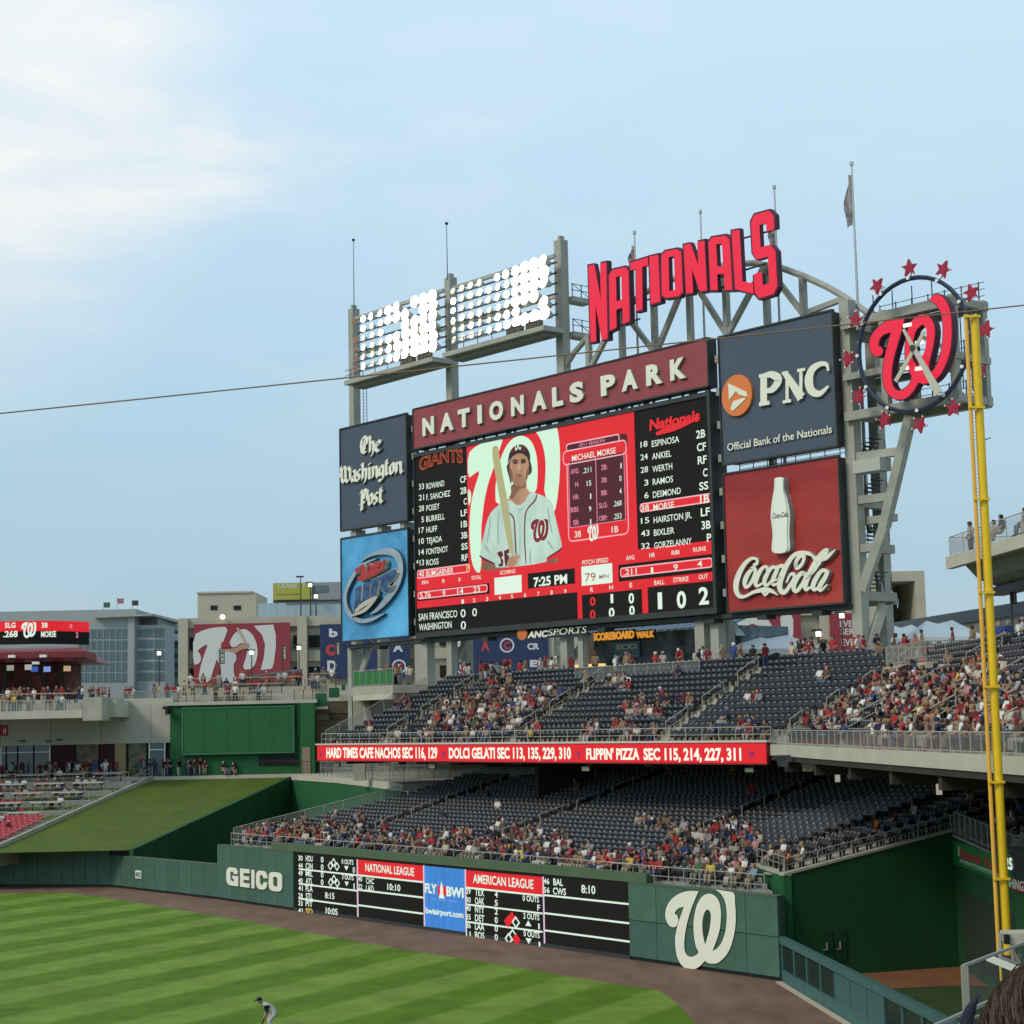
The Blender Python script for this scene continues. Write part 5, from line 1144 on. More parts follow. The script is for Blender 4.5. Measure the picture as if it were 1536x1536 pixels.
# double door in the dark wall
f = fbw
for i, sx_ in enumerate((hit(1232, 1390, BC, f.D), hit(1252, 1390, BC, f.D))):
    s = (sx_-BC).dot(f.S); MB(f).box((s, -.05, .75), (s+.62, -.002, 2.35)).build('door_leaf', mat('door_green', (.008, .05, .02), .6), tbw)
    MB(f).box((s+.22, -.11, 1.35), (s+.27, -.05, 1.75)).build('door_handle', M_rail, tbw); MB(f).box((s+.05, -.11, 1.35), (s+.3, -.05, 1.39)).build('door_handle', M_rail, tbw)
tpw, _, _ = quadwall('bullpen_wall', 'short green wall under the front of the raised side section', WF(58.1, 3.4, 0), BC, 5.35, 5.25, M_midg, capm=M_conc)
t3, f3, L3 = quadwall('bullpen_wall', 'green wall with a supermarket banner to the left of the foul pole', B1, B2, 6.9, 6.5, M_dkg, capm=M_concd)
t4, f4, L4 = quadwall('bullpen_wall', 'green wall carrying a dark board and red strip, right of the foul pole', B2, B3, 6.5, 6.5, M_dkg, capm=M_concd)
# supermarket banner
def fp3(x, y, F=f3, d=-.06): p = hit(x, y, F.O+F.D*d, F.D)-F.O; return p.dot(F.S), p.z
bn = thing('supermarket_banner', 'green supermarket banner with red lettering on the bullpen wall', 'banner', f3(1, -.05, 5))
s0_, z1_ = fp3(1407.5, 1253.5); s1_, _ = fp3(1489, 1270); z0_ = fp3(1409, 1287)[1]
s0_ = max(s0_, .05); zA = z1_-.02
MB(f3).box((s0_, -.06, z0_), (L3, -.01, zA)).build('banner_panel', mat('banner_green', (.02, .20, .045), .5), bn)
k0, k1 = s0_+(L3-s0_)*.13, L3-.3; hz = (zA-z0_)
put_text(MB(f3), 'Harris Teeter', k0+.3, k1, z0_+hz*.42, hz*.34, -.09, .025, .05).build('lettering', mat('banner_red', (.55, .05, .05), .5), bn)
MB(f3).box((k0, -.085, z0_+hz*.17), (k1, -.065, z0_+hz*.32)).build('slogan_strip', mat('banner_pale', (.45, .60, .40), .5), bn)
put_text(MB(f3), 'Your Neighborhood Food Market', k0+.2, k1-.2, z0_+hz*.2, hz*.075, -.095, 0, .01).build('lettering', M_dkg, bn)
MB(f3).box((k0-.3, -.09, z0_+hz*.42), (k0+.05, -.065, z0_+hz*.86)).build('banner_mark', mat('banner_cream', (.6, .6, .4), .5), bn)
# dark board, '25', red strip with lettering
db = thing('pitch_board', 'dark board with glowing number 25 at the right edge of the photo', 'scoreboard', f4(2, -.1, 4.5))
def fp4(x, y, d=-.08): return fp3(x, y, f4, d)
sA, zA1 = fp4(1510, 1284); sB = fp4(1560, 1300)[0]; zB1 = fp4(1512, 1316)[1]
sA2 = max(.2, fp4(1500, 1290)[0])
MB(f4).box((sA2, -.08, fp4(1510, 1318)[1]), (sB+6, -.02, fp4(1510, 1268)[1])).build('board_face', mat('board_charcoal', (.03, .028, .026), .6), db)
put_text(MB(f4), '25', fp4(1509.5, 1300)[0], fp4(1520, 1300)[0], fp4(1510, 1302)[1], fp4(1510, 1285)[1]-fp4(1510, 1302)[1], -.12, 0, .04).build('lettering', M_led_w, db)
MB(f4).box((sA2, -.12, fp4(1510, 1331)[1]), (sB+6, -.085, fp4(1510, 1318)[1])).build('red_strip', M_red, db)
put_text(MB(f4), 'WASHINGTON', fp4(1500, 1330)[0], fp4(1556, 1338)[0], fp4(1512, 1329)[1], .42, -.15, .02, .01).build('lettering', M_cream, db)
railing('stand_railing', 'dim railing above the supermarket banner under the deck', [f3(0, .1, 7.05), f3(L3, .1, 6.65)], 1.15, 1.4, glass=M_glass, rails=(1, .1))
railing('stand_railing', 'dim railing above the dark board at the right edge', [f4(.3, .1, 6.65), f4(L4, .1, 6.65)], 1.15, 1.6, glass=M_glass, rails=(1, .1))
railing('stand_railing', 'railing along the sloping top of the bullpen wall', [fbw(.1, .2, 5.4), fbw(Lbw, .2, 7.3)], .7, 1.9, rails=(1, .5), r=.024)
railing('stand_railing', 'short slanting railing at the front of the raised side section', [tuple(WF(58.3, 3.6, 5.5)), (BC.x+.1, BC.y+.2, 5.4)], .8, 1.2, rails=(1, .5), r=.024)
# bar under banner
MB(f3).box((1.6, -.02, .6), (L3, -.003, 4.2)).build('dark_recess', mat('bullpen_screen', (.02, .035, .02), .8, stretch=(1, 1, 8), var=.3, scale=2), t3)
# side seats beyond the bullpen
SF = Frame((23.4, 97.6, 0), (-.0437, -.999, 0), (.999, -.0437, 0))
tier('side_stand', 'shaded tier of seats above the supermarket banner', SF, .6, 6.75, .25, .8, 12, lambda o: 0, lambda o: 50, [lambda o: 5.5, lambda o: 20], 'shaded right section')
# interior under the deck
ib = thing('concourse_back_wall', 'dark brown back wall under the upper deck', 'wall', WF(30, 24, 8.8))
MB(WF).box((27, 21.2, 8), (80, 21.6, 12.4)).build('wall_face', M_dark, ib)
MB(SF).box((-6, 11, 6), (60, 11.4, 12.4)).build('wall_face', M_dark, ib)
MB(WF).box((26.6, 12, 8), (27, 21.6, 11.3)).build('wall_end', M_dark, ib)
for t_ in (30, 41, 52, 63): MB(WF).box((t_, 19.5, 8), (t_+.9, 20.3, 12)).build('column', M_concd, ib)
# ================================================================ upper deck
UZ0, UR, UD = 11.98, .40, .8
CT = 55.1
DBF = Frame(WF(CT, 8.0, 0), (.0563, -.9984, 0), (.9984, .0563, 0))
NRU = 13
t1u = lambda o: CT+.2945*(o-8)
t0u = lambda o: 2.7+.22*(o-8.5)
ua = [t_at(WF, 8.9, px, 12.3) for px in (575, 765, 992)]
au = [(lambda o, q=q: q) for q in ua]
ta = tier('upper_deck', 'upper deck of dark seats right behind the red ribbon board', WF, 8.5, UZ0, UR, UD, NRU, t0u, t1u, au+[lambda o: t1u(o)-.1], 'upper deck', m=M_conc, below=.3)
t0b = lambda o: -.295*o
tbk = tier('upper_deck', 'right wing of the upper deck with its pale concrete front edge', DBF, .5, UZ0, UR, UD, NRU, t0b, lambda o: 62, [lambda o: t0b(o)+.1, lambda o: 13.5, lambda o: 26, lambda o: 38], 'right wing of the upper deck', m=M_conc, below=.3)
for i, (a, nm) in enumerate(zip(au, ('left', 'middle', 'right'))): aisle_rails(WF, 8.5, UZ0, UR, UD, NRU, a, 'aisle handrails of the upper deck', 'handrail in the '+nm+' aisle of the upper deck, %s from the front', every=4)
aisle_rails(WF, 8.5, UZ0, UR, UD, NRU, lambda o: t1u(o)+.0, 'aisle handrails of the upper deck', 'handrail in the corner aisle of the upper deck, %s from the front', every=3)
for nm, q in (('first', 13.5), ('second', 26), ('third', 38)): aisle_rails(DBF, .5, UZ0, UR, UD, NRU, lambda o, q=q: q, 'aisle handrails of the upper deck', 'handrail in the '+nm+' aisle of the right deck wing, %s from the front', every=4)
# deck front edge, soffit
MB(WF).box((2.3, 8.0, 11.2), (CT, 8.5, 11.95)).build('front_beam', M_conc, ta)
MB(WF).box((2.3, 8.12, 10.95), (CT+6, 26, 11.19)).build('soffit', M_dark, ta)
mb = MB(DBF).hexa([(0, -.02, 11.28), (62, -.02, 11.28), (62, .5, 11.28), (0, .5, 11.28)], [(0, -.02, 11.9), (62, -.02, 11.9), (62, .5, 11.9), (0, .5, 11.9)])
mb.build('front_edge', M_conc2, tbk)
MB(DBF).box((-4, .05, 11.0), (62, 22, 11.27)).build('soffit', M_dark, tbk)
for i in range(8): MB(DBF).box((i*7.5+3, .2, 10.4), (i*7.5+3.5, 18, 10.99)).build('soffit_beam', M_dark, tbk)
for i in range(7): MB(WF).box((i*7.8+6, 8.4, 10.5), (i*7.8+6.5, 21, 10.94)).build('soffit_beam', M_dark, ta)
# ribbon board
rb = thing('ribbon_board', 'long glowing red ribbon board with white food adverts along the deck front', 'ribbon board', WF(2.5, 7.9, 10.75))
MB(WF).box((2.5, 7.72, 10.72), (CT, 7.99, 12.02)).build('cabinet', M_maroon, rb)
MB(WF).box((2.55, 7.69, 10.8), (CT-.05, 7.715, 11.98)).build('led_face', M_led_r, rb)
MB(WF).box((2.4, 7.6, 12.03), (CT+.1, 8.45, 12.15)).build('top_trim', mat('pinkish_white_trim', (.62, .50, .46), .6), rb)
def rpx(x, y, d=7.66): return WF.px(x, y, d)
for s, x0, x1, yb, yt in (('HARD TIMES CAFE NACHOS SEC 116, 129', 489.5, 656, 1136.2, 1121.6), ('DOLCI GELATI SEC 113, 135, 229, 310', 673.5, 856.5, 1137, 1121.6), ("FLIPPIN' PIZZA", 879.5, 959, 1138.6, 1122.6), ('SEC 115, 214, 227, 311', 965.5, 1112, 1139.4, 1122.4)):
    a, z0 = rpx(x0, yb); z1 = rpx(x0, yt)[1]; put_text(MB(WF), s, a, rpx(x1, yb)[0], z0, z1-z0, 7.66, 0, .035).build('lettering', mat('led_cream', (.98, .93, .78), .5, emit=1.0), rb)
for x in (481, 665, 867.5, 1127.5):
    s, z = rpx(x, 1131); MB(WF).prism([starpts(s, z, .28, 0)], 7.66, None).build('star_mark', mat('led_purple', (.32, .03, .22), .5, emit=.6), rb)
# section signs under the deck front
for i, (x, y, w_, h_) in enumerate(((505, 1146.5, 9, 8), (617, 1142.8, 16, 6), (648, 1149, 10, 8.5), (878.5, 1153, 12, 8), (1124, 1155, 14, 8))):
    a, z1 = WF.px(x-w_/2, y-h_/2, 8.3); b_ = WF.px(x+w_/2, y, 8.3)[0]; z0 = WF.px(x, y+h_/2, 8.3)[1]
    T = thing('section_sign', 'small pale section sign hanging under the ribbon board, %s from the left' % ordinal(i), 'sign', WF(a, 8.3, z0), 'section signs under the deck front')
    MB(WF).box((a, 8.3, z0), (b_, 8.4, z1)).build('sign_frame', M_steeld, T); MB(WF).box((a+.05, 8.27, z0+.05), (b_-.05, 8.295, z1-.05)).build('sign_face', mat('sign_cream_lit', (.50, .47, .30), .5), T)
for x, y, lab in ((1256.5, 1166, 'small lit section sign in the dark under the right deck wing, left one'), (1409, 1184, 'small lit section sign in the dark under the right deck wing, right one')):
    p = at(x, y, 98 if x < 1300 else 84); T = thing('section_sign', lab, 'sign', p, 'section signs under the deck front')
    MB().box((p.x-.13, p.y, p.z-.25), (p.x+.13, p.y+.1, p.z+.25)).build('sign_face', mat('sign_cream_dim', (.6, .58, .42), .5, emit=.55), T); MB().tube((p.x, p.y+.05, p.z+.25), (p.x, p.y+.05, 11.2), .02, 4).build('hanger', M_steeld, T)
for x, y in ((1175, 1141), (1213, 1148)):
    p = at(x, y, 99); T = thing('speaker', ('pale' if x > 1200 else 'dark')+' loudspeaker hanging under the corner of the right deck wing', 'loudspeaker', p)
    MB().hexa([(p.x-.35, p.y-.2, p.z-.3), (p.x+.15, p.y-.3, p.z-.35), (p.x+.2, p.y+.3, p.z-.2), (p.x-.3, p.y+.3, p.z-.15)], [(p.x-.45, p.y-.2, p.z+.25), (p.x+.4, p.y-.3, p.z+.3), (p.x+.4, p.y+.3, p.z+.3), (p.x-.4, p.y+.3, p.z+.3)]).build('speaker_cabinet', M_conc if x > 1200 else M_boardframe, T)
    MB().tube((p.x, p.y, p.z+.25), (p.x, p.y, 11.2), .04, 5).build('hanger', M_steeld, T)
railing('deck_railing', 'galvanised front railing above the red ribbon board', [WF(2.6, 8.1, 12.15), WF(CT, 8.1, 12.15)], .78, 1.5, rails=(1.0, .45))
railing('deck_railing', 'galvanised front railing along the right deck wing', [DBF(0, .2, 11.9), DBF(62, .2, 11.9)], .82, 1.3, rails=(1.0, .12), glass=M_glass)
railing('deck_railing', 'sloping glass railing up the left edge of the upper deck', [WF(t0u(o)-.15, o, UZ0+UR*(o-8.5)/UD+.05) for o in (8.5, 12, 15, 17.2)], 1.15, 1.5, glass=M_glass, rails=(1.0, .1))
# plaza level behind the deck
pz = MB(); 
def slab(name, pts, z0, z1, m, **k):
    lo = [(p[0], p[1], z0) for p in pts]; hi = [(p[0], p[1], z1) for p in pts]
    A_ = sum(pts[i][0]*pts[(i+1) % len(pts)][1]-pts[(i+1) % len(pts)][0]*pts[i][1] for i in range(len(pts)))
    if A_ < 0: lo, hi = lo[::-1], hi[::-1]
    return MB().hexa(lo, hi).build(name, m, **k)
bk = 8.5+UD*NRU
W2 = lambda t, o: tuple(WF(t, o, 0))[:2]
corner_b = tuple(DBF(t0b(.5+UD*NRU), .5+UD*NRU, 0))[:2]
PL = [W2(-2.6, 14.2), W2(t0u(14.2), 14.2), W2(t0u(bk), bk+.02), W2(t1u(bk), bk+.02), corner_b, tuple(DBF(62, .5+UD*NRU+.02, 0))[:2], (140, 40), (140, 290), (-95, 290), (-95, 189.2), (-17.7, 189.2)]
slab('upper_plaza', PL, 16.2, ZP, M_conc, kind='structure')
# seats of which the nearest are individuals
M_seat = mat('seat_navy_black', (.014, .017, .025), .42, spec=.45, var=.2, scale=6); M_seatl = mat('seat_top_edge', (.42, .43, .44), .3, spec=.6)  # pale second material paints the sky glint on seat tops
M_seatlow = mat('seat_sidelit_grey', (.040, .040, .045), .42, spec=.4, var=.2, scale=6)  # greyer copy of the seat colour, side light painted in
smb = MB()
smb.hexa([(-.255, .03, .58), (.255, .03, .58), (.255, .09, .58), (-.255, .09, .58)], [(-.245, .09, .81), (.245, .09, .81), (.245, .16, .83), (-.245, .16, .83)])
smb.hexa([(-.2, -.1, .40), (.2, -.1, .40), (.2, .0, .36), (-.2, .0, .36)], [(-.2, -.03, .57), (.2, -.03, .57), (.2, .03, .57), (-.2, .03, .57)], 2)
smb.box((-.24, -.02, .0), (-.2, .08, .55), 2)
smb.hexa([(-.06, .085, .80), (.06, .085, .80), (.06, .165, .82), (-.06, .165, .82)], [(-.05, .085, .85), (.05, .085, .85), (.05, .165, .86), (-.05, .165, .86)], 1)  # small pale block shaped as the glint on the back
M_seatk = mat('seat_shade_black', (.004, .004, .005), .8)  # black painted in for the shade below the seat backs
# ================================================================ people: a few body meshes, grown as one skin each
def pose_mesh(name, V, Eg, mats_of_edge, sub=0, hairz=None, capbrim=False):
    me = bpy.data.meshes.new(name+'_bones'); me.from_pydata([v[:3] for v in V], [e[:2] for e in Eg], []); o = bpy.data.objects.new(name, me); COL.objects.link(o)
    md = o.modifiers.new('s', 'SKIN'); md.use_smooth_shade = True
    sv = me.skin_vertices[0].data
    for i, v in enumerate(V): sv[i].radius = (v[3], v[4] if len(v) > 4 else v[3]); sv[i].use_root = (i == 0)
    if sub: m2 = o.modifiers.new('d', 'SUBSURF'); m2.levels = sub; m2.render_levels = sub
    return o, me, V, Eg, mats_of_edge
def finish(pk, dg, hair):
    o, me, V, Eg, mo = pk
    ev = o.evaluated_get(dg); nm = bpy.data.meshes.new_from_object(ev); nm.name = o.name
    VV = [Vector(v[:3]) for v in V]; mi = []
    for p in nm.polygons:
        c = p.center; best = 9; b_ = 0
        for k_, e in enumerate(Eg):
            a, q = VV[e[0]], VV[e[1]]; ab = q-a; t_ = max(0, min(1, (c-a).dot(ab)/max(ab.length_squared, 1e-9))); d = (c-a-ab*t_).length-.6*(V[e[0]][3]*(1-t_)+V[e[1]][3]*t_)
            if d < best: best = d; b_ = k_
        s = mo[b_]
        if s == 'head': s = 3 if hair(c) else 0
        mi.append(s)
    nm.materials.clear()
    for k_ in range(5): nm.materials.append(None)
    nm.polygons.foreach_set('material_index', mi); nm.update()
    COL.objects.unlink(o); bpy.data.objects.remove(o); bpy.data.meshes.remove(me)
    return nm
SEATED = dict(
 V=[(0,.02,.50,.15,.13),(0,.04,.72,.14,.11),(0,.02,.96,.17,.12),(0,.0,1.10,.06),(0,-.02,1.19,.085),(0,-.03,1.31,.10),(0,-.02,1.38,.06),
    (-.19,.02,1.03,.065),(-.24,-.06,.78,.05),(-.14,-.30,.66,.042),(-.10,-.38,.66,.04), (.19,.02,1.03,.065),(.24,-.06,.78,.05),(.14,-.30,.66,.042),(.10,-.38,.66,.04),
    (-.11,-.10,.50,.095),(-.13,-.46,.52,.075),(-.13,-.50,.12,.05),(-.13,-.64,.05,.045), (.11,-.10,.50,.095),(.13,-.46,.52,.075),(.13,-.50,.12,.05),(.13,-.64,.05,.045)],
 E=[(0,1),(1,2),(2,3),(3,4),(4,5),(5,6),(2,7),(7,8),(8,9),(9,10),(2,11),(11,12),(12,13),(13,14),(0,15),(15,16),(16,17),(17,18),(0,19),(19,20),(20,21),(21,22)],
 M=[1,1,1,0,'head','head',1,1,0,0,1,1,0,0,2,2,2,4,2,2,2,4])
def vary(P, f): return dict(V=[f(i, *v) for i, v in enumerate(P['V'])], E=P['E'], M=P['M'])
def lean(i, x, y, z, *r): k_ = max(0, z-.5) if i < 15 else 0; return (x, y-.28*k_*1.1, z-.05*k_, *r)
def backl(i, x, y, z, *r): k_ = max(0, z-.5) if i < 15 else 0; return (x+.05*k_, y+.14*k_, z, *r)
def handsup(i, x, y, z, *r):
    if i in (9, 10): return (x*.75, -.22 if i == 9 else -.24, 1.0 if i == 9 else 1.10, *r)
    if i in (13, 14): return (x, y, z, *r)
    return (x, y, z, *r)
def sidel(i, x, y, z, *r): k_ = max(0, z-.5) if i < 15 else 0; return (x-.22*k_, y-.06*k_, z-.03*k_, *r)
def twist(i, x, y, z, *r):
    if i < 15 and z > .6: c, s = math.cos(.7), math.sin(.7); return (x*c-y*s+.05, x*s+y*c-.03, z, *r)
    return (x, y, z, *r)
def armout(i, x, y, z, *r):
    if i in (8, 9, 10): return ((-.38, -.56, -.62)[i-8], .02, (.92, .90, .90)[i-8], *r)
    if i in (13, 14): return (.10, -.20 if i == 13 else -.19, .92 if i == 13 else 1.16, *r)
    return (x, y, z, *r)
def long_(i, x, y, z, *r): return (x, y, z, *r)
STAND = dict(
 V=[(0,0,.92,.15,.12),(0,.0,1.15,.13,.10),(0,.0,1.36,.17,.12),(0,.0,1.49,.06),(0,-.02,1.57,.085),(0,-.03,1.69,.10),(0,-.02,1.76,.06),
    (-.20,.0,1.42,.065),(-.27,.02,1.15,.05),(-.22,-.14,.93,.042),(-.21,-.18,.86,.04), (.20,.0,1.42,.065),(.27,.02,1.15,.05),(.20,-.18,1.02,.042),(.17,-.25,1.06,.04),
    (-.10,0,.86,.10),(-.12,-.02,.48,.07),(-.13,.02,.10,.05),(-.14,-.13,.05,.045), (.10,0,.86,.10),(.12,-.03,.48,.07),(.14,.02,.10,.05),(.15,-.13,.05,.045)],
 E=SEATED['E'], M=SEATED['M'])
def walk(i, x, y, z, *r):
    if i in (16, 17, 18): return (x, y-.18*(1 if i > 16 else .5), z, *r)
    if i in (20, 21, 22): return (x, y+.22*(1 if i > 20 else .4), z+(.06 if i > 20 else 0), *r)
    return (x, y, z, *r)
poses = {'seated': SEATED, 'seated_lean': vary(SEATED, lean), 'seated_back': vary(SEATED, backl), 'seated_hand': vary(SEATED, handsup), 'seated_side': vary(SEATED, sidel), 'seated_twist': vary(SEATED, twist), 'seated_arm': vary(SEATED, armout), 'standing': STAND, 'walking': vary(STAND, walk)}
pks = {k_: pose_mesh('person', p['V'], p['E'], p['M']) for k_, p in poses.items()}
# the outfielder: bent forward, hands on knees (faces local -y)
FV = [(0,.16,.86,.15,.13),(0,-.02,1.02,.13,.11),(0,-.26,1.18,.16,.12),(0,-.38,1.24,.06),(0,-.46,1.27,.082,.085),(0,-.54,1.34,.098,.095),(0,-.53,1.41,.07),
      (-.19,-.26,1.14,.065),(-.24,-.24,.86,.05),(-.17,-.30,.64,.042),(-.15,-.33,.58,.045), (.19,-.26,1.14,.065),(.26,-.22,.86,.05),(.20,-.34,.66,.042),(.18,-.38,.56,.05),
      (-.13,.14,.80,.105),(-.20,-.16,.50,.08),(-.22,.04,.12,.055),(-.24,-.12,.05,.05), (.13,.14,.80,.105),(.20,-.16,.50,.08),(.22,.06,.12,.055),(.24,-.10,.05,.05)]
FV = [(v[0]*1.05, v[1], v[2], *[q*(1.34 if v[2] < 1.2 else 1.12) for q in v[3:]]) for v in FV]
pkf = pose_mesh('person', FV, SEATED['E'], [1, 1, 1, 0, 'head', 'head', 1, 3, 0, 0, 1, 3, 0, 0, 2, 2, 2, 4, 2, 2, 2, 4], sub=2)
dg = bpy.context.evaluated_depsgraph_get(); dg.update()
PM = {}
for k_, pk in pks.items():
    V = pk[2]; hz = V[5]
    PM[k_] = finish(pk, dg, lambda c, hz=hz: c.z > hz[2]+.02 or (c.y > hz[1]-.02 and c.z > hz[2]-.10))
    PM[k_+'_long'] = None
PF = finish(pkf, dg, lambda c: c.z > 1.375)
PM = {k_: v for k_, v in PM.items() if v}
SHIRTS = [('red', (.36, .025, .03), 15), ('dark red', (.15, .018, .025), 13), ('white', (.66, .65, .62), 22), ('light grey', (.30, .30, .30), 12), ('navy', (.018, .024, .06), 12), ('black', (.012, .012, .013), 12),
          ('tan', (.24, .165, .10), 13), ('light blue', (.20, .30, .40), 4), ('orange', (.45, .14, .05), 3), ('yellow', (.58, .42, .08), 1.2), ('green', (.06, .15, .06), 1.2), ('pink', (.45, .22, .23), 4), ('brown', (.10, .06, .035), 11), ('blue', (.03, .06, .20), 3), ('cream', (.48, .43, .32), 7)]
HAIRS = [('brown hair', (.045, .022, .012), 30), ('black hair', (.008, .007, .007), 22), ('blond hair', (.28, .18, .07), 14), ('grey hair', (.25, .24, .23), 8), ('red cap', (.38, .02, .03), 12), ('white cap', (.62, .62, .6), 7), ('navy cap', (.02, .025, .07), 6)]
SKINS = [(.34, .20, .145), (.28, .16, .11), (.38, .24, .18), (.12, .065, .045), (.20, .115, .08)]
PANTS = [(.30, .24, .17), (.03, .045, .10), (.015, .015, .017), (.10, .14, .22), (.42, .40, .36), (.20, .17, .13)]
def cm(prefix, c): return mat(prefix, c, .85 if 'skin' not in prefix else .55)
SH_M = {n: cm('cloth_'+n.replace(' ', '_'), c) for n, c, _ in SHIRTS}; HA_M = {n: cm('hair_'+n.replace(' ', '_'), c) for n, c, _ in HAIRS}
SK_M = [cm('skin_%d' % i, c) for i, c in enumerate(SKINS)]; PA_M = [cm('trousers_%d' % i, c) for i, c in enumerate(PANTS)]; SHOE = cm('dark_shoes', (.05, .045, .04))
def pick(L): 
    r = rng.random()*sum(x[2] for x in L)
    for x in L:
        r -= x[2]
        if r <= 0: return x
    return L[-1]
people = []   # dict(pos, ang, pose, row, region, shirt, hair, skin, pants)
def person(pos, ang, pose=None, row=None, region='', shirt=None, hair=None, scale=None, lab=None):
    pose = pose or rng.choice(['seated', 'seated_lean', 'seated_back', 'seated_hand', 'seated_side', 'seated_twist', 'seated_arm', 'seated_lean'])
    people.append(dict(pos=Vector(pos), ang=ang, pose=pose, row=row, region=region, shirt=shirt or pick(SHIRTS)[0], hair=hair or pick(HAIRS)[0], skin=rng.choice([0, 0, 1, 1, 2, 2, 2, 3, 4]), pants=rng.randrange(len(PANTS)), scale=scale or rng.uniform(.92, 1.06), lab=lab))
# --- who sits where: clumps read off the photograph (px, py, rx, ry, density)
C_LOW = [(1075, 1262, 78, 26, .8), (770, 1250, 40, 12, .6), (640, 1262, 20, 12, .55), (985, 1233, 34, 9, .45), (835, 1270, 40, 12, .35), (700, 1262, 40, 14, .5), (540, 1232, 8, 8, .6), (578, 1240, 9, 9, .7), (500, 1240, 8, 8, .8), (400, 1262, 70, 20, .85), (480, 1268, 60, 20, .75), (1100, 1300, 60, 26, .75)]
C_UP = [(720, 1078, 72, 26, .85), (765, 1056, 50, 22, .8), (700, 1060, 50, 14, .6), (640, 1094, 30, 10, .35), (605, 1058, 16, 8, .8), (745, 1018, 26, 14, .6), (995, 1052, 42, 9, .85), (972, 1070, 44, 8, .7), (930, 1096, 58, 9, .6), (935, 1028, 30, 8, .75), (822, 1046, 24, 16, .8), (808, 1062, 14, 10, .7), (500, 1094, 24, 8, .25),
        (1258, 1070, 38, 24, .75), (1330, 1072, 26, 20, .5), (1330, 1035, 42, 18, .9), (1395, 1060, 55, 46, .86), (1430, 1090, 60, 26, .9), (1480, 1050, 60, 60, .86), (1237, 1016, 16, 6, .8), (1130, 1046, 14, 6, .9), (1128, 1086, 14, 7, .9), (1190, 1087, 24, 8, .3), (1360, 1020, 60, 14, .8), (1530, 1080, 30, 40, .8), (812, 1092, 16, 8, .7), (1180, 1094, 30, 6, .15)]
def dens(reg, n, x, y):
    if reg == 'lower stand':
        b_ = {0: .6, 1: .5, 2: .32, 3: .15, 4: .05, 5: .02}.get(n, .008)
        if x < 520 and n < 4: b_ = max(b_, .6)
        L = C_LOW
    elif reg in ('upper deck', 'right wing of the upper deck'): b_ = .012; L = C_UP; y -= 0
    elif reg == 'bullpen side section': return .5 if n < 2 else .03
    else: return .07
    for cx, cy, rx, ry, d in L:
        if ((x-cx)/rx)**2+((y-cy)/ry)**2 < 1: b_ = max(b_, d*.68)
    if reg != 'lower stand' and n == 0: b_ = max(b_, .14)
    return b_
empty = []
for pos, ang, n, reg in seats:
    x, y, d = proj(pos+Vector((0, 0, .7)))
    if not (-60 < x < 1600): 
        if 0 < d < 200 and -400 < x < 1900: empty.append((pos, ang, n, reg, d, x, y))
        continue
    if rng.random() < dens(reg, n, x, y): person(pos+Vector((math.sin(ang)*.02, -math.cos(ang)*.02, -.02)), ang+rng.uniform(-.5, .5), row=n, region=reg)
    empty.append((pos, ang, n, reg, d, x, y))
# seats: the 300 that show largest are objects, the rest one object per tier
empty.sort(key=lambda e: e[4])
vis = [e for e in empty if 20 < e[5] < 1530 and e[6] < 1500 and e[3] != 'shaded right section']
own = set(id(e) for r_ in set(e[3] for e in vis) for e in [q for q in vis if q[3] == r_][:{'lower stand': 290, 'upper deck': 250, 'right wing of the upper deck': 290}.get(r_, 120)])
me_seat = {r: smb.mesh('seat', [M_seatlow if 'lower' in r or 'side' in r else M_seat, M_seatl, M_seatk]) for r in set(e[3] for e in empty)}
names = {'lower stand': ('dark stadium seat greyed for side light in the lower stand', 'seats of the lower stand'), 'upper deck': ('dark navy stadium seat in the upper deck', 'seats of the upper deck'),
         'right wing of the upper deck': ('dark navy stadium seat in the right wing of the upper deck', 'seats of the right deck wing'), 'bullpen side section': ('dark seat in the raised section beside the bullpen', 'seats beside the bullpen'), 'shaded right section': ('dark seat in the shade over the supermarket banner', 'seats over the banner')}
for e in empty:
    if id(e) in own:
        o = link('seat', me_seat[e[3]], e[0], TIER[e[3]]); o.rotation_euler = (0, 0, e[1])
sv = np.array(smb.v); sf = smb.f; smi = smb.m
for reg in names:
    L = [e for e in empty if e[3] == reg and id(e) not in own]
    if not L: continue
    vs = []; fs = []
    for pos, ang, *_ in L:
        c, s = math.cos(ang), math.sin(ang); R_m = np.array([[c, -s, 0], [s, c, 0], [0, 0, 1]]); vs.append(sv@R_m.T+np.array(pos))
    V = np.concatenate(vs); nV = len(sv); fa = np.array(sf)
    F_ = (fa[None]+(np.arange(len(L))*nV)[:, None, None]).reshape(-1, 4)
    me = bpy.data.meshes.new('seat_rows'); me.vertices.add(len(V)); me.vertices.foreach_set('co', V.ravel()); me.loops.add(F_.size); me.loops.foreach_set('vertex_index', F_.ravel()); me.polygons.add(len(F_)); me.polygons.foreach_set('loop_start', np.arange(len(F_))*4); me.polygons.foreach_set('loop_total', np.full(len(F_), 4))
    me.materials.append(M_seatlow if 'lower' in reg or 'side' in reg else M_seat); me.materials.append(M_seatl); me.materials.append(M_seatk); me.polygons.foreach_set('material_index', np.tile(np.array(smi), len(L))); me.update(); me.validate()
    o = link('seat_rows', me, (0, 0, 0), TIER[reg]); o['kind'] = 'stuff'
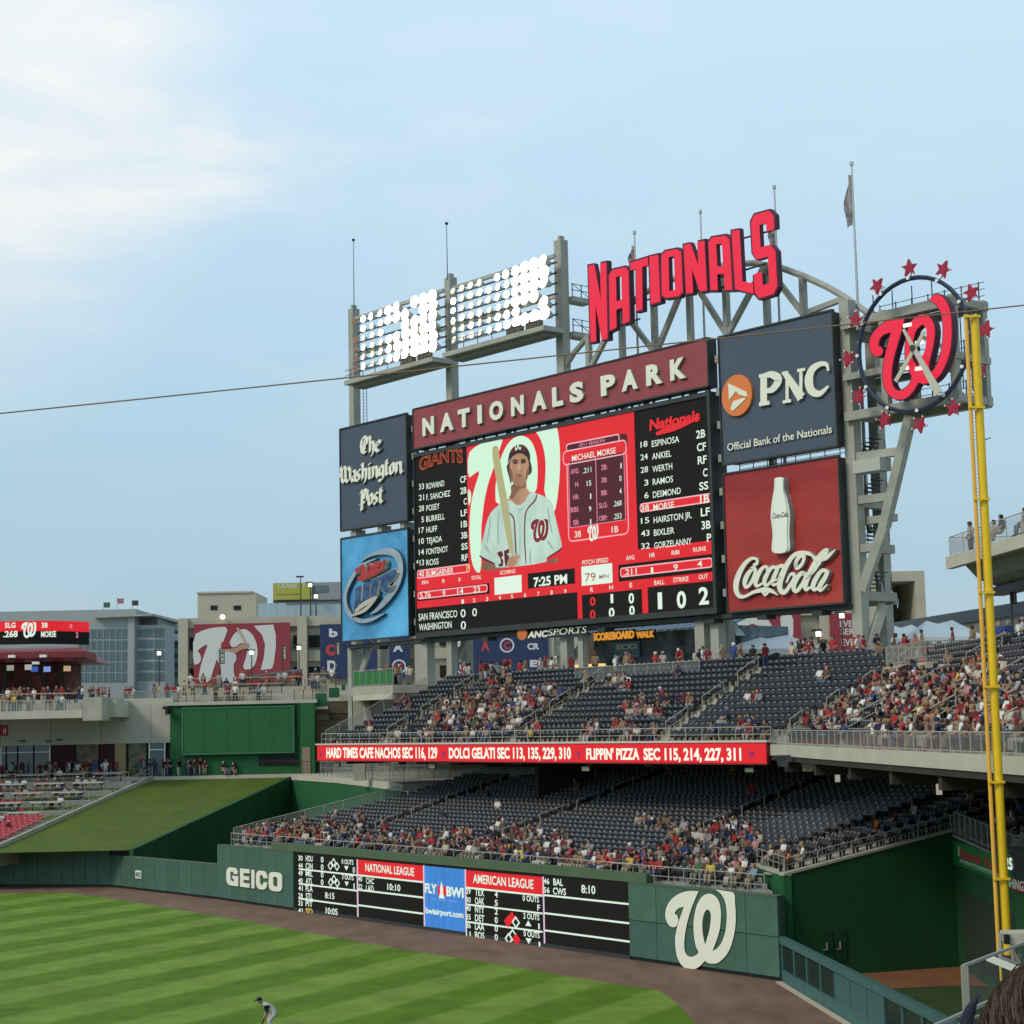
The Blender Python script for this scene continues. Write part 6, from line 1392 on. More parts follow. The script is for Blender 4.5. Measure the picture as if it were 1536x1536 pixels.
# ================================================================ left field corner: berm, batter's eye, stands
def LP(px, Y, z=0): return Vector(((px-768)/FPX*Y/1.0*1.0, Y, z))
def zat(y, px, Y): return at(px, y, Y).z
LC = 8.8
br = MB(); nx = 14; vs = []; fs = []
for i in range(nx+1):
    for j in range(nx+1):
        u, v = i/nx, j/nx; xl, xr = -62, -33.4+(-23.6+33.4)*v; Y = 156.6+(186-156.6)*v
        vs.append((xl+(xr-xl)*u, Y+(0 if v else (155.6-156.6)*0), 3.28+(8.45-3.28)*v+.10*math.sin(u*7+v*5)*math.sin(v*3.14)))
for i in range(nx):
    for j in range(nx): a = i*(nx+1)+j; fs.append((a, a+nx+1, a+nx+2, a+1))
br.add(vs, fs).build('sloping_turf', M_berm, smooth=True, kind='structure')
slab('lower_concourse', [(-95, 186.05), (-23.4, 186.05), (-17.4, 172), (-10.6, 151), (-9.3, 145.5), W2(9.7, 17.2), W2(27.5, 17.2), W2(27.5, 22), (30, 230), (-95, 230)], 8.2, LC, M_conc2, kind='structure')
quadwall('slope_side_wall', 'dark green wall falling away along the right side of the turf slope', (-33.3, 156.4, 0), (-23.3, 186, 0), 3.35, 8.5, M_dkg)
quadwall('slope_side_wall', 'dark green wall under the concourse, right of the turf slope', (-23.3, 186.0, 0), (-17.3, 171.9, 0), 8.15, 8.15, M_midg)
quadwall('slope_side_wall', 'dark green wall under the concourse beside the glass stand railing', (-17.3, 171.9, 0), (-9.3, 145.4, 0), 8.15, 8.15, M_midg)
railing('concourse_railing', 'thin dark railing on the concourse edge above the turf slope', [(-30.5, 186.3, LC), (-23.6, 186.3, LC), (-17.8, 172.6, LC)], 1.35, 1.3, m=M_steeld, rails=(1.0,))
railing('concourse_railing', 'pale glass-panelled railing on the lower concourse under the ribbon board', [(-17.4, 172.2, LC), (-10.8, 152, LC), tuple(WF(9.9, 17.3, LC)), tuple(WF(27, 17.3, LC))], 1.2, 1.5, glass=M_glass, rails=(1, .1))
railing('concourse_railing', 'second pale railing farther back on the lower concourse', [(-20, 183, LC), (-6, 160, LC)], 1.25, 1.6, glass=M_glass, rails=(1, .5))
# small sunken opening at the foot of the slope wall
tag(MB().box((-25.2, 153.2, 0), (-22.2, 153.8, 2.9)).build('groundskeeper_opening', M_black), 'dark low opening behind the pale green wall left of the tall wall', 'opening')
# batter's eye
BY = 186.6
x0, x1 = LP(252, BY).x, LP(467, BY).x; zt = 16.05
be = thing('batters_eye', 'big deep green batter\'s eye box above the turf slope', 'building', (x0, BY, LC))
MB().box((x0, BY, LC), (x1, BY+14, zt)).build('box_wall', M_midg, be)
a, b_ = LP(271, BY).x, LP(438, BY).x; zl, zu = zat(1131, 350, BY), zt-.25
M_bel = mat('batters_eye_panel', (.014, .115, .036), .7, var=.08, scale=.5)
MB().box((a+.13, BY-.5, zl+.13), (b_-.13, BY-.01, zu-.13)).build('raised_panel', M_bel, be)
M_betr = mat('panel_trim_green', (.06, .17, .09), .6)
for q in (((a, BY-.56, zl), (b_, BY-.01, zl+.129)), ((a, BY-.56, zu-.129), (b_, BY-.01, zu)), ((a, BY-.56, zl+.13), (a+.129, BY-.01, zu-.13)), ((b_-.129, BY-.56, zl+.13), (b_, BY-.01, zu-.13))): MB().box(*q).build('panel_trim', M_betr, be)
for i in range(1, 5): x = a+(b_-a)*i/5; MB().box((x-.015, BY-.515, zl+.13), (x+.015, BY-.501, zu-.13)).build('panel_joint', M_dkg, be)
c, d_ = LP(444, BY).x, LP(446, BY).x; MB().box((c, BY-.9, LC+4), (d_, BY-.01, zt)).build('corner_recess', M_dkg, be)
MB().box((LP(447, BY).x, BY-.9, LC), (x1+.1, BY-.01, zt)).build('corner_pier', M_bel, be)
MB().box((LP(384, BY).x, BY-.12, zat(1148, 400, BY)), (LP(443, BY).x, BY-.01, zat(1131, 400, BY)-.15)).build('slatted_vent', mat('vent_black', (.006, .008, .007), .7), be)
MB().box((LP(450, BY).x, BY-.98, LC), (LP(462, BY).x, BY-.905, LC+2.7)).build('door', mat('door_beige', (.28, .21, .14), .7), be)
MB().box((x0-.5, BY-.3, zt+.01), (x1+.3, BY+14, zt+.35)).build('roof_slab', M_conc2, be)
MB().box((LP(243, BY).x, BY-.8, zt-.35), (x0-.02, BY+.2, zt-.05)).build('floodlight_bracket', M_black, be)
MB().box((LP(247, BY).x, BY-.9, zt-.9), (x0-.02, BY+.1, zt-.36)).build('floodlight_bracket', M_black, be)
railing('roof_railing', 'pale railing along the front of the green box roof', [(x0, BY, zt+.35), (x1, BY, zt+.35)], .55, 1.1, rails=(1, .5))
M_tan = mat('tan_counter_top', (.42, .30, .19), .6)
def counter(label, pa, pb, Y, z, h=1.05, dep=.5, group='standing counters'):
    xa, xb = LP(pa, Y).x, LP(pb, Y).x; T = thing('standing_counter', label, 'counter', (xa, Y, z), group)
    MB().box((xa, Y-dep/2, z+h), (xb, Y+dep/2, z+h+.09)).build('counter_top', M_tan, T)
    k_ = max(2, int((xb-xa)/1.4))
    for i in range(k_+1): x = xa+.1+(xb-xa-.2)*i/k_; MB().box((x-.04, Y-.04, z), (x+.04, Y+.04, z+h)).build('leg', M_steeld, T)
    return xa, xb
CL = []
for i, (pa, pb, Y, z) in enumerate(((262, 290, 188.2, 16.4), (318, 404, 188.2, 16.4), (436, 466, 188.2, 16.4), (271, 305, 192, 17.2), (334, 420, 192, 17.2), (280, 330, 195.5, 18.0), (345, 447, 195.5, 18.0), (452, 486, 193, 17.6), (460, 501, 197, 18.3))):
    counter('tan-topped standing counter on the green box roof, %s from the front left' % ordinal(i), pa, pb, Y, z); CL.append((pa, pb, Y, z))
for j, (Y, z) in enumerate(((191, 17.2), (194.4, 18.0))):
    tag(MB().box((x0+.3, Y-.4, 16.41), (x1+4, 199, z-.01-(.0 if j else .0))).build('roof_terrace', M_conc), 'low concrete terrace %s on the green box roof' % ('at the front' if not j else 'at the back'), 'terrace')
rng2 = random.Random(5)
for pa, pb, Y, z in CL:
    x = pa+2
    while x < pb:
        if rng2.random() < .55: person(LP(x, Y+.7, z), rng2.uniform(-.5, .5), rng2.choice(['standing', 'walking']), region='green box roof')
        x += rng2.uniform(7, 13)
cn_ = thing('low_canopy', 'low dark canopy over a stall behind the counters of the green box', 'canopy', LP(405, 199, 18)); MB().hexa([(LP(360, 199).x, 198.5, 18.9), (LP(447, 199).x, 198.5, 19.4), (LP(447, 199).x, 200.5, 19.4), (LP(360, 199).x, 200.5, 18.9)], [(LP(360, 199).x, 198.5, 19.15), (LP(447, 199).x, 198.5, 19.8), (LP(447, 199).x, 200.5, 20.1), (LP(360, 199).x, 200.5, 19.4)]).build('canopy_roof', mat('canopy_slate', (.05, .055, .075), .7), cn_)
for px in (364, 400, 443): MB().box((LP(px, 199).x-.08, 199, 17), (LP(px, 199).x+.08, 199.2, 18.95)).build('canopy_post', M_steeld, cn_)
# steps and green panels to the right of the box
sp = thing('side_steps', 'concrete steps with green panels to the right of the green box', 'steps', LP(470, 186, 13))
for i, (xa, xb, yt, yb) in enumerate(((467.5, 487, 1040, 1064), (488, 506, 1032, 1051), (507, 515, 1027, 1040))):
    Y = 187-i*4; MB().box((LP(xa, Y).x, Y, zat(yb, xa, Y)), (LP(xb, Y).x, Y+.3, zat(yb-4, xa, Y))).build('step_slab', M_conc2, sp)
    MB().box((LP(xa, Y).x+.1, Y+.05, zat(yb-4, xa, Y)+.01), (LP(xb, Y).x-.1, Y+.12, zat(yt, xa, Y))).build('green_panel', M_midg, sp)
    MB().box((LP(xa, Y).x, Y, zat(yb-4, xa, Y)+.01), (LP(xa, Y).x+.09, Y+.1, zat(yt-1, xa, Y))).build('post', M_rail, sp)
# brown wall under the plaza
bw_ = thing('rubble_wall', 'brown layered wall in shade below the plaza edge', 'wall', LP(470, 189, LC))
r3 = random.Random(3); z = LC
while z < 16.1:
    h_ = min(r3.uniform(.5, 1.1), 16.15-z); x = LP(468, 189).x
    while x < -4:
        L_ = r3.uniform(1.2, 3.6); c_ = r3.choice([(.16, .12, .07), (.11, .085, .055), (.20, .16, .10), (.08, .065, .045)])
        MB().box((x, 189-r3.uniform(0, .12), z+.02), (x+L_-.03, 189.5, z+h_-.01)).build('stone_course', mat('brown_stone_%d' % int(c_[0]*100), c_, .9, var=.2, scale=1), bw_); x += L_
    z += h_
# glass-fenced plaza edge with green infill
f0 = W2(-2.6, 14.3); f1 = W2(t0u(14.2)-.1, 14.3)
railing('plaza_railing', 'railing with bright green infill panels on the plaza edge, left of the scoreboard legs', [(f0[0], f0[1], ZP), (f1[0], f1[1], ZP)], 1.35, 1.15, glass=mat('green_infill', (.025, .16, .04), .6), rails=(1, .06))
pe = thing('plaza_column', 'pale concrete column with a slanted brace under the plaza edge', 'column', LP(530, 157, LC))
c0_ = LP(534, 157.5); MB().box((c0_.x-.5, 157, LC), (c0_.x+.5, 158, 16.15)).build('column_shaft', M_conc, pe)
MB().bar((c0_.x+.5, 157.5, 15.7), (LP(553, 156).x, 156, 11.8), .55).build('slanted_brace', M_conc2, pe)
MB(WF).box((-2.6, 14.2, 15.7), (t0u(14.2)-.1, 14.6, 16.19)).build('edge_beam', M_conc2, pe)
# ---- white building with the red eave
wb = thing('club_building', 'pale panelled building with storefronts below a concrete terrace, far left', 'building', LP(0, 188, LC))
XL = -75; XR = x0-.05; WY = 188.0
pz0, pz1 = 12.25, 16.19
xx = XL; i = 0
while xx < XR-.1:
    xe = min(xx+5.25, XR); MB().box((xx+.02, WY, pz0), (xe-.02, WY+.4, pz1)).build('wall_panel', mat('pale_wall_panel', (.45, .42, .35), .8, var=.10, scale=.4, objvar=.05), wb); xx = xe
MB().box((XL, WY+.41, LC), (XR, WY+12, pz1-.01)).build('wall_core', M_dark, wb)
r4 = random.Random(9)
sh = [(0, 8, 'w'), (8, 25, 'w'), (25, 49, 'w'), (49, 73, 'w'), (75, 110, 'm'), (112, 145, 'g'), (147, 169, 'm'), (170, 186, 't'), (190, 216, 'g'), (221, 244, 'w')]
cc = {'w': M_winglass, 'm': mat('dark_maroon_recess', (.045, .01, .012), .8), 'g': mat('interior_dim', (.04, .045, .035), .7, var=.7, scale=1.2, col2=(.14, .12, .08)), 't': mat('tan_brick_pier', (.34, .25, .13), .85, var=.1, scale=2)}
for pa, pb, k_ in sh:
    xa, xb = LP(pa, WY).x, LP(pb, WY).x
    MB().box((xa, WY+.1 if k_ != 't' else WY-.05, LC), (xb, WY+.405, pz0-.02)).build('shop_window' if k_ != 't' else 'brick_pier', cc[k_], wb)
    if k_ == 'w':
        for q in ((xa-.06, xa+.06), (xb-.06, xb+.06)): MB().box((q[0], WY+.02, LC), (q[1], WY+.099, pz0-.02)).build('window_frame', M_white, wb)
        MB().box((xa+.06, WY+.02, pz0-.75), (xb-.06, WY+.099, pz0-.65)).build('window_frame', M_white, wb)
for x, y in ((32, 1112), (71, 1112), (87, 1110)): s = LP(x, WY); MB().box((s.x-.3, WY-.15, zat(y+1, x, WY)), (s.x+.3, WY-.005, zat(y-1.5, x, WY))).build('wall_lamp', M_steeld, wb)
MB().box((LP(-10, WY).x, WY-.12, zat(1104, 0, WY)), (LP(10, WY).x, WY-.01, zat(1088, 0, WY))).build('red_wall_sign', M_red, wb)
put_text(MB(Frame((0, WY, 0), (1, 0, 0), (0, 1, 0))), 'H', LP(4, WY).x, LP(8, WY).x, zat(1101, 0, WY), .6, -.15, 0, .04).build('lettering', M_cream, wb)
# terrace projecting in front
tr_ = thing('terrace', 'projecting concrete terrace with counters and diners under the red eave', 'terrace', LP(0, 178, 15))
TY = 178.5
MB().box((XL, TY, zat(1078, 60, TY)), (LP(121, TY).x, 188, zat(1066, 60, TY))).build('terrace_slab', M_conc2, tr_)
zt1 = zat(1066, 60, TY)
MB().box((LP(121.5, TY).x, TY, zat(1081, 130, TY)), (LP(150, TY).x, 188, zat(1046, 130, TY))).build('stair_block', M_conc, tr_)
MB().box((LP(150.5, 182).x, 182, zat(1076, 150, 182)), (LP(172, 182).x, 188, zat(1050, 150, 182))).build('stair_block', M_conc2, tr_)
MB().box((XL, 183, zt1+.01), (LP(120, 183).x, 188, zt1+.75)).build('upper_step', M_conc, tr_)
MB().box((XL, 188.02, 16.2), (x0, 189.1, ZP)).build('terrace_step', M_conc2, tr_)
for i, (pa, pb, Y, z) in enumerate(((0, 22, 180, zt1), (24, 68, 180, zt1), (71, 97, 180, zt1), (-20, 113, 184, zt1+.75))):
    counter('pale-topped counter on the terrace under the red eave, %s from the left' % ordinal(i), pa, pb, Y, z, h=1.0)
    x = pa+3
    while x < pb:
        if x > 0 and r4.random() < .6: person(LP(x, Y+.7, z), r4.uniform(-.4, .4), 'standing', region='terrace under the red eave')
        x += r4.uniform(5, 11)
railing('terrace_railing', 'glass railing along the front of the terrace, far left', [(XL+20, TY+.15, zt1), (LP(119, TY).x, TY+.15, zt1)], 1.0, 1.6, glass=M_glass, rails=(1,))
railing('terrace_railing', 'railing on the pale building roof between the stair and the green box', [(LP(172, WY).x, WY+.2, ZP-.6), (LP(268, WY).x, WY+.2, ZP-.6)], 1.35, 1.6, glass=M_glass, rails=(1, .1))
railing('stair_railing', 'slanting railings of the terrace stair', [(LP(122, TY).x, TY+.2, zat(1062, 125, TY)), (LP(150, TY).x, TY+4, zat(1046, 150, TY))], 1.1, .8, rails=(1, .5))
# pavilion with ribbon and red eave
pv = thing('red_eave_pavilion', 'restaurant pavilion with a maroon eave and curved red and black ribbon', 'building', LP(0, 196, ZP))
PYv = 197.0
def pvx(px): return LP(px, PYv).x
zr0, zr1, zr2 = zat(966, 50, PYv), zat(946.5, 50, PYv), zat(931, 50, PYv)
n = 10; pr = None
for i in range(n+1):
    u = i/n; x = pvx(-60)+(pvx(115)-pvx(-60))*math.sin(u*math.pi/2)**.9 if False else pvx(-60)+(pvx(115)-pvx(-60))*u
    yy = PYv+(0 if u < .55 else ((u-.55)/.45)**2.2*4.5)
    if pr:
        (xa, ya) = pr
        MB().hexa([(xa, ya, zr1+.01), (x, yy, zr1+.01), (x, yy+.3, zr1+.01), (xa, ya+.3, zr1+.01)], [(xa, ya, zr2), (x, yy, zr2), (x, yy+.3, zr2), (xa, ya+.3, zr2)]).build('ribbon_red', M_led_r, pv)
        MB().hexa([(xa, ya, zr0), (x, yy, zr0), (x, yy+.3, zr0), (xa, ya+.3, zr0)], [(xa, ya, zr1), (x, yy, zr1), (x, yy+.3, zr1), (xa, ya+.3, zr1)]).build('ribbon_black', M_led_k, pv)
    pr = (x, yy)
PF_ = Frame((0, PYv, 0), (1, 0, 0), (0, 1, 0))
for s, xa, xb, yb, ch, m_ in (('SLG', 4, 20, 941, 7.5, M_led_w), ('.268', 1.5, 23.5, 955, 9, M_led_w), ('38', 59, 68, 942, 7.5, M_led_w), ('MORSE', 58.5, 81, 956, 8.5, M_led_w), ('1B', 98, 102, 943, 6, M_led_p), ('2', 107.5, 111, 957, 8, M_led_p)):
    dd = -.08 if xa < 90 else .9; put_text(MB(PF_), s, pvx(xa), pvx(xb), zat(yb, 40, PYv), ch*PYv/FPX, dd, 0, .03).build('lettering', m_, pv)
wpic(pv, 32, 933, .0275, .0262, -.10, M_led_w, F=PF_, nm='ribbon_emblem')
ze0, ze1 = zat(992, 70, 191), zat(968, 70, 191)
MB().hexa([(XL, 190, ze0+.35), (LP(124, 190).x, 190, ze0+.35), (LP(142, 196).x, 196, ze0), (LP(142, 196).x, 204, ze0), (XL, 204, ze0)], [(XL, 190, ze0+1.0), (LP(124, 190).x, 190, ze0+1.0), (LP(142, 196).x, 196, ze0+.9), (LP(116, 204).x, 204, zr0-.05), (XL, 204, zr0-.05)]).build('eave', M_maroon, pv)
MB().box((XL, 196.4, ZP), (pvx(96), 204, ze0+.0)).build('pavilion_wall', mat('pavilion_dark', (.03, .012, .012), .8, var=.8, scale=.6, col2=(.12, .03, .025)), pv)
for px in (12, 70, 97): MB().box((pvx(px)-.25, 195, ZP), (pvx(px)+.25, 195.5, ze0)).build('pavilion_post', M_dark, pv)
for px, y, c_ in ((50, 1004, (.05, .12, .5)), (69, 1004, (.25, .35, .75)), (14, 1002, (.35, .35, .3)), (41, 1001, (.5, .5, .45)), (99, 1003, (.55, .4, .25))):
    s = LP(px, 195); MB().box((s.x-.38, 194.6, zat(y+4, px, 195)), (s.x+.38, 194.7, zat(y-4, px, 195))).build('television', mat('screen_glow_%d' % px, c_, .5, emit=.8), pv)
for px, y in ((14, 984.5), (61, 984), (50, 994.5)):
    s = LP(px, 189.4); MB().box((s.x-.35, 189.4, zat(y+2, px, 189.4)), (s.x+.35, 189.9, zat(y-2, px, 189.4))).build('eave_lamp', M_cream, pv)
x = 2
while x < 265:
    if r4.random() < (.62 if x > 95 else .4): person(LP(x, r4.uniform(190, 192), ZP-.3), r4.uniform(-1.5, 1.5), r4.choice(['standing', 'walking']), region='walkway behind the pale building')
    x += r4.uniform(4, 8)
# ---- left stand: red seats below, table terraces above
LT = Frame((0, 158.2, 3.35), (1, 0, 0), (0, 1, 0))
ts = thing('left_stand', 'stand of red seats and table terraces left of the turf slope', 'seating', (-60, 158, 3))
xr_ = lambda Y: -45.6+(Y-158)*(7.9/28)
M_redseat = mat('seat_red', (.42, .025, .04), .45, var=.15, scale=4)
me_rs = smb.mesh('seat', [M_redseat, M_seatl, M_redseat]); rs = []
for n in range(10):
    Y = 158.3+n*.86; z = 3.5+n*.19
    MB().box((-70, Y, z-1), (xr_(Y)-.3, Y+.856, z)).build('concrete_step', M_conc, ts)
    x = xr_(Y)-.7
    while x > -52: rs.append((Vector((x, Y+.5, z)), n)); x -= .52
for k_ in range(5):
    Y = 166.9+k_*3.85; z = 5.35+k_*.78; 
    MB().box((-72, Y, z-1.5), (xr_(Y)-.3, Y+3.846, z)).build('terrace_step', M_concd, ts)
    T = railing('terrace_railing', 'low rail of the table terraces left of the turf slope, %s from the bottom' % ordinal(k_), [(-60, Y+.1, z), (xr_(Y)-.6, Y+.1, z)], .95, 2.4, rails=(1,.5), r=.03)
    x = xr_(Y)-3.2; j = 0
    while x > -57:
        T = thing('picnic_table', 'long pale table, %s from the right on the %s terrace of the left stand' % (ordinal(j), ordinal(k_)), 'table', (x, Y+2.2, z), 'tables on the left stand')
        MB().box((x-1.5, Y+1.9, z+.74), (x+1.5, Y+2.6, z+.82)).build('table_top', mat('table_pale', (.55, .52, .45), .6), T)
        for dx in (-1.3, 1.3): MB().box((x+dx-.05, Y+2.2, z), (x+dx+.05, Y+2.3, z+.74)).build('leg', M_steeld, T)
        for q in range(4):
            if r4.random() < .8: person(Vector((x-1.2+q*.8, Y+2.9, z)), r4.uniform(-.3, .3), 'seated', row=k_, region='table terraces at the far left')
        x -= 3.9; j += 1
railing('stand_railing', 'concrete-grey sloping railing between the red seats and the turf slope', [(xr_(158)+.05, 158, 3.5), (xr_(172)+.05, 172, 6.2), (xr_(186)+.05, 186, 8.85)], .9, 1.6, rails=(1, .5))
MB().hexa([(xr_(157.6)-.2, 157.6, 2), (xr_(157.6)+.1, 157.6, 2), (xr_(186)+.1, 186, 2), (xr_(186)-.2, 186, 2)], [(xr_(157.6)-.2, 157.6, 3.75), (xr_(157.6)+.1, 157.6, 3.75), (xr_(186)+.1, 186, 8.9), (xr_(186)-.2, 186, 8.9)]).build('edge_wall', M_conc, ts)
for p, n in rs[:140]: link('seat', me_rs, p, ts)
for p, n in rs:
    if r4.random() < .10 and n > 4: person(p, r4.uniform(-.2, .2), row=n, region='red seats at the far left')
for i in range(30): person(LP(r4.uniform(0, 225), r4.uniform(186.4, 187.4), LC), r4.uniform(-2, 2), r4.choice(['standing', 'walking']), region='lower concourse at the left')
for i in range(16): person(LP(r4.uniform(236, 308), r4.uniform(184.5+1.7, 186.45), LC), r4.uniform(-2, 2), 'standing', region='lower concourse beside the green box', shirt=r4.choice(['black', 'navy', 'dark red', 'light grey', 'black']))
for i in range(4): person(LP(r4.uniform(330, 352), 186.4, LC), r4.uniform(-2, 2), 'seated', region='lower concourse beside the green box', shirt=r4.choice(['black', 'navy']))
# ---- people on the plaza behind the deck and along the left fence
for i in range(16): t_ = r4.uniform(-1.5, 4); person(WF(t_, r4.uniform(15, 17), ZP), r4.uniform(-2, 2), 'standing', region='plaza behind the green railing')
o_ = bk
for i in range(85):
    t_ = r4.uniform(6, t1u(bk)+1); p = WF(t_, r4.uniform(bk+.7, bk+4), ZP)
    x = proj(p)[0]
    if x < 1400: person(p, r4.uniform(-2.6, 2.6), r4.choice(['standing', 'standing', 'walking']), region='plaza behind the upper deck')
for i in range(20): t_ = r4.uniform(0, 30); person(DBF(t0b(11)+t_, r4.uniform(bk-8+.7, bk-8+3), ZP), r4.uniform(-2, 2), 'standing', region='plaza behind the right deck wing')
# ================================================================ far buildings
GY = 214.0
M_gar = mat('garage_precast', (.41, .385, .30), .85, var=.08, scale=.3, bump=.05); M_gard = mat('garage_dark_opening', (.012, .013, .014), .9)
gx = lambda px: LP(px, GY).x
gz = lambda y, px=400: zat(y, px, GY)
gt = gz(925)
ga = thing('parking_garage', 'long pale concrete parking garage with murals behind the scoreboard', 'building', LP(265, GY, ZP))
MB().box((gx(265), GY+.6, 16.2), (gx(1305), GY+30, gt-.3)).build('garage_core', M_gar, ga)
MB().box((gx(265), GY, gz(940)), (gx(1305), GY+.59, gt)).build('parapet', M_gar, ga)
for px in (265, 443, 618, 668, 812, 980, 1090, 1225): MB().box((gx(px), GY-.5, 16.9), (gx(px)+1.15, GY-.01, gt-.02)).build('pilaster', M_gar, ga)
for pa, pb, ya, yb in ((280, 289, 956, 975), (436, 444, 953, 971), (459, 475, 953, 971), (436, 444, 1000, 1020), (459, 475, 1000, 1018), (280, 288, 1003, 1022), (624, 634, 962, 968), (655, 672, 958, 968), (622, 638, 997, 1015), (655, 671, 998, 1016), (1226, 1237, 938, 958), (1308, 1316, 930, 952)):
    MB().box((gx(pa), GY+.3, gz(yb, pa)), (gx(pb), GY+.595, gz(ya, pa))).build('opening', M_gard, ga)
for y in (985,): MB().box((gx(278), GY+.2, gz(y+8)), (gx(1300), GY+.58, gz(y-8))).build('spandrel', M_gar, ga)
GF = Frame((0, GY, 0), (1, 0, 0), (0, 1, 0))
def gpoly(nm, pts, m, d, par, holes=(), rnd=0):
    L = [[GF.px(x, y, d) for x, y in l] for l in [pts, *holes]]
    for _ in range(rnd): L = [sm(l) for l in L]
    return MB(GF).prism(L, d, None).build(nm, m, par)
M_mur = mat('mural_maroon', (.26, .035, .05), .7, var=.05, scale=1); M_murw = mat('mural_white', (.58, .60, .58), .7)
mu = thing('batter_mural', 'maroon mural with a giant white W and a batter on the garage wall', 'mural', LP(289, GY-.7, 17))
MB(GF).box((gx(289), -.8, gz(1026, 300)), (gx(432.5), -.55, gz(937, 300))).build('mural_panel', M_mur, mu)
mp_ = lambda l: [(240+u/5.297, 850+v/5.297) for u, v in l]
gpoly('mural_letter', mp_([(262,545),(350,500),(450,480),(545,478),(510,580),(480,650),(450,740),(420,830),(395,920),(300,922),(320,800),(350,700),(385,610),(330,640),(295,670),(325,700),(325,750),(300,775),(264,780)]), M_murw, -.83, mu, rnd=1)
gpoly('mural_letter', mp_([(550,600),(590,530),(640,495),(700,500),(750,560),(775,640),(775,720),(740,810),(650,822),(690,700),(700,620),(650,600),(600,640),(560,640)]), M_murw, -.83, mu, rnd=1)
gpoly('mural_letter', mp_([(745,470),(900,460),(920,540),(920,640),(905,760),(890,810),(800,822),(825,720),(835,620),(810,540)]), M_murw, -.83, mu)
M_mun = mat('mural_uniform', (.50, .53, .55), .7); M_mus = mat('mural_skin', (.42, .25, .17), .7)
gpoly('mural_batter', mp_([(440,670),(480,650),(600,680),(610,740),(580,780),(600,920),(480,925),(490,800),(450,740)]), M_mun, -.86, mu, rnd=1)
gpoly('mural_batter', mp_([(480,655),(600,650),(640,615),(700,600),(712,630),(690,652),(640,660),(610,690),(530,670)]), M_mus, -.89, mu, rnd=1)
gpoly('mural_batter', mp_([(480,605),(520,590),(555,610),(565,640),(490,650)]), mat('mural_helmet', (.30, .03, .04), .6), -.91, mu, rnd=1)
gpoly('mural_bat', mp_([(605,488),(625,485),(680,590),(665,595)]), mat('mural_bat', (.45, .38, .25), .7), -.92, mu)
mu2 = thing('batter_mural', 'second maroon mural with white letter curves, behind the right scoreboard legs', 'mural', LP(1105, GY-.7, 17))
MB(GF).box((gx(1098), -.8, gz(1010, 1150)), (gx(1196), -.55, gz(918, 1150))).build('mural_panel', M_mur, mu2)
for q in ([(1098, 945), (1110, 926), (1130, 921), (1150, 926), (1162, 945), (1168, 975), (1155, 975), (1148, 950), (1132, 934), (1118, 940), (1108, 970), (1098, 975)], [(1098, 985), (1110, 950), (1122, 948), (1120, 985)], [(1170, 919), (1190, 919), (1190, 960), (1176, 985), (1160, 990), (1172, 950)]): gpoly('mural_letter', q, M_murw, -.83, mu2, rnd=1)
mu3 = thing('slogan_mural', 'maroon banner reading EVERY SERIES EVERY in white, right of the legs', 'mural', LP(1240, GY-.7, 17))
MB(GF).box((gx(1239), -.8, gz(990, 1270)), (gx(1304), -.55, gz(920.5, 1270))).build('mural_panel', M_mur, mu3)
for s, xa, xb, y, h_ in (('EVERY', 1254, 1287, 941, 9.5), ('SERIES', 1254.5, 1290, 952.5, 9), ('EVERY', 1255, 1290, 969, 10)): put_text(MB(GF), s, gx(xa)-.0, gx(xb), gz(y, 1270), h_*GY/FPX, -.84, 0, .02).build('lettering', M_murw, mu3)
M_lgb = mat('mural_navy', (.018, .035, .10), .7, var=.1, scale=1)
mu4 = thing('league_mural', 'navy league mural with team crests at the left scoreboard legs', 'mural', LP(478, GY-.7, 17))
MB(GF).box((gx(477.5), -.8, gz(1018, 540)), (gx(611), -.55, gz(936, 540))).build('mural_panel', M_lgb, mu4)
mu5 = thing('league_mural', 'navy league mural with team crests right of the middle scoreboard legs', 'mural', LP(683, GY-.7, 17))
MB(GF).box((gx(683), -.8, gz(1018, 750)), (gx(818), -.55, gz(940, 750))).build('mural_panel', M_lgb, mu5)
def circ(cx, cy, r, n=18, rev=False):
    l = [(cx+r*math.cos(2*math.pi*i/n), cy+r*math.sin(2*math.pi*i/n)) for i in range(n)]; return l[::-1] if rev else l
M_lw = mat('crest_white', (.55, .57, .58), .7); M_lr = mat('crest_red', (.45, .05, .05), .7)
def crestring(par, x, y, r, m, letter=None, lm=None):
    gpoly('crest', circ(x, y, r), m, -.83, par, holes=[circ(x, y, r*.78, rev=True)])
    if letter: s, z = GF.px(x, y, -.86); q = r*GY/FPX; put_text(MB(GF), letter, s-q*.45, s+q*.45, z-q*.5, q, -.86, 0, .05).build('crest_letter', lm or m, par)
crestring(mu4, 598.5, 1000, 11, M_lw, 'M', M_lr); crestring(mu5, 760.5, 968, 11, M_lw, 'C', M_lr); crestring(mu5, 694, 1000, 11, M_lw, 'C', M_lw)
for par, s, x, y, w_, h_, m_ in ((mu4, 'D', 498, 1006, 14, 15, M_lw), (mu4, 'b', 500, 955, 13, 12, M_lw), (mu4, 'A', 597, 977, 15, 12, M_lw), (mu4, 's', 571, 976, 7, 11, M_lr), (mu5, 'A', 728, 976, 13, 15, M_lr), (mu5, 'CR', 800, 974, 18, 9, M_lw), (mu5, 'H', 761, 1000, 12, 11, M_lr), (mu5, 'B', 803, 1000, 16, 10, M_lw), (mu5, 'P', 693, 970, 16, 9, M_lw)):
    s0_, z0_ = GF.px(x-w_/2, y, -.83); put_text(MB(GF), s, s0_, s0_+w_*GY/FPX, z0_, h_*GY/FPX, -.83, 0, .05).build('crest_letter', m_, par)
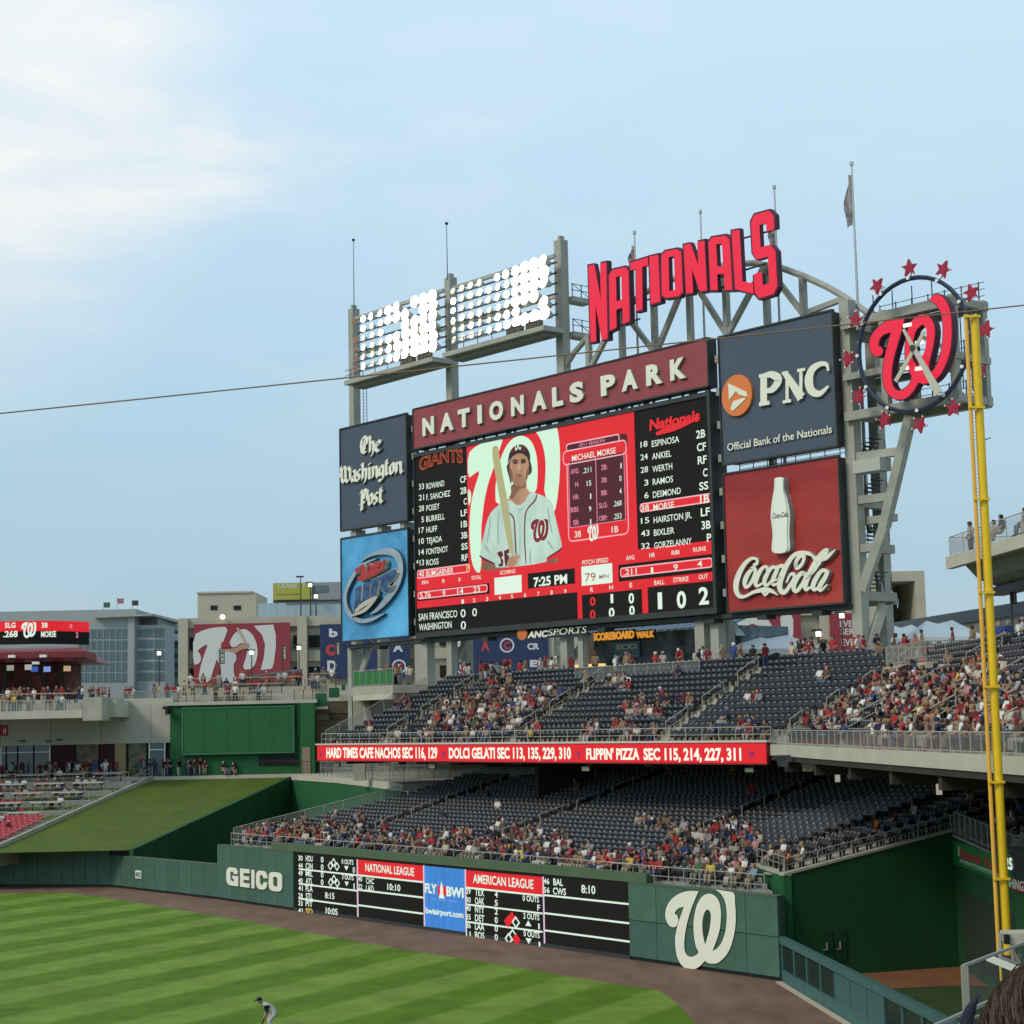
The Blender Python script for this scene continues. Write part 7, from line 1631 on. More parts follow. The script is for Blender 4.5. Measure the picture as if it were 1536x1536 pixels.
gpoly('crest', circ(497, 975, 8.5), M_lr, -.83, mu4, holes=[circ(498, 974, 4, rev=True)])
# roof things
rh = thing('rooftop_house', 'pale rooftop stair house with two dark windows on the garage', 'building', LP(293, GY+6, gt))
MB().box((LP(293, GY+6).x, GY+6, gt-.3), (LP(381, GY+6).x, GY+16, zat(890, 330, GY+6))).build('house_wall', M_gar, rh)
MB().box((LP(292, GY+6).x, GY+5.8, zat(890, 330, GY+6)+.01), (LP(375, GY+6).x, GY+16, zat(888.5, 330, GY+6)+.1)).build('roof_edge', M_conc2, rh)
for pa, pb in ((312.5, 322.5), (347, 358)): MB().box((LP(pa, GY+6).x, GY+5.9, zat(915, pa, GY+6)), (LP(pb, GY+6).x, GY+5.99, zat(908.5, pa, GY+6))).build('window', M_gard, rh)
gl = thing('rooftop_glass_screen', 'pale blue glass screens on the garage roof right of the stair house', 'screen', LP(384, GY+3, gt))
for i in range(9): MB().box((LP(384+i*14.3, GY+3).x, GY+3, gt), (LP(397.5+i*14.3, GY+3).x, GY+3.1, zat(905 if i < 3 else 909, 400, GY+3))).build('glass_pane', mat('milky_blue_glass', (.32, .42, .46), .3), gl)
lb = thing('office_building', 'grey office block carrying a yellow-green lease banner, behind the garage', 'building', LP(406, 262, 10))
LY = 262.0
MB().box((LP(407, LY).x, LY, 10), (LP(700, LY).x, LY+25, zat(874, 450, LY))).build('building_wall', mat('office_grey', (.25, .27, .28), .8, var=.05, scale=.3), lb)
MB().box((LP(406, LY).x, LY-.3, zat(902, 450, LY)), (LP(700, LY).x, LY-.02, zat(900.5, 450, LY))).build('shadow_strip', M_steeld, lb)
MB().box((LP(466, LY).x, LY-.12, zat(888, 480, LY)), (LP(489, LY).x, LY-.01, zat(878, 480, LY))).build('window', mat('office_glass', (.12, .15, .17), .2), lb)
MB().box((LP(407, LY).x, LY-.5, zat(900, 430, LY)), (LP(465, LY).x, LY-.31, zat(875, 430, LY))).build('lease_banner', mat('banner_olive_yellow', (.36, .36, .06), .7), lb)
LF = Frame((0, LY, 0), (1, 0, 0), (0, 1, 0))
put_text(MB(LF), 'LEASE IT', LP(415, LY).x, LP(457, LY).x, zat(882, 430, LY), 5.5*LY/FPX, -.54, 0, .02).build('lettering', M_murw, lb)
put_text(MB(LF), 'New space available', LP(412, LY).x, LP(447, LY).x, zat(893, 430, LY), 2.4*LY/FPX, -.54, 0, .0).build('lettering', M_steeld, lb)
# lamp posts on the garage roof and on the plaza
M_bulb = mat('street_bulb_lit', (1.0, .9, .7), .5, emit=2.5)
for i, (px, yt, yb, Y, lit) in enumerate(((451, 866, 925, 216, 0), (465.5, 875, 925, 216, 1), (474, 892, 925, 216, 1), (239, 977, 1030, 200, 1), (377.5, 976, 1012, 203, 1), (448.5, 969, 1018, 203, 1), (1335, 888, 925, 170, 1), (1227, 947, 985, 150, 1), (1262, 920, 985, 158, 1))):
    b_ = at(px, yb, Y); t_ = at(px, yt, Y)
    T = thing('lamp_post', 'slim dark lamp post, %s from the left among those around the garage' % ordinal([4, 5, 6, 0, 1, 2, 9, 7, 8][i] if 0 else [3, 4, 5, 0, 1, 2, 8, 6, 7][i]), 'lamp post', b_, 'lamp posts round the garage')
    z0_ = gt if Y > 210 else ZP
    if px == 1335: z0_ = ZP
    MB().tube((t_.x, Y, z0_), (t_.x, Y, t_.z), .10, 6, r2=.06).build('pole', M_steeld, T)
    MB().box((t_.x-.55, Y-.25, t_.z), (t_.x+.35 if not lit else t_.x+.3, Y+.25, t_.z+.16)).build('lamp_head', M_steeld, T)
    if lit: MB().tube((t_.x, Y-.15, t_.z-.42), (t_.x, Y-.15, t_.z-.02), .22, 8).build('bulb', M_bulb, T)
s = at(333, 925, GY-1); T = thing('wall_floodlight', 'round white floodlight glowing on the garage parapet', 'lamp', s); MB().tube((s.x, GY-.9, s.z), (s.x, GY-.4, s.z), .28, 10).build('bulb', M_bulb, T); MB().tube((s.x, GY-.39, s.z), (s.x, GY-.02, s.z), .08, 6).build('arm', M_steeld, T)
# number banners on black poles
for i, (px, yt, yb, w_, Y, s_) in enumerate(((333.5, 977, 996, 7, 197, '140'), (427, 971, 990, 5.5, 197, '142'), (507, 965, 983, 6, 186, '143'), (1521, 872, 906, 9, 92, '239'))):
    b_ = at(px, yb, Y); t_ = at(px-w_/2, yt-2, Y); T = thing('number_banner', 'black pole with a small cream section number banner, %s from the left' % ordinal(i), 'sign', b_, 'section number banners')
    MB().tube((t_.x-.05, Y, ZP if Y > 100 else 16), (t_.x-.05, Y, t_.z+.2), .06, 6).build('pole', M_steeld, T)
    q = at(px+w_/2, yb, Y); MB().box((t_.x+.02, Y-.03, q.z), (q.x, Y+.03, t_.z)).build('banner_frame', M_steeld, T)
    MB().box((t_.x+.1, Y-.05, q.z+.1), (q.x-.08, Y-.035, t_.z-.1)).build('banner_face', mat('banner_face_cream', (.50, .48, .38), .6), T)
    h_ = (t_.z-q.z-.2)/3; FF = Frame((0, Y, 0), (1, 0, 0), (0, 1, 0))
    for k_, c_ in enumerate(s_): put_text(MB(FF), c_, t_.x+.16, q.x-.14, t_.z-.1-h_*(k_+.85), h_*.65, -.06, 0, .02).build('lettering', M_steeld, T)
# transport office building
DY = 300.0; dx = lambda px: LP(px, DY).x; dz = lambda y, px=100: zat(y, px, DY)
M_dc = mat('office_pale_stone', (.30, .33, .33), .8, var=.05, scale=.15); M_dg = mat('office_blue_glass', (.10, .16, .18), .15, var=.3, scale=.2)
do = thing('office_building', 'large pale office building with rows of blue glass windows, far left', 'building', LP(100, DY, 5))
MB().box((dx(-90), DY, 0), (dx(200), DY+40, dz(914.5, 150))).build('building_wall', M_dc, do)
MB().box((dx(200)+.01, DY+1, 0), (dx(243), DY+9, dz(937, 220))).build('building_wall', M_dc, do)
MB().box((dx(200)+.02, DY+4, dz(937, 220)+.01), (dx(226), DY+30, dz(923, 220))).build('penthouse_wall', mat('penthouse_grey', (.16, .18, .19), .6), do)
MB().hexa([(dx(140), DY-1.5, dz(926.5, 200)), (dx(228), DY-1, dz(924.5, 200)), (dx(234), DY+20, dz(926, 200)), (dx(140), DY+30, dz(926, 200))], [(dx(140), DY-1.5, dz(925, 200)), (dx(228), DY-1, dz(921.5, 200)), (dx(234), DY+20, dz(921, 200)), (dx(140), DY+30, dz(921, 200))]).build('roof_overhang', M_steel, do)
for r_i, y in enumerate((944.5, 961, 977.5, 993.5, 1009.5)):
    for pa, pb in ((115, 137), (138.5, 161), (162.5, 187.5)):
        MB().box((dx(pa), DY-.12, dz(y+13.2, pa)), (dx(pb), DY-.01, dz(y, pa))).build('window', M_dg, do)
    for k_ in range(8): x = 115+k_*9.3; MB().box((dx(x)-.06, DY-.2, dz(y+13.2, x)), (dx(x)+.06, DY-.121, dz(y, x))).build('mullion', M_dc, do)
for r_i, y in enumerate((943.5, 960, 976.5, 993, 1009)):
    MB().box((dx(202), DY+.85, dz(y+11, 202)), (dx(223), DY+.99, dz(y, 202))).build('window', M_dg, do)
    for k_ in range(3): MB().box((dx(226+k_*5.5), DY+.85, dz(y+12, 226)), (dx(230+k_*5.5), DY+.99, dz(y-1, 226))).build('window', M_dg, do)
MB().box((dx(189), DY-.5, 0), (dx(199), DY-.02, dz(926, 190))).build('pier', M_dc, do)
for i, (px, yt) in enumerate(((155.5, 902), (176, 896), (198, 899))):
    b_ = at(px, 915, DY+8); t_ = at(px, yt, DY+8); T = thing('roof_flag', 'tiny flag on a pole on the far left office roof, %s from the left' % ordinal(i), 'flag', b_, 'flags on the office roof')
    MB().tube(b_, t_, .06, 5).build('pole', M_pole, T); MB().box((t_.x+.05, t_.y, t_.z-1.1), (t_.x+1.1, t_.y+.04, t_.z-.2)).build('flag', [mat('flag_green', (.04, .12, .06), .8), mat('flag_pinkish', (.3, .15, .17), .8), mat('flag_dark', (.03, .05, .04), .8)][i], T)
d2 = thing('office_building', 'darker office block with strip windows between the glass office and the garage', 'building', LP(244, 330, 5))
MB().box((LP(243, 330).x, 330, 0), (LP(285, 330).x, 350, zat(961, 250, 330))).build('building_wall', mat('office_mid_grey', (.22, .25, .27), .8), d2)
for y in (963, 980, 994, 1008): MB().box((LP(246, 330).x, 329.8, zat(y+8, 250, 330)), (LP(264, 330).x, 329.98, zat(y, 250, 330))).build('window', M_winglass, d2)
# stair tower of the right-hand garage
TYw = 190.0; tx = lambda px: LP(px, TYw).x
tw_ = thing('stair_tower', 'pale concrete stair tower open at the side, right of the scoreboard', 'building', LP(1310, TYw, ZP))
zt_ = zat(857, 1340, TYw)
MB().box((tx(1300), TYw, ZP), (tx(1316), TYw+9, zt_)).build('tower_wall', M_gar, tw_); MB().box((tx(1371), TYw, ZP), (tx(1386), TYw+9, zt_)).build('tower_wall', M_gar, tw_)
MB().box((tx(1316)+.01, TYw, zat(872, 1340, TYw)), (tx(1371)-.01, TYw+9, zt_)).build('tower_lintel', M_gar, tw_)
wz0, wz1 = zat(912, 1350, TYw+8), zat(898, 1350, TYw+8); M_tin = mat('tower_inside', (.14, .14, .13), .9)
wa, wb_ = LP(1343, TYw+8).x, LP(1356, TYw+8).x
for q in (((tx(1310), TYw+8, ZP), (wa, TYw+8.9, zt_-.5)), ((wb_, TYw+8, ZP), (tx(1380), TYw+8.9, zt_-.5)), ((wa, TYw+8, ZP), (wb_, TYw+8.9, wz0)), ((wa, TYw+8, wz1), (wb_, TYw+8.9, zt_-.5))): MB().box(*q).build('tower_back_wall', M_tin, tw_)
for i in range(7): MB().bar((tx(1318), TYw+3, zat(905, 1320, TYw)-i*.22+.6), (tx(1368), TYw+5, zat(945, 1360, TYw)-i*.22+.6), .1).build('stair_rail', M_steeld, tw_)
# low building and tents on the right
rbw = thing('stadium_back_building', 'long low stone and slate building behind the right deck wing', 'building', LP(1330, 165, ZP))
Pa, Pb = Vector((34.6, 165, 0)), Vector((42, 118, 0)); f_ = Frame(Pa, Pb-Pa, Vector((.99, .15, 0))); Lr = (Pb-Pa).length
MB(f_).box((0, 0, ZP), (Lr, 1, 19.3)).build('lower_wall', M_maroon, rbw); MB(f_).box((0, -.1, 19.31), (Lr, 1, 20.9)).build('stone_band', mat('pale_stone_band', (.36, .35, .28), .8, var=.12, scale=.6), rbw)
MB(f_).box((0, -.3, 20.91), (Lr, 1, 21.9)).build('slate_fascia', mat('slate_fascia', (.09, .12, .14), .6), rbw)
for i in range(8): MB(f_).box((i*6+.5, -.14, 19.35), (i*6+.62, -.101, 20.88)).build('band_joint', M_concd, rbw)
def tent(label, px0, px1, yeave, ypeak, Y, dep=7):
    x0_, x1_ = LP(px0, Y).x, LP(px1, Y).x; ze, zp = zat(yeave, (px0+px1)/2, Y), zat(ypeak, (px0+px1)/2, Y); mx2, my = (x0_+x1_)/2, Y+dep/2
    T = thing('marquee_tent', label, 'tent', (x0_, Y, ZP)); M_t = mat('white_canvas', (.88, .88, .86), .7, var=.02, scale=1)
    n = 6; w4 = (x1_-x0_)*.2; c4 = [(x0_, Y), (x1_, Y), (x1_, Y+dep), (x0_, Y+dep)]; ringn = []
    for (ax, ay), (bx, by) in zip(c4, c4[1:]+c4[:1]):
        for k_ in range(n): ringn.append((ax+(bx-ax)*k_/n, ay+(by-ay)*k_/n))
    K = len(ringn)
    vs = [(x0_, Y, ze), (x1_, Y, ze), (x1_, Y+dep, ze), (x0_, Y+dep, ze), (mx2-w4, my, zp), (mx2+w4, my, zp), (mx2-w4*.2, my, zp-.25)]
    fs = [(0, 1, 5, 6, 4), (1, 2, 5), (2, 3, 4, 6, 5), (3, 0, 4)]
    MB().add(vs, fs).build('canopy', M_t, T)
    mb = MB()
    for i in range(K):
        (ax, ay), (bx, by) = ringn[i], ringn[(i+1) % K]; m2 = ((ax+bx)/2, (ay+by)/2)
        mb.add([(ax, ay, ze), (bx, by, ze), (bx, by, ze-.28), (m2[0], m2[1], ze-.5), (ax, ay, ze-.28)], [(0, 1, 2, 3, 4)])
    mb.build('valance', M_t, T)
    for x, y in c4: MB().tube((x*.98+mx2*.02, y, ZP), (x*.98+mx2*.02, y, ze), .05, 6).build('pole', M_rail, T)
tent('white marquee tent behind the deck, under the cola sign', 1090, 1228, 973, 950, 136)
tent('white marquee tent right of the scoreboard tower, nearer the pole', 1370, 1470, 955, 927, 126, 6); tent('white marquee tent just right of the scoreboard tower', 1322, 1400, 958, 934, 134, 6)
tp2 = thing('raised_platform', 'pale railed platform at the top of the right deck wing', 'platform', LP(1372, 118, 15))
pq0 = DBF(-1.2, 7.2, 0); 
MB(DBF).box((-2.0, 7.6, 15.0), (6.5, 12.2, 16.35)).build('platform_base', M_conc2, tp2)
railing('platform_railing', 'dense pale railing round the raised platform in the right deck wing', [DBF(-2.0, 10.8, 16.35), DBF(-2.0, 7.65, 16.35), DBF(6.4, 7.65, 16.35), DBF(6.4, 11, 16.35)], 1.15, 1.3, rails=(1, .1), picket=.14)
railing('plaza_railing', 'long pale railing behind the upper deck rows below the screen', [tuple(WF(24.5, 17.6, 16.35)), tuple(WF(38.5, 17.6, 16.35))], 1.15, 1.4, rails=(1, .1), glass=M_glass)
tag(MB(WF).box((24.3, 17.5, 15), (38.7, 19.4, 16.34)).build('standing_platform', M_conc2), 'pale concrete standing platform behind the upper deck rows, centre', 'platform')
# ---- snack bar under the board
kb2 = thing('snack_bar', 'blue-roofed snack bar with glowing letters under the scoreboard', 'building', BF(14, 8, ZP))
KF = Frame(BF(0, 7.5, 0), BF.S, BF.D); kx = lambda x, y, d=0: KF.px(x, y, d)
sa, sb_ = kx(880, 950)[0], kx(1105, 950)[0]; zlo, zhi = kx(900, 953)[1], kx(900, 938)[1]
MB(KF).box((sa, .5, ZP), (sb_, 6, zlo)).build('bar_wall', mat('bar_interior', (.06, .075, .085), .8, var=.5, scale=.8, col2=(.16, .20, .22)), kb2)
mb = MB(KF); k_ = 44
for i in range(k_):
    a = sa-.5+(sb_-sa+1)*i/k_; c_ = sa-.5+(sb_-sa+1)*(i+1)/k_
    o = MB(KF).hexa([(a, -1.2, zlo-.1), (c_-.02, -1.2, zlo-.1), (c_-.02, 3, zhi+.4), (a, 3, zhi+.4)], [(a, -1.2, zlo), (c_-.02, -1.2, zlo), (c_-.02, 3, zhi+.5), (a, 3, zhi+.5)]); o.build('awning_strip', mat('awning_blue', (.10, .20, .36), .6) if i % 2 else mat('awning_white', (.45, .52, .56), .6), kb2)
M_mq = mat('marquee_amber', (.85, .36, .05), .5, emit=.75)
wk = thing('walk_sign', 'amber glowing letters reading SCOREBOARD WALK on the snack bar', 'sign', KF(sa, -1.4, zlo))
for s, xa, xb, yb, h_ in (('SCOREBOARD', 889, 951, 961, 11), ('WALK', 954, 981, 957, 9)):
    p, z_ = kx(xa, yb, -1.4); q_ = kx(xb, yb-3, -1.4)[0]; put_text(MB(KF), s, p, q_, z_, h_*.055, -1.4, .06, .05).build('lettering', M_mq, wk)
    MB(KF).box((p-.1, -1.33, z_-.12), (q_+.1, -1.25, z_+h_*.055+.1)).build('sign_back', M_dark, wk)
an = thing('sponsor_sign', 'dark navy sign with white italic lettering ANC SPORTS under the screen', 'sign', BF(6, .3, ZS0-2))
s0_, z0_ = bpx(776, 960, .2); s1_ = bpx(882, 950, .2)[0]; z1_ = bpx(776, 942, .2)[1]
MB(BF).box((s0_, .2, z0_), (s1_, .5, min(z1_, ZS0-.65))).build('sign_panel', M_navy, an)
btext('ANC', 791, 821, 957, 9.5, M_cream, d=.15, par=an, bold=.05, shear=.3, name='lettering'); btext('SPORTS', 822, 879, 953.5, 9.5, M_cream, d=.15, par=an, bold=.0, shear=.3, name='lettering')
cx, cz = bpx(784, 951, .15); MB(BF).disc((cx, .08, cz), .62, 14, .1, r2=.5).build('emblem', mat('sponsor_orange', (.6, .16, .04), .6), an)
bn2 = thing('hanging_banner', 'light blue banner with white letters hanging inside the snack bar', 'banner', KF(sa+3, 0, ZP)); p, z_ = kx(921, 988, .2); q_ = kx(959, 988, .2)[0]; z2 = kx(921, 964, .2)[1]
MB(KF).box((p, .2, z_), (q_, .3, z2)).build('banner_cloth', mat('banner_light_blue', (.14, .30, .42), .7), bn2); put_text(MB(KF), 'SCO', p+.3, q_-.2, z_+(z2-z_)*.55, (z2-z_)*.3, .17, 0, .04).build('lettering', M_cream, bn2)
ml = thing('bar_counter', 'glowing yellow-fronted bar counter under the board', 'counter', KF(sa-1, -2, ZP)); p = kx(857, 998, -3)[0]; q_ = kx(907, 996, -3)[0]; MB(KF).box((p, -3.5, ZP), (q_, -3, ZP+.95)).build('counter_body', M_dark, ml); MB(KF).box((p, -3.55, ZP+.96), (q_, -2.9, ZP+1.2)).build('lit_strip', mat('warm_strip', (.95, .6, .2), .5, emit=1.2), ml)
um = [(1075, 1118, 955, 930, 138, (.05, .10, .25), 'blue and white market umbrella beside the right scoreboard leg'), (1020, 1060, 958, 945, 150, (.25, .40, .45), 'teal market umbrella at the snack bar')]
for pa, pb, ye, yp, Y, c_, lab in um:
    xa, xb = LP(pa, Y).x, LP(pb, Y).x; T = thing('umbrella', lab, 'umbrella', ((xa+xb)/2, Y, ZP)); mx2 = (xa+xb)/2; r_ = (xb-xa)/2; ze, zp = zat(ye, pa, Y), zat(yp, pa, Y)
    for i in range(8):
        a0, a1 = 2*math.pi*i/8, 2*math.pi*(i+1)/8
        MB().add([(mx2, Y, zp), (mx2+r_*math.cos(a0), Y+r_*math.sin(a0), ze), (mx2+r_*math.cos(a1), Y+r_*math.sin(a1), ze)], [(0, 1, 2)]).build('canopy_panel', mat('umb_%d' % int(c_[2]*100), c_, .7) if i % 2 else M_murw, T)
    MB().tube((mx2, Y, ZP), (mx2, Y, zp), .04, 6).build('pole', M_rail, T)
# ================================================================ third-level deck at the right edge
CF = Frame((23.1, 95, 0), (.068, -.998, 0), (.998, .068, 0))
uc = thing('third_deck', 'high concrete deck jutting in from the right edge with a glass railing', 'deck', CF(0, 0, 21))
MB(CF).box((0, 0, 21.12), (60, .4, 21.75)).build('front_edge', M_conc2, uc)
MB(CF).box((0, .41, 21.3), (60, 14, 21.7)).build('deck_slab', M_conc, uc)
MB(CF).hexa([(.4, 1.6, 20.5), (60, 1.6, 20.5), (60, 2.6, 20.1), (.4, 2.6, 20.1)], [(.4, .9, 21.29), (60, .9, 21.29), (60, 3.2, 21.29), (.4, 3.2, 21.29)]).build('soffit_beam', M_concd, uc)
MB(CF).box((.5, 2.2, 19.6), (60, 2.9, 20.05)).build('dark_girder', M_steeld, uc)
railing('deck_railing', 'glass railing on the third deck at the right edge', [CF(.2, 6, 21.75), CF(.2, .2, 21.75), CF(40, .2, 21.75)], 1.05, 2.2, glass=M_glass, rails=(1,))
person(CF(1.6, .9, 21.72), math.radians(-80), 'standing', region='third deck', shirt='light grey', hair='brown hair', scale=1.0)
for t_, o_, sh_ in ((4.2, 1.3, 'light grey'), (5.6, 1.2, 'navy'), (8.2, 1.5, 'tan'), (8.9, 1.6, 'dark red'), (6.8, 2.4, 'black'), (9.8, 2.6, 'white')): person(CF(t_, o_, 21.72+.25), math.radians(-85), 'seated', row=0, region='third deck', shirt=sh_, hair='black hair')
# ================================================================ crowd into objects
def size_px(p): x, y, d = proj(p['pos']+Vector((0, 0, .9))); return (x, y, FPX/d if d > 0 else 0)
for p in people: p['x'], p['y'], p['k'] = size_px(p)
vis = [p for p in people if 0 < p['x'] < 1536 and 0 < p['y'] < 1536 and p['region'] != 'shaded right section']
groups = {}
for p in people: groups.setdefault((p['region'], p['row']), []).append(p)
for g in groups.values():
    g.sort(key=lambda p: p['x']); gi = [p for p in g if p['x'] > 0]
    for i, p in enumerate(gi): p['i'] = i
def ok(p): return True
vis.sort(key=lambda p: -p['k']*(1.15 if p['region'] in ('lower stand', 'bullpen side section') and (p['row'] or 0) < 3 else 1)*(1.3 if p['region'] == 'third deck' else 1))
left_reg = [p for p in vis if p['x'] < 560][:45]
chosen = []; seen = set()
for p in left_reg+vis:
    if id(p) not in seen and len(chosen) < 298: chosen.append(p); seen.add(id(p))
RN = {'lower stand': 'lower stand', 'upper deck': 'upper deck', 'right wing of the upper deck': 'right deck wing', 'bullpen side section': 'raised bullpen section', 'shaded right section': 'shaded section'}
for p in chosen:
    o = bpy.data.objects.new('person', PM[p['pose']]); COL.objects.link(o); o.location = p['pos']; o.rotation_euler = (0, 0, p['ang']); s_ = p['scale']; o.scale = (s_, s_, s_)
    for k_, m_ in enumerate((SK_M[p['skin']], SH_M[p['shirt']], PA_M[p['pants']], HA_M[p['hair']], SHOE)):
        o.material_slots[k_].link = 'OBJECT'; o.material_slots[k_].material = m_
    i_ = p.get('i', 0); nth = 'first' if i_ == 0 else ordinal(i_)
    if p['row'] is not None: lab = '%s shirt, %s, %s person from left in %s row, %s' % (p['shirt'], p['hair'], nth, ordinal(p['row']) if p['row'] else 'front', RN.get(p['region'], p['region']))
    else: lab = '%s shirt, %s, %s person from left on the %s' % (p['shirt'], p['hair'], nth, p['region'])
    tag(o, lab, 'person', 'spectators in '+p['region'] if p['row'] is not None else 'people on the '+p['region'])
rest = [p for p in people if id(p) not in seen and -100 < p['x'] < 1650]
mlist = SK_M+list(SH_M.values())+PA_M+list(HA_M.values())+[SHOE]; mid = {m_.name: i for i, m_ in enumerate(mlist)}
cache = {}
for k_, me in PM.items():
    co = np.zeros(len(me.vertices)*3); me.vertices.foreach_get('co', co); cache[k_] = (co.reshape(-1, 3), [tuple(q.vertices) for q in me.polygons], [q.material_index for q in me.polygons])
vs = []; fs = []; mi = []; off = 0
for p in rest:
    co, pf, pm = cache[p['pose']]; c, s = math.cos(p['ang']), math.sin(p['ang']); R_m = np.array([[c, -s, 0], [s, c, 0], [0, 0, 1]])*p['scale']
    vs.append(co@R_m.T+np.array(p['pos'])); fs += [tuple(off+i for i in q) for q in pf]; off += len(co)
    sl_ = [mid[SK_M[p['skin']].name], mid[SH_M[p['shirt']].name], mid[PA_M[p['pants']].name], mid[HA_M[p['hair']].name], mid[SHOE.name]]; mi += [sl_[q] for q in pm]
me = bpy.data.meshes.new('crowd'); me.from_pydata(np.concatenate(vs).tolist(), [], fs)
for m_ in mlist: me.materials.append(m_)
me.polygons.foreach_set('material_index', mi); me.update()
o = link('crowd', me); tag(o, 'remaining small spectators scattered through the stands and plazas', 'crowd'); o['kind'] = 'stuff'
print('people', len(people), 'chosen', len(chosen), 'rest', len(rest))
# ================================================================ outfielder
Yo = 81.5; pl = thing('person', 'outfielder in grey uniform and black cap bent over with hands on knees', 'person', (-11.15, Yo, .02))
pl.rotation_euler = (0, 0, math.radians(-78)); pl.scale = (1.04, 1.04, 1.04)
b_ = bpy.data.objects.new('body', PF); COL.objects.link(b_); b_.parent = pl
for k_, m_ in enumerate((SK_M[1], cm('cloth_uniform_grey', (.42, .40, .40)), cm('trousers_uniform', (.46, .43, .40)), cm('undershirt_black', (.012, .012, .014)), SHOE)):
    b_.material_slots[k_].link = 'OBJECT'; b_.material_slots[k_].material = m_
def lpart(name, mb, m_): o = bpy.data.objects.new(name, mb.mesh(name, m_)); COL.objects.link(o); o.parent = pl; return o
mb = MB(); K = 10
cz_ = [(0, .118), (.05, .122), (.10, .10), (.135, .05)]
for (h0, r0), (h1, r1) in zip(cz_, cz_[1:]): mb.hexa([(r0*math.cos(2*math.pi*i/K), -.54+r0*math.sin(2*math.pi*i/K), 1.355+h0) for i in range(K)], [(r1*math.cos(2*math.pi*i/K), -.53+r1*math.sin(2*math.pi*i/K), 1.355+h1) for i in range(K)])
mb.hexa([(-.09, -.62, 1.355), (-.07, -.77, 1.33), (.07, -.77, 1.33), (.09, -.62, 1.355)], [(-.09, -.62, 1.38), (-.07, -.77, 1.345), (.07, -.77, 1.345), (.09, -.62, 1.38)])
lpart('cap', mb, cm('cap_black', (.01, .01, .01)))
mb = MB(); 
for i, (a0, L_) in enumerate(((-.5, .20), (-.2, .24), (.1, .25), (.4, .22), (1.0, .15))): mb.tube((.18, -.38, .55), (.18+.10*math.sin(a0), -.40-.10*math.cos(a0)*.6, .55-L_), .05, 6, r2=.035)
lpart('baseball_glove', mb, cm('glove_leather', (.09, .035, .02)))
eb = ground(1316, 1441); T = thing('equipment_bag', 'dark red equipment bag lying on the bullpen clay', 'bag', eb)
MB().hexa([(eb.x-.45, eb.y, .03), (eb.x+.45, eb.y, .03), (eb.x+.45, eb.y+.4, .03), (eb.x-.45, eb.y+.4, .03)], [(eb.x-.38, eb.y+.06, .42), (eb.x+.38, eb.y+.06, .42), (eb.x+.38, eb.y+.34, .42), (eb.x-.38, eb.y+.34, .42)]).build('bag_body', M_red, T)
MB().tube((eb.x-.2, eb.y+.2, .43), (eb.x+.2, eb.y+.2, .43), .04, 6).build('bag_handle', M_black, T)
for i, (x, y, w_) in enumerate(((1338, 1448.5, .35), (1282, 1453, .3), (1376, 1449, .9))):
    p = ground(x, y); tag(MB().hexa([(p.x-w_/2, p.y, .035), (p.x+w_/2, p.y, .035), (p.x+w_/2, p.y+.35, .035), (p.x-w_/2, p.y+.35, .035)], [(p.x-w_/2, p.y, .075), (p.x+w_/2, p.y, .075), (p.x+w_/2, p.y+.35, .075), (p.x-w_/2, p.y+.35, .075)]).build('rubber_plate', M_white), ['white plate on the bullpen clay, middle one', 'white plate on the bullpen clay, leftmost', 'wide white plate on the bullpen clay, rightmost'][i], 'plate')
# ================================================================ foreground: rail, acrylic panel and the head of the next spectator
M_fr = mat('nearby_grey_paint', (.26, .25, .21), .6, var=.1, scale=8)
fg = thing('foreground_railing', 'nearby grey railing with a clear acrylic panel at the lower right', 'railing', (3.9, 16, 9.5))
def fgp(k_, z): return (3.9+1.27*k_, 16+2*k_, z)
FR2 = Frame((3.9, 16, 0), (1.27, 2, 0), (2, -1.27, 0))
MB().bar(fgp(-.03, 9.6), fgp(-.03, 11.19), .055).build('post', M_fr, fg)
MB().bar(fgp(-.04, 11.19), fgp(4, 11.19), .026).build('top_rail', M_fr, fg)
MB().bar(fgp(-3, 10.80), fgp(4, 10.80), .028).build('lower_rail', M_fr, fg); MB().bar(fgp(-3, 10.72), fgp(4, 10.72), .016).build('lower_rail', M_fr, fg); MB().bar(fgp(-3, 10.52), fgp(4, 10.52), .022).build('lower_rail', M_fr, fg)
a, b2, c_, d_ = fgp(0, 10.83), fgp(4, 10.83), fgp(4, 11.16), fgp(0, 11.16)
MB().add([a, b2, c_, d_], [(0, 1, 2, 3)]).build('acrylic_panel', mat('clear_acrylic', (.30, .24, .25), .12, alpha=.22, spec=.5, var=.5, scale=1.5), fg)
mb = MB()
for i in range(110): k_ = -3+i*.062; mb.tube(fgp(k_, 10.53), fgp(k_, 10.72), .006, 4, cap=False)
mb.build('pickets', M_fr, fg, kind='stuff')
MB().tube(fgp(-.03, 10.5), fgp(-.03, 8.9), .03, 6).build('post', M_rail, fg)
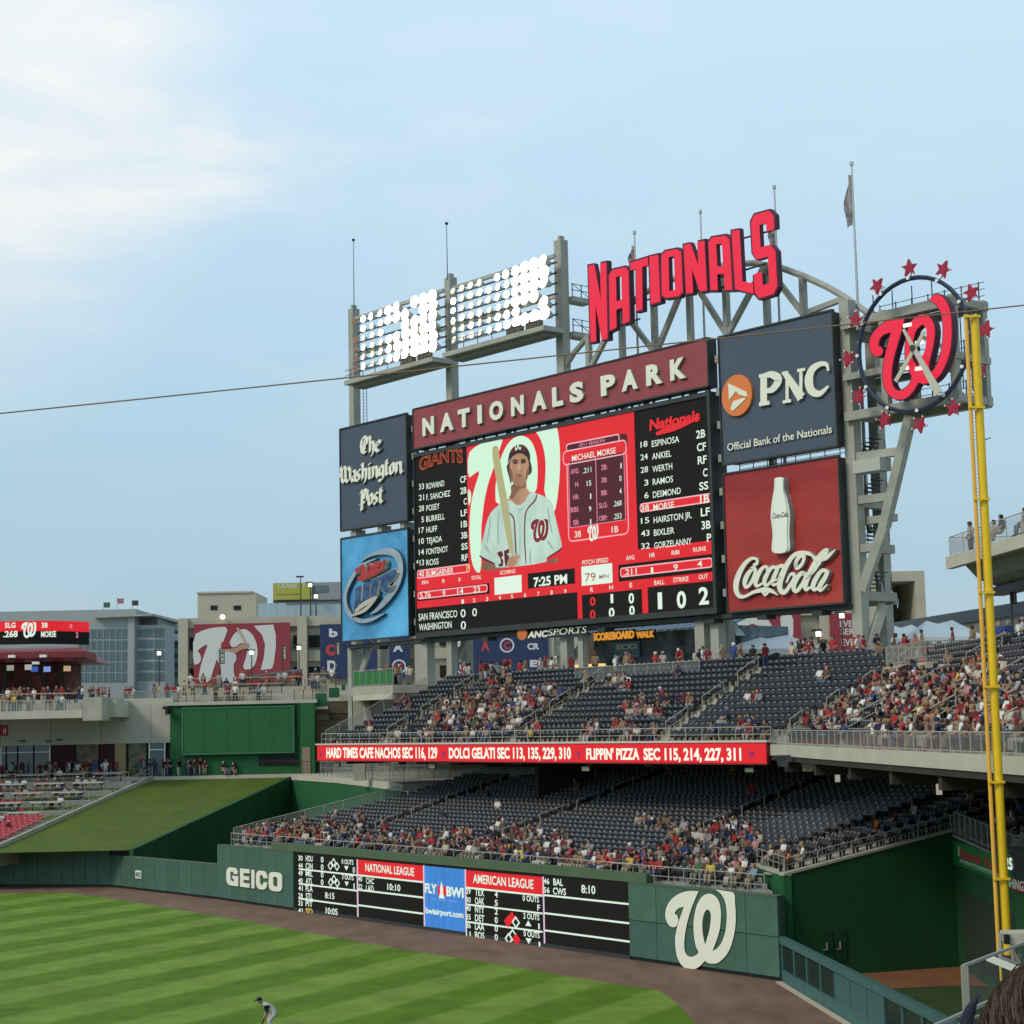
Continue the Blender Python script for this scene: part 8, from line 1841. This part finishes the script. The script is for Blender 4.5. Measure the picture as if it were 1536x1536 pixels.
# seats structure seen through it at the pole
ns_ = thing('field_seat_platform', 'pale metal-framed camera seats beside the foot of the foul pole', 'platform', (15, 55, 5))
q0, q1 = at(1483, 1437, 56), at(1560, 1468, 52); MB().bar(q0, q1, .16).build('floor_beam', M_white, ns_)
q0, q1 = at(1500, 1395, 56), at(1536, 1388, 54); MB().box((q0.x, 55, q0.z-.3), (q1.x+1, 56, q0.z+.0)).build('seat_back', M_conc2, ns_); MB().box((q0.x-.15, 54.9, q0.z-.3), (q0.x, 55.1, q0.z-.02)).build('seat_end', M_black, ns_)
for px, ya, yb in ((1500, 1400, 1438), (1519, 1405, 1445), (1529, 1430, 1448)): MB().tube(at(px, ya, 55.5), at(px+1, yb, 55.5), .06, 6).build('leg', M_rail, ns_)
MB().bar(at(1500, 1436, 55.4), at(1531, 1447, 55.4), .09).build('foot_rail', M_rail, ns_); MB().bar(at(1519, 1425, 55.4), at(1531, 1448, 55.4), .09).build('foot_rail', M_rail, ns_)
hd_ = thing('person', 'next spectator close by at the lower right corner, only brown hair and dark collar showing', 'person', (.8, 2.6, 11.5))
HC = at(1604, 1596, 2.6); hr = .122
mb = MB(); NU, NV = 26, 18; vs = []; fs = []
for j in range(NV+1):
    for i in range(NU):
        th, ph = math.pi*j/NV, 2*math.pi*i/NU
        vs.append((HC.x+hr*.92*math.sin(th)*math.cos(ph), HC.y+hr*1.12*math.sin(th)*math.sin(ph), HC.z+hr*1.12*math.cos(th)))
for j in range(NV):
    for i in range(NU): a = j*NU+i; b2 = j*NU+(i+1) % NU; fs.append((a, a+NU, b2+NU, b2))
# neck, shoulders
mb.add(vs, fs); mb.build('head', cm('skin_2', SKINS[2]), hd_, smooth=True)
mb = MB(); mb.tube((HC.x, HC.y, HC.z-.1), (HC.x, HC.y, HC.z-.32), .06, 12); mb.build('neck', cm('skin_2', SKINS[2]), hd_, smooth=True)
mb = MB(); rgs = [(-.30, .10, .09), (-.36, .22, .12), (-.46, .25, .14), (-.75, .22, .14)]; K = 20
for (z0_, a0, b0), (z1_, a1, b1_) in zip(rgs, rgs[1:]): mb.hexa([(HC.x+a1*math.cos(2*math.pi*i/K), HC.y+b1_*math.sin(2*math.pi*i/K), HC.z+z1_) for i in range(K)], [(HC.x+a0*math.cos(2*math.pi*i/K), HC.y+b0*math.sin(2*math.pi*i/K), HC.z+z0_) for i in range(K)])
mb.build('shirt', cm('cloth_dark_navy', (.012, .012, .03)), hd_, smooth=True)
mb = MB(); K = 12; rings = []
for i in range(13):
    t_ = i/12; p = at(1447+22*t_**1.6, 1564-70*math.sin(t_*1.5), 2.45); a_ = .9*t_*t_; rad = .0095*(1-.45*t_**3)
    nx_ = Vector((math.cos(a_), 0, math.sin(a_)))
    rings.append([tuple(p+nx_*(rad*math.cos(2*math.pi*k_/K))+Vector((0, 1, 0))*(rad*math.sin(2*math.pi*k_/K))) for k_ in range(K)])
for r0, r1 in zip(rings, rings[1:]): mb.add(r0+r1, [(k_, (k_+1) % K, K+(k_+1) % K, K+k_) for k_ in range(K)])
mb.add(rings[-1], [tuple(range(K))])
mb.build('collar', cm('cloth_dark_navy', (.012, .012, .03)), hd_, smooth=True)
r5 = random.Random(4); M_hs = [mat('hair_strand_%d' % i, c, .45, spec=.35) for i, c in enumerate(((.10, .062, .042), (.17, .115, .078), (.06, .036, .025)))]
hb = [MB(), MB(), MB()]
for i in range(3600):
    th, ph = math.acos(1-r5.random()*1.5), r5.uniform(0, 2*math.pi); pts_ = []
    for k_ in range(6):
        t2 = th+k_*.16; ph2 = ph+.22*k_*(.6+.2*math.sin(ph*3)); rr_ = hr*(1.02+.06*r5.random()+.012*k_)
        pts_.append(Vector((HC.x+rr_*.94*math.sin(t2)*math.cos(ph2), HC.y+rr_*1.12*math.sin(t2)*math.sin(ph2), HC.z+rr_*1.14*math.cos(t2)*1.0)))
    b2 = hb[i % 3]
    for a, c_ in zip(pts_, pts_[1:]): b2.tube(a, c_, .0013, 3, cap=False)
for b2, m_ in zip(hb, M_hs): b2.build('hair', m_, hd_, kind='stuff')
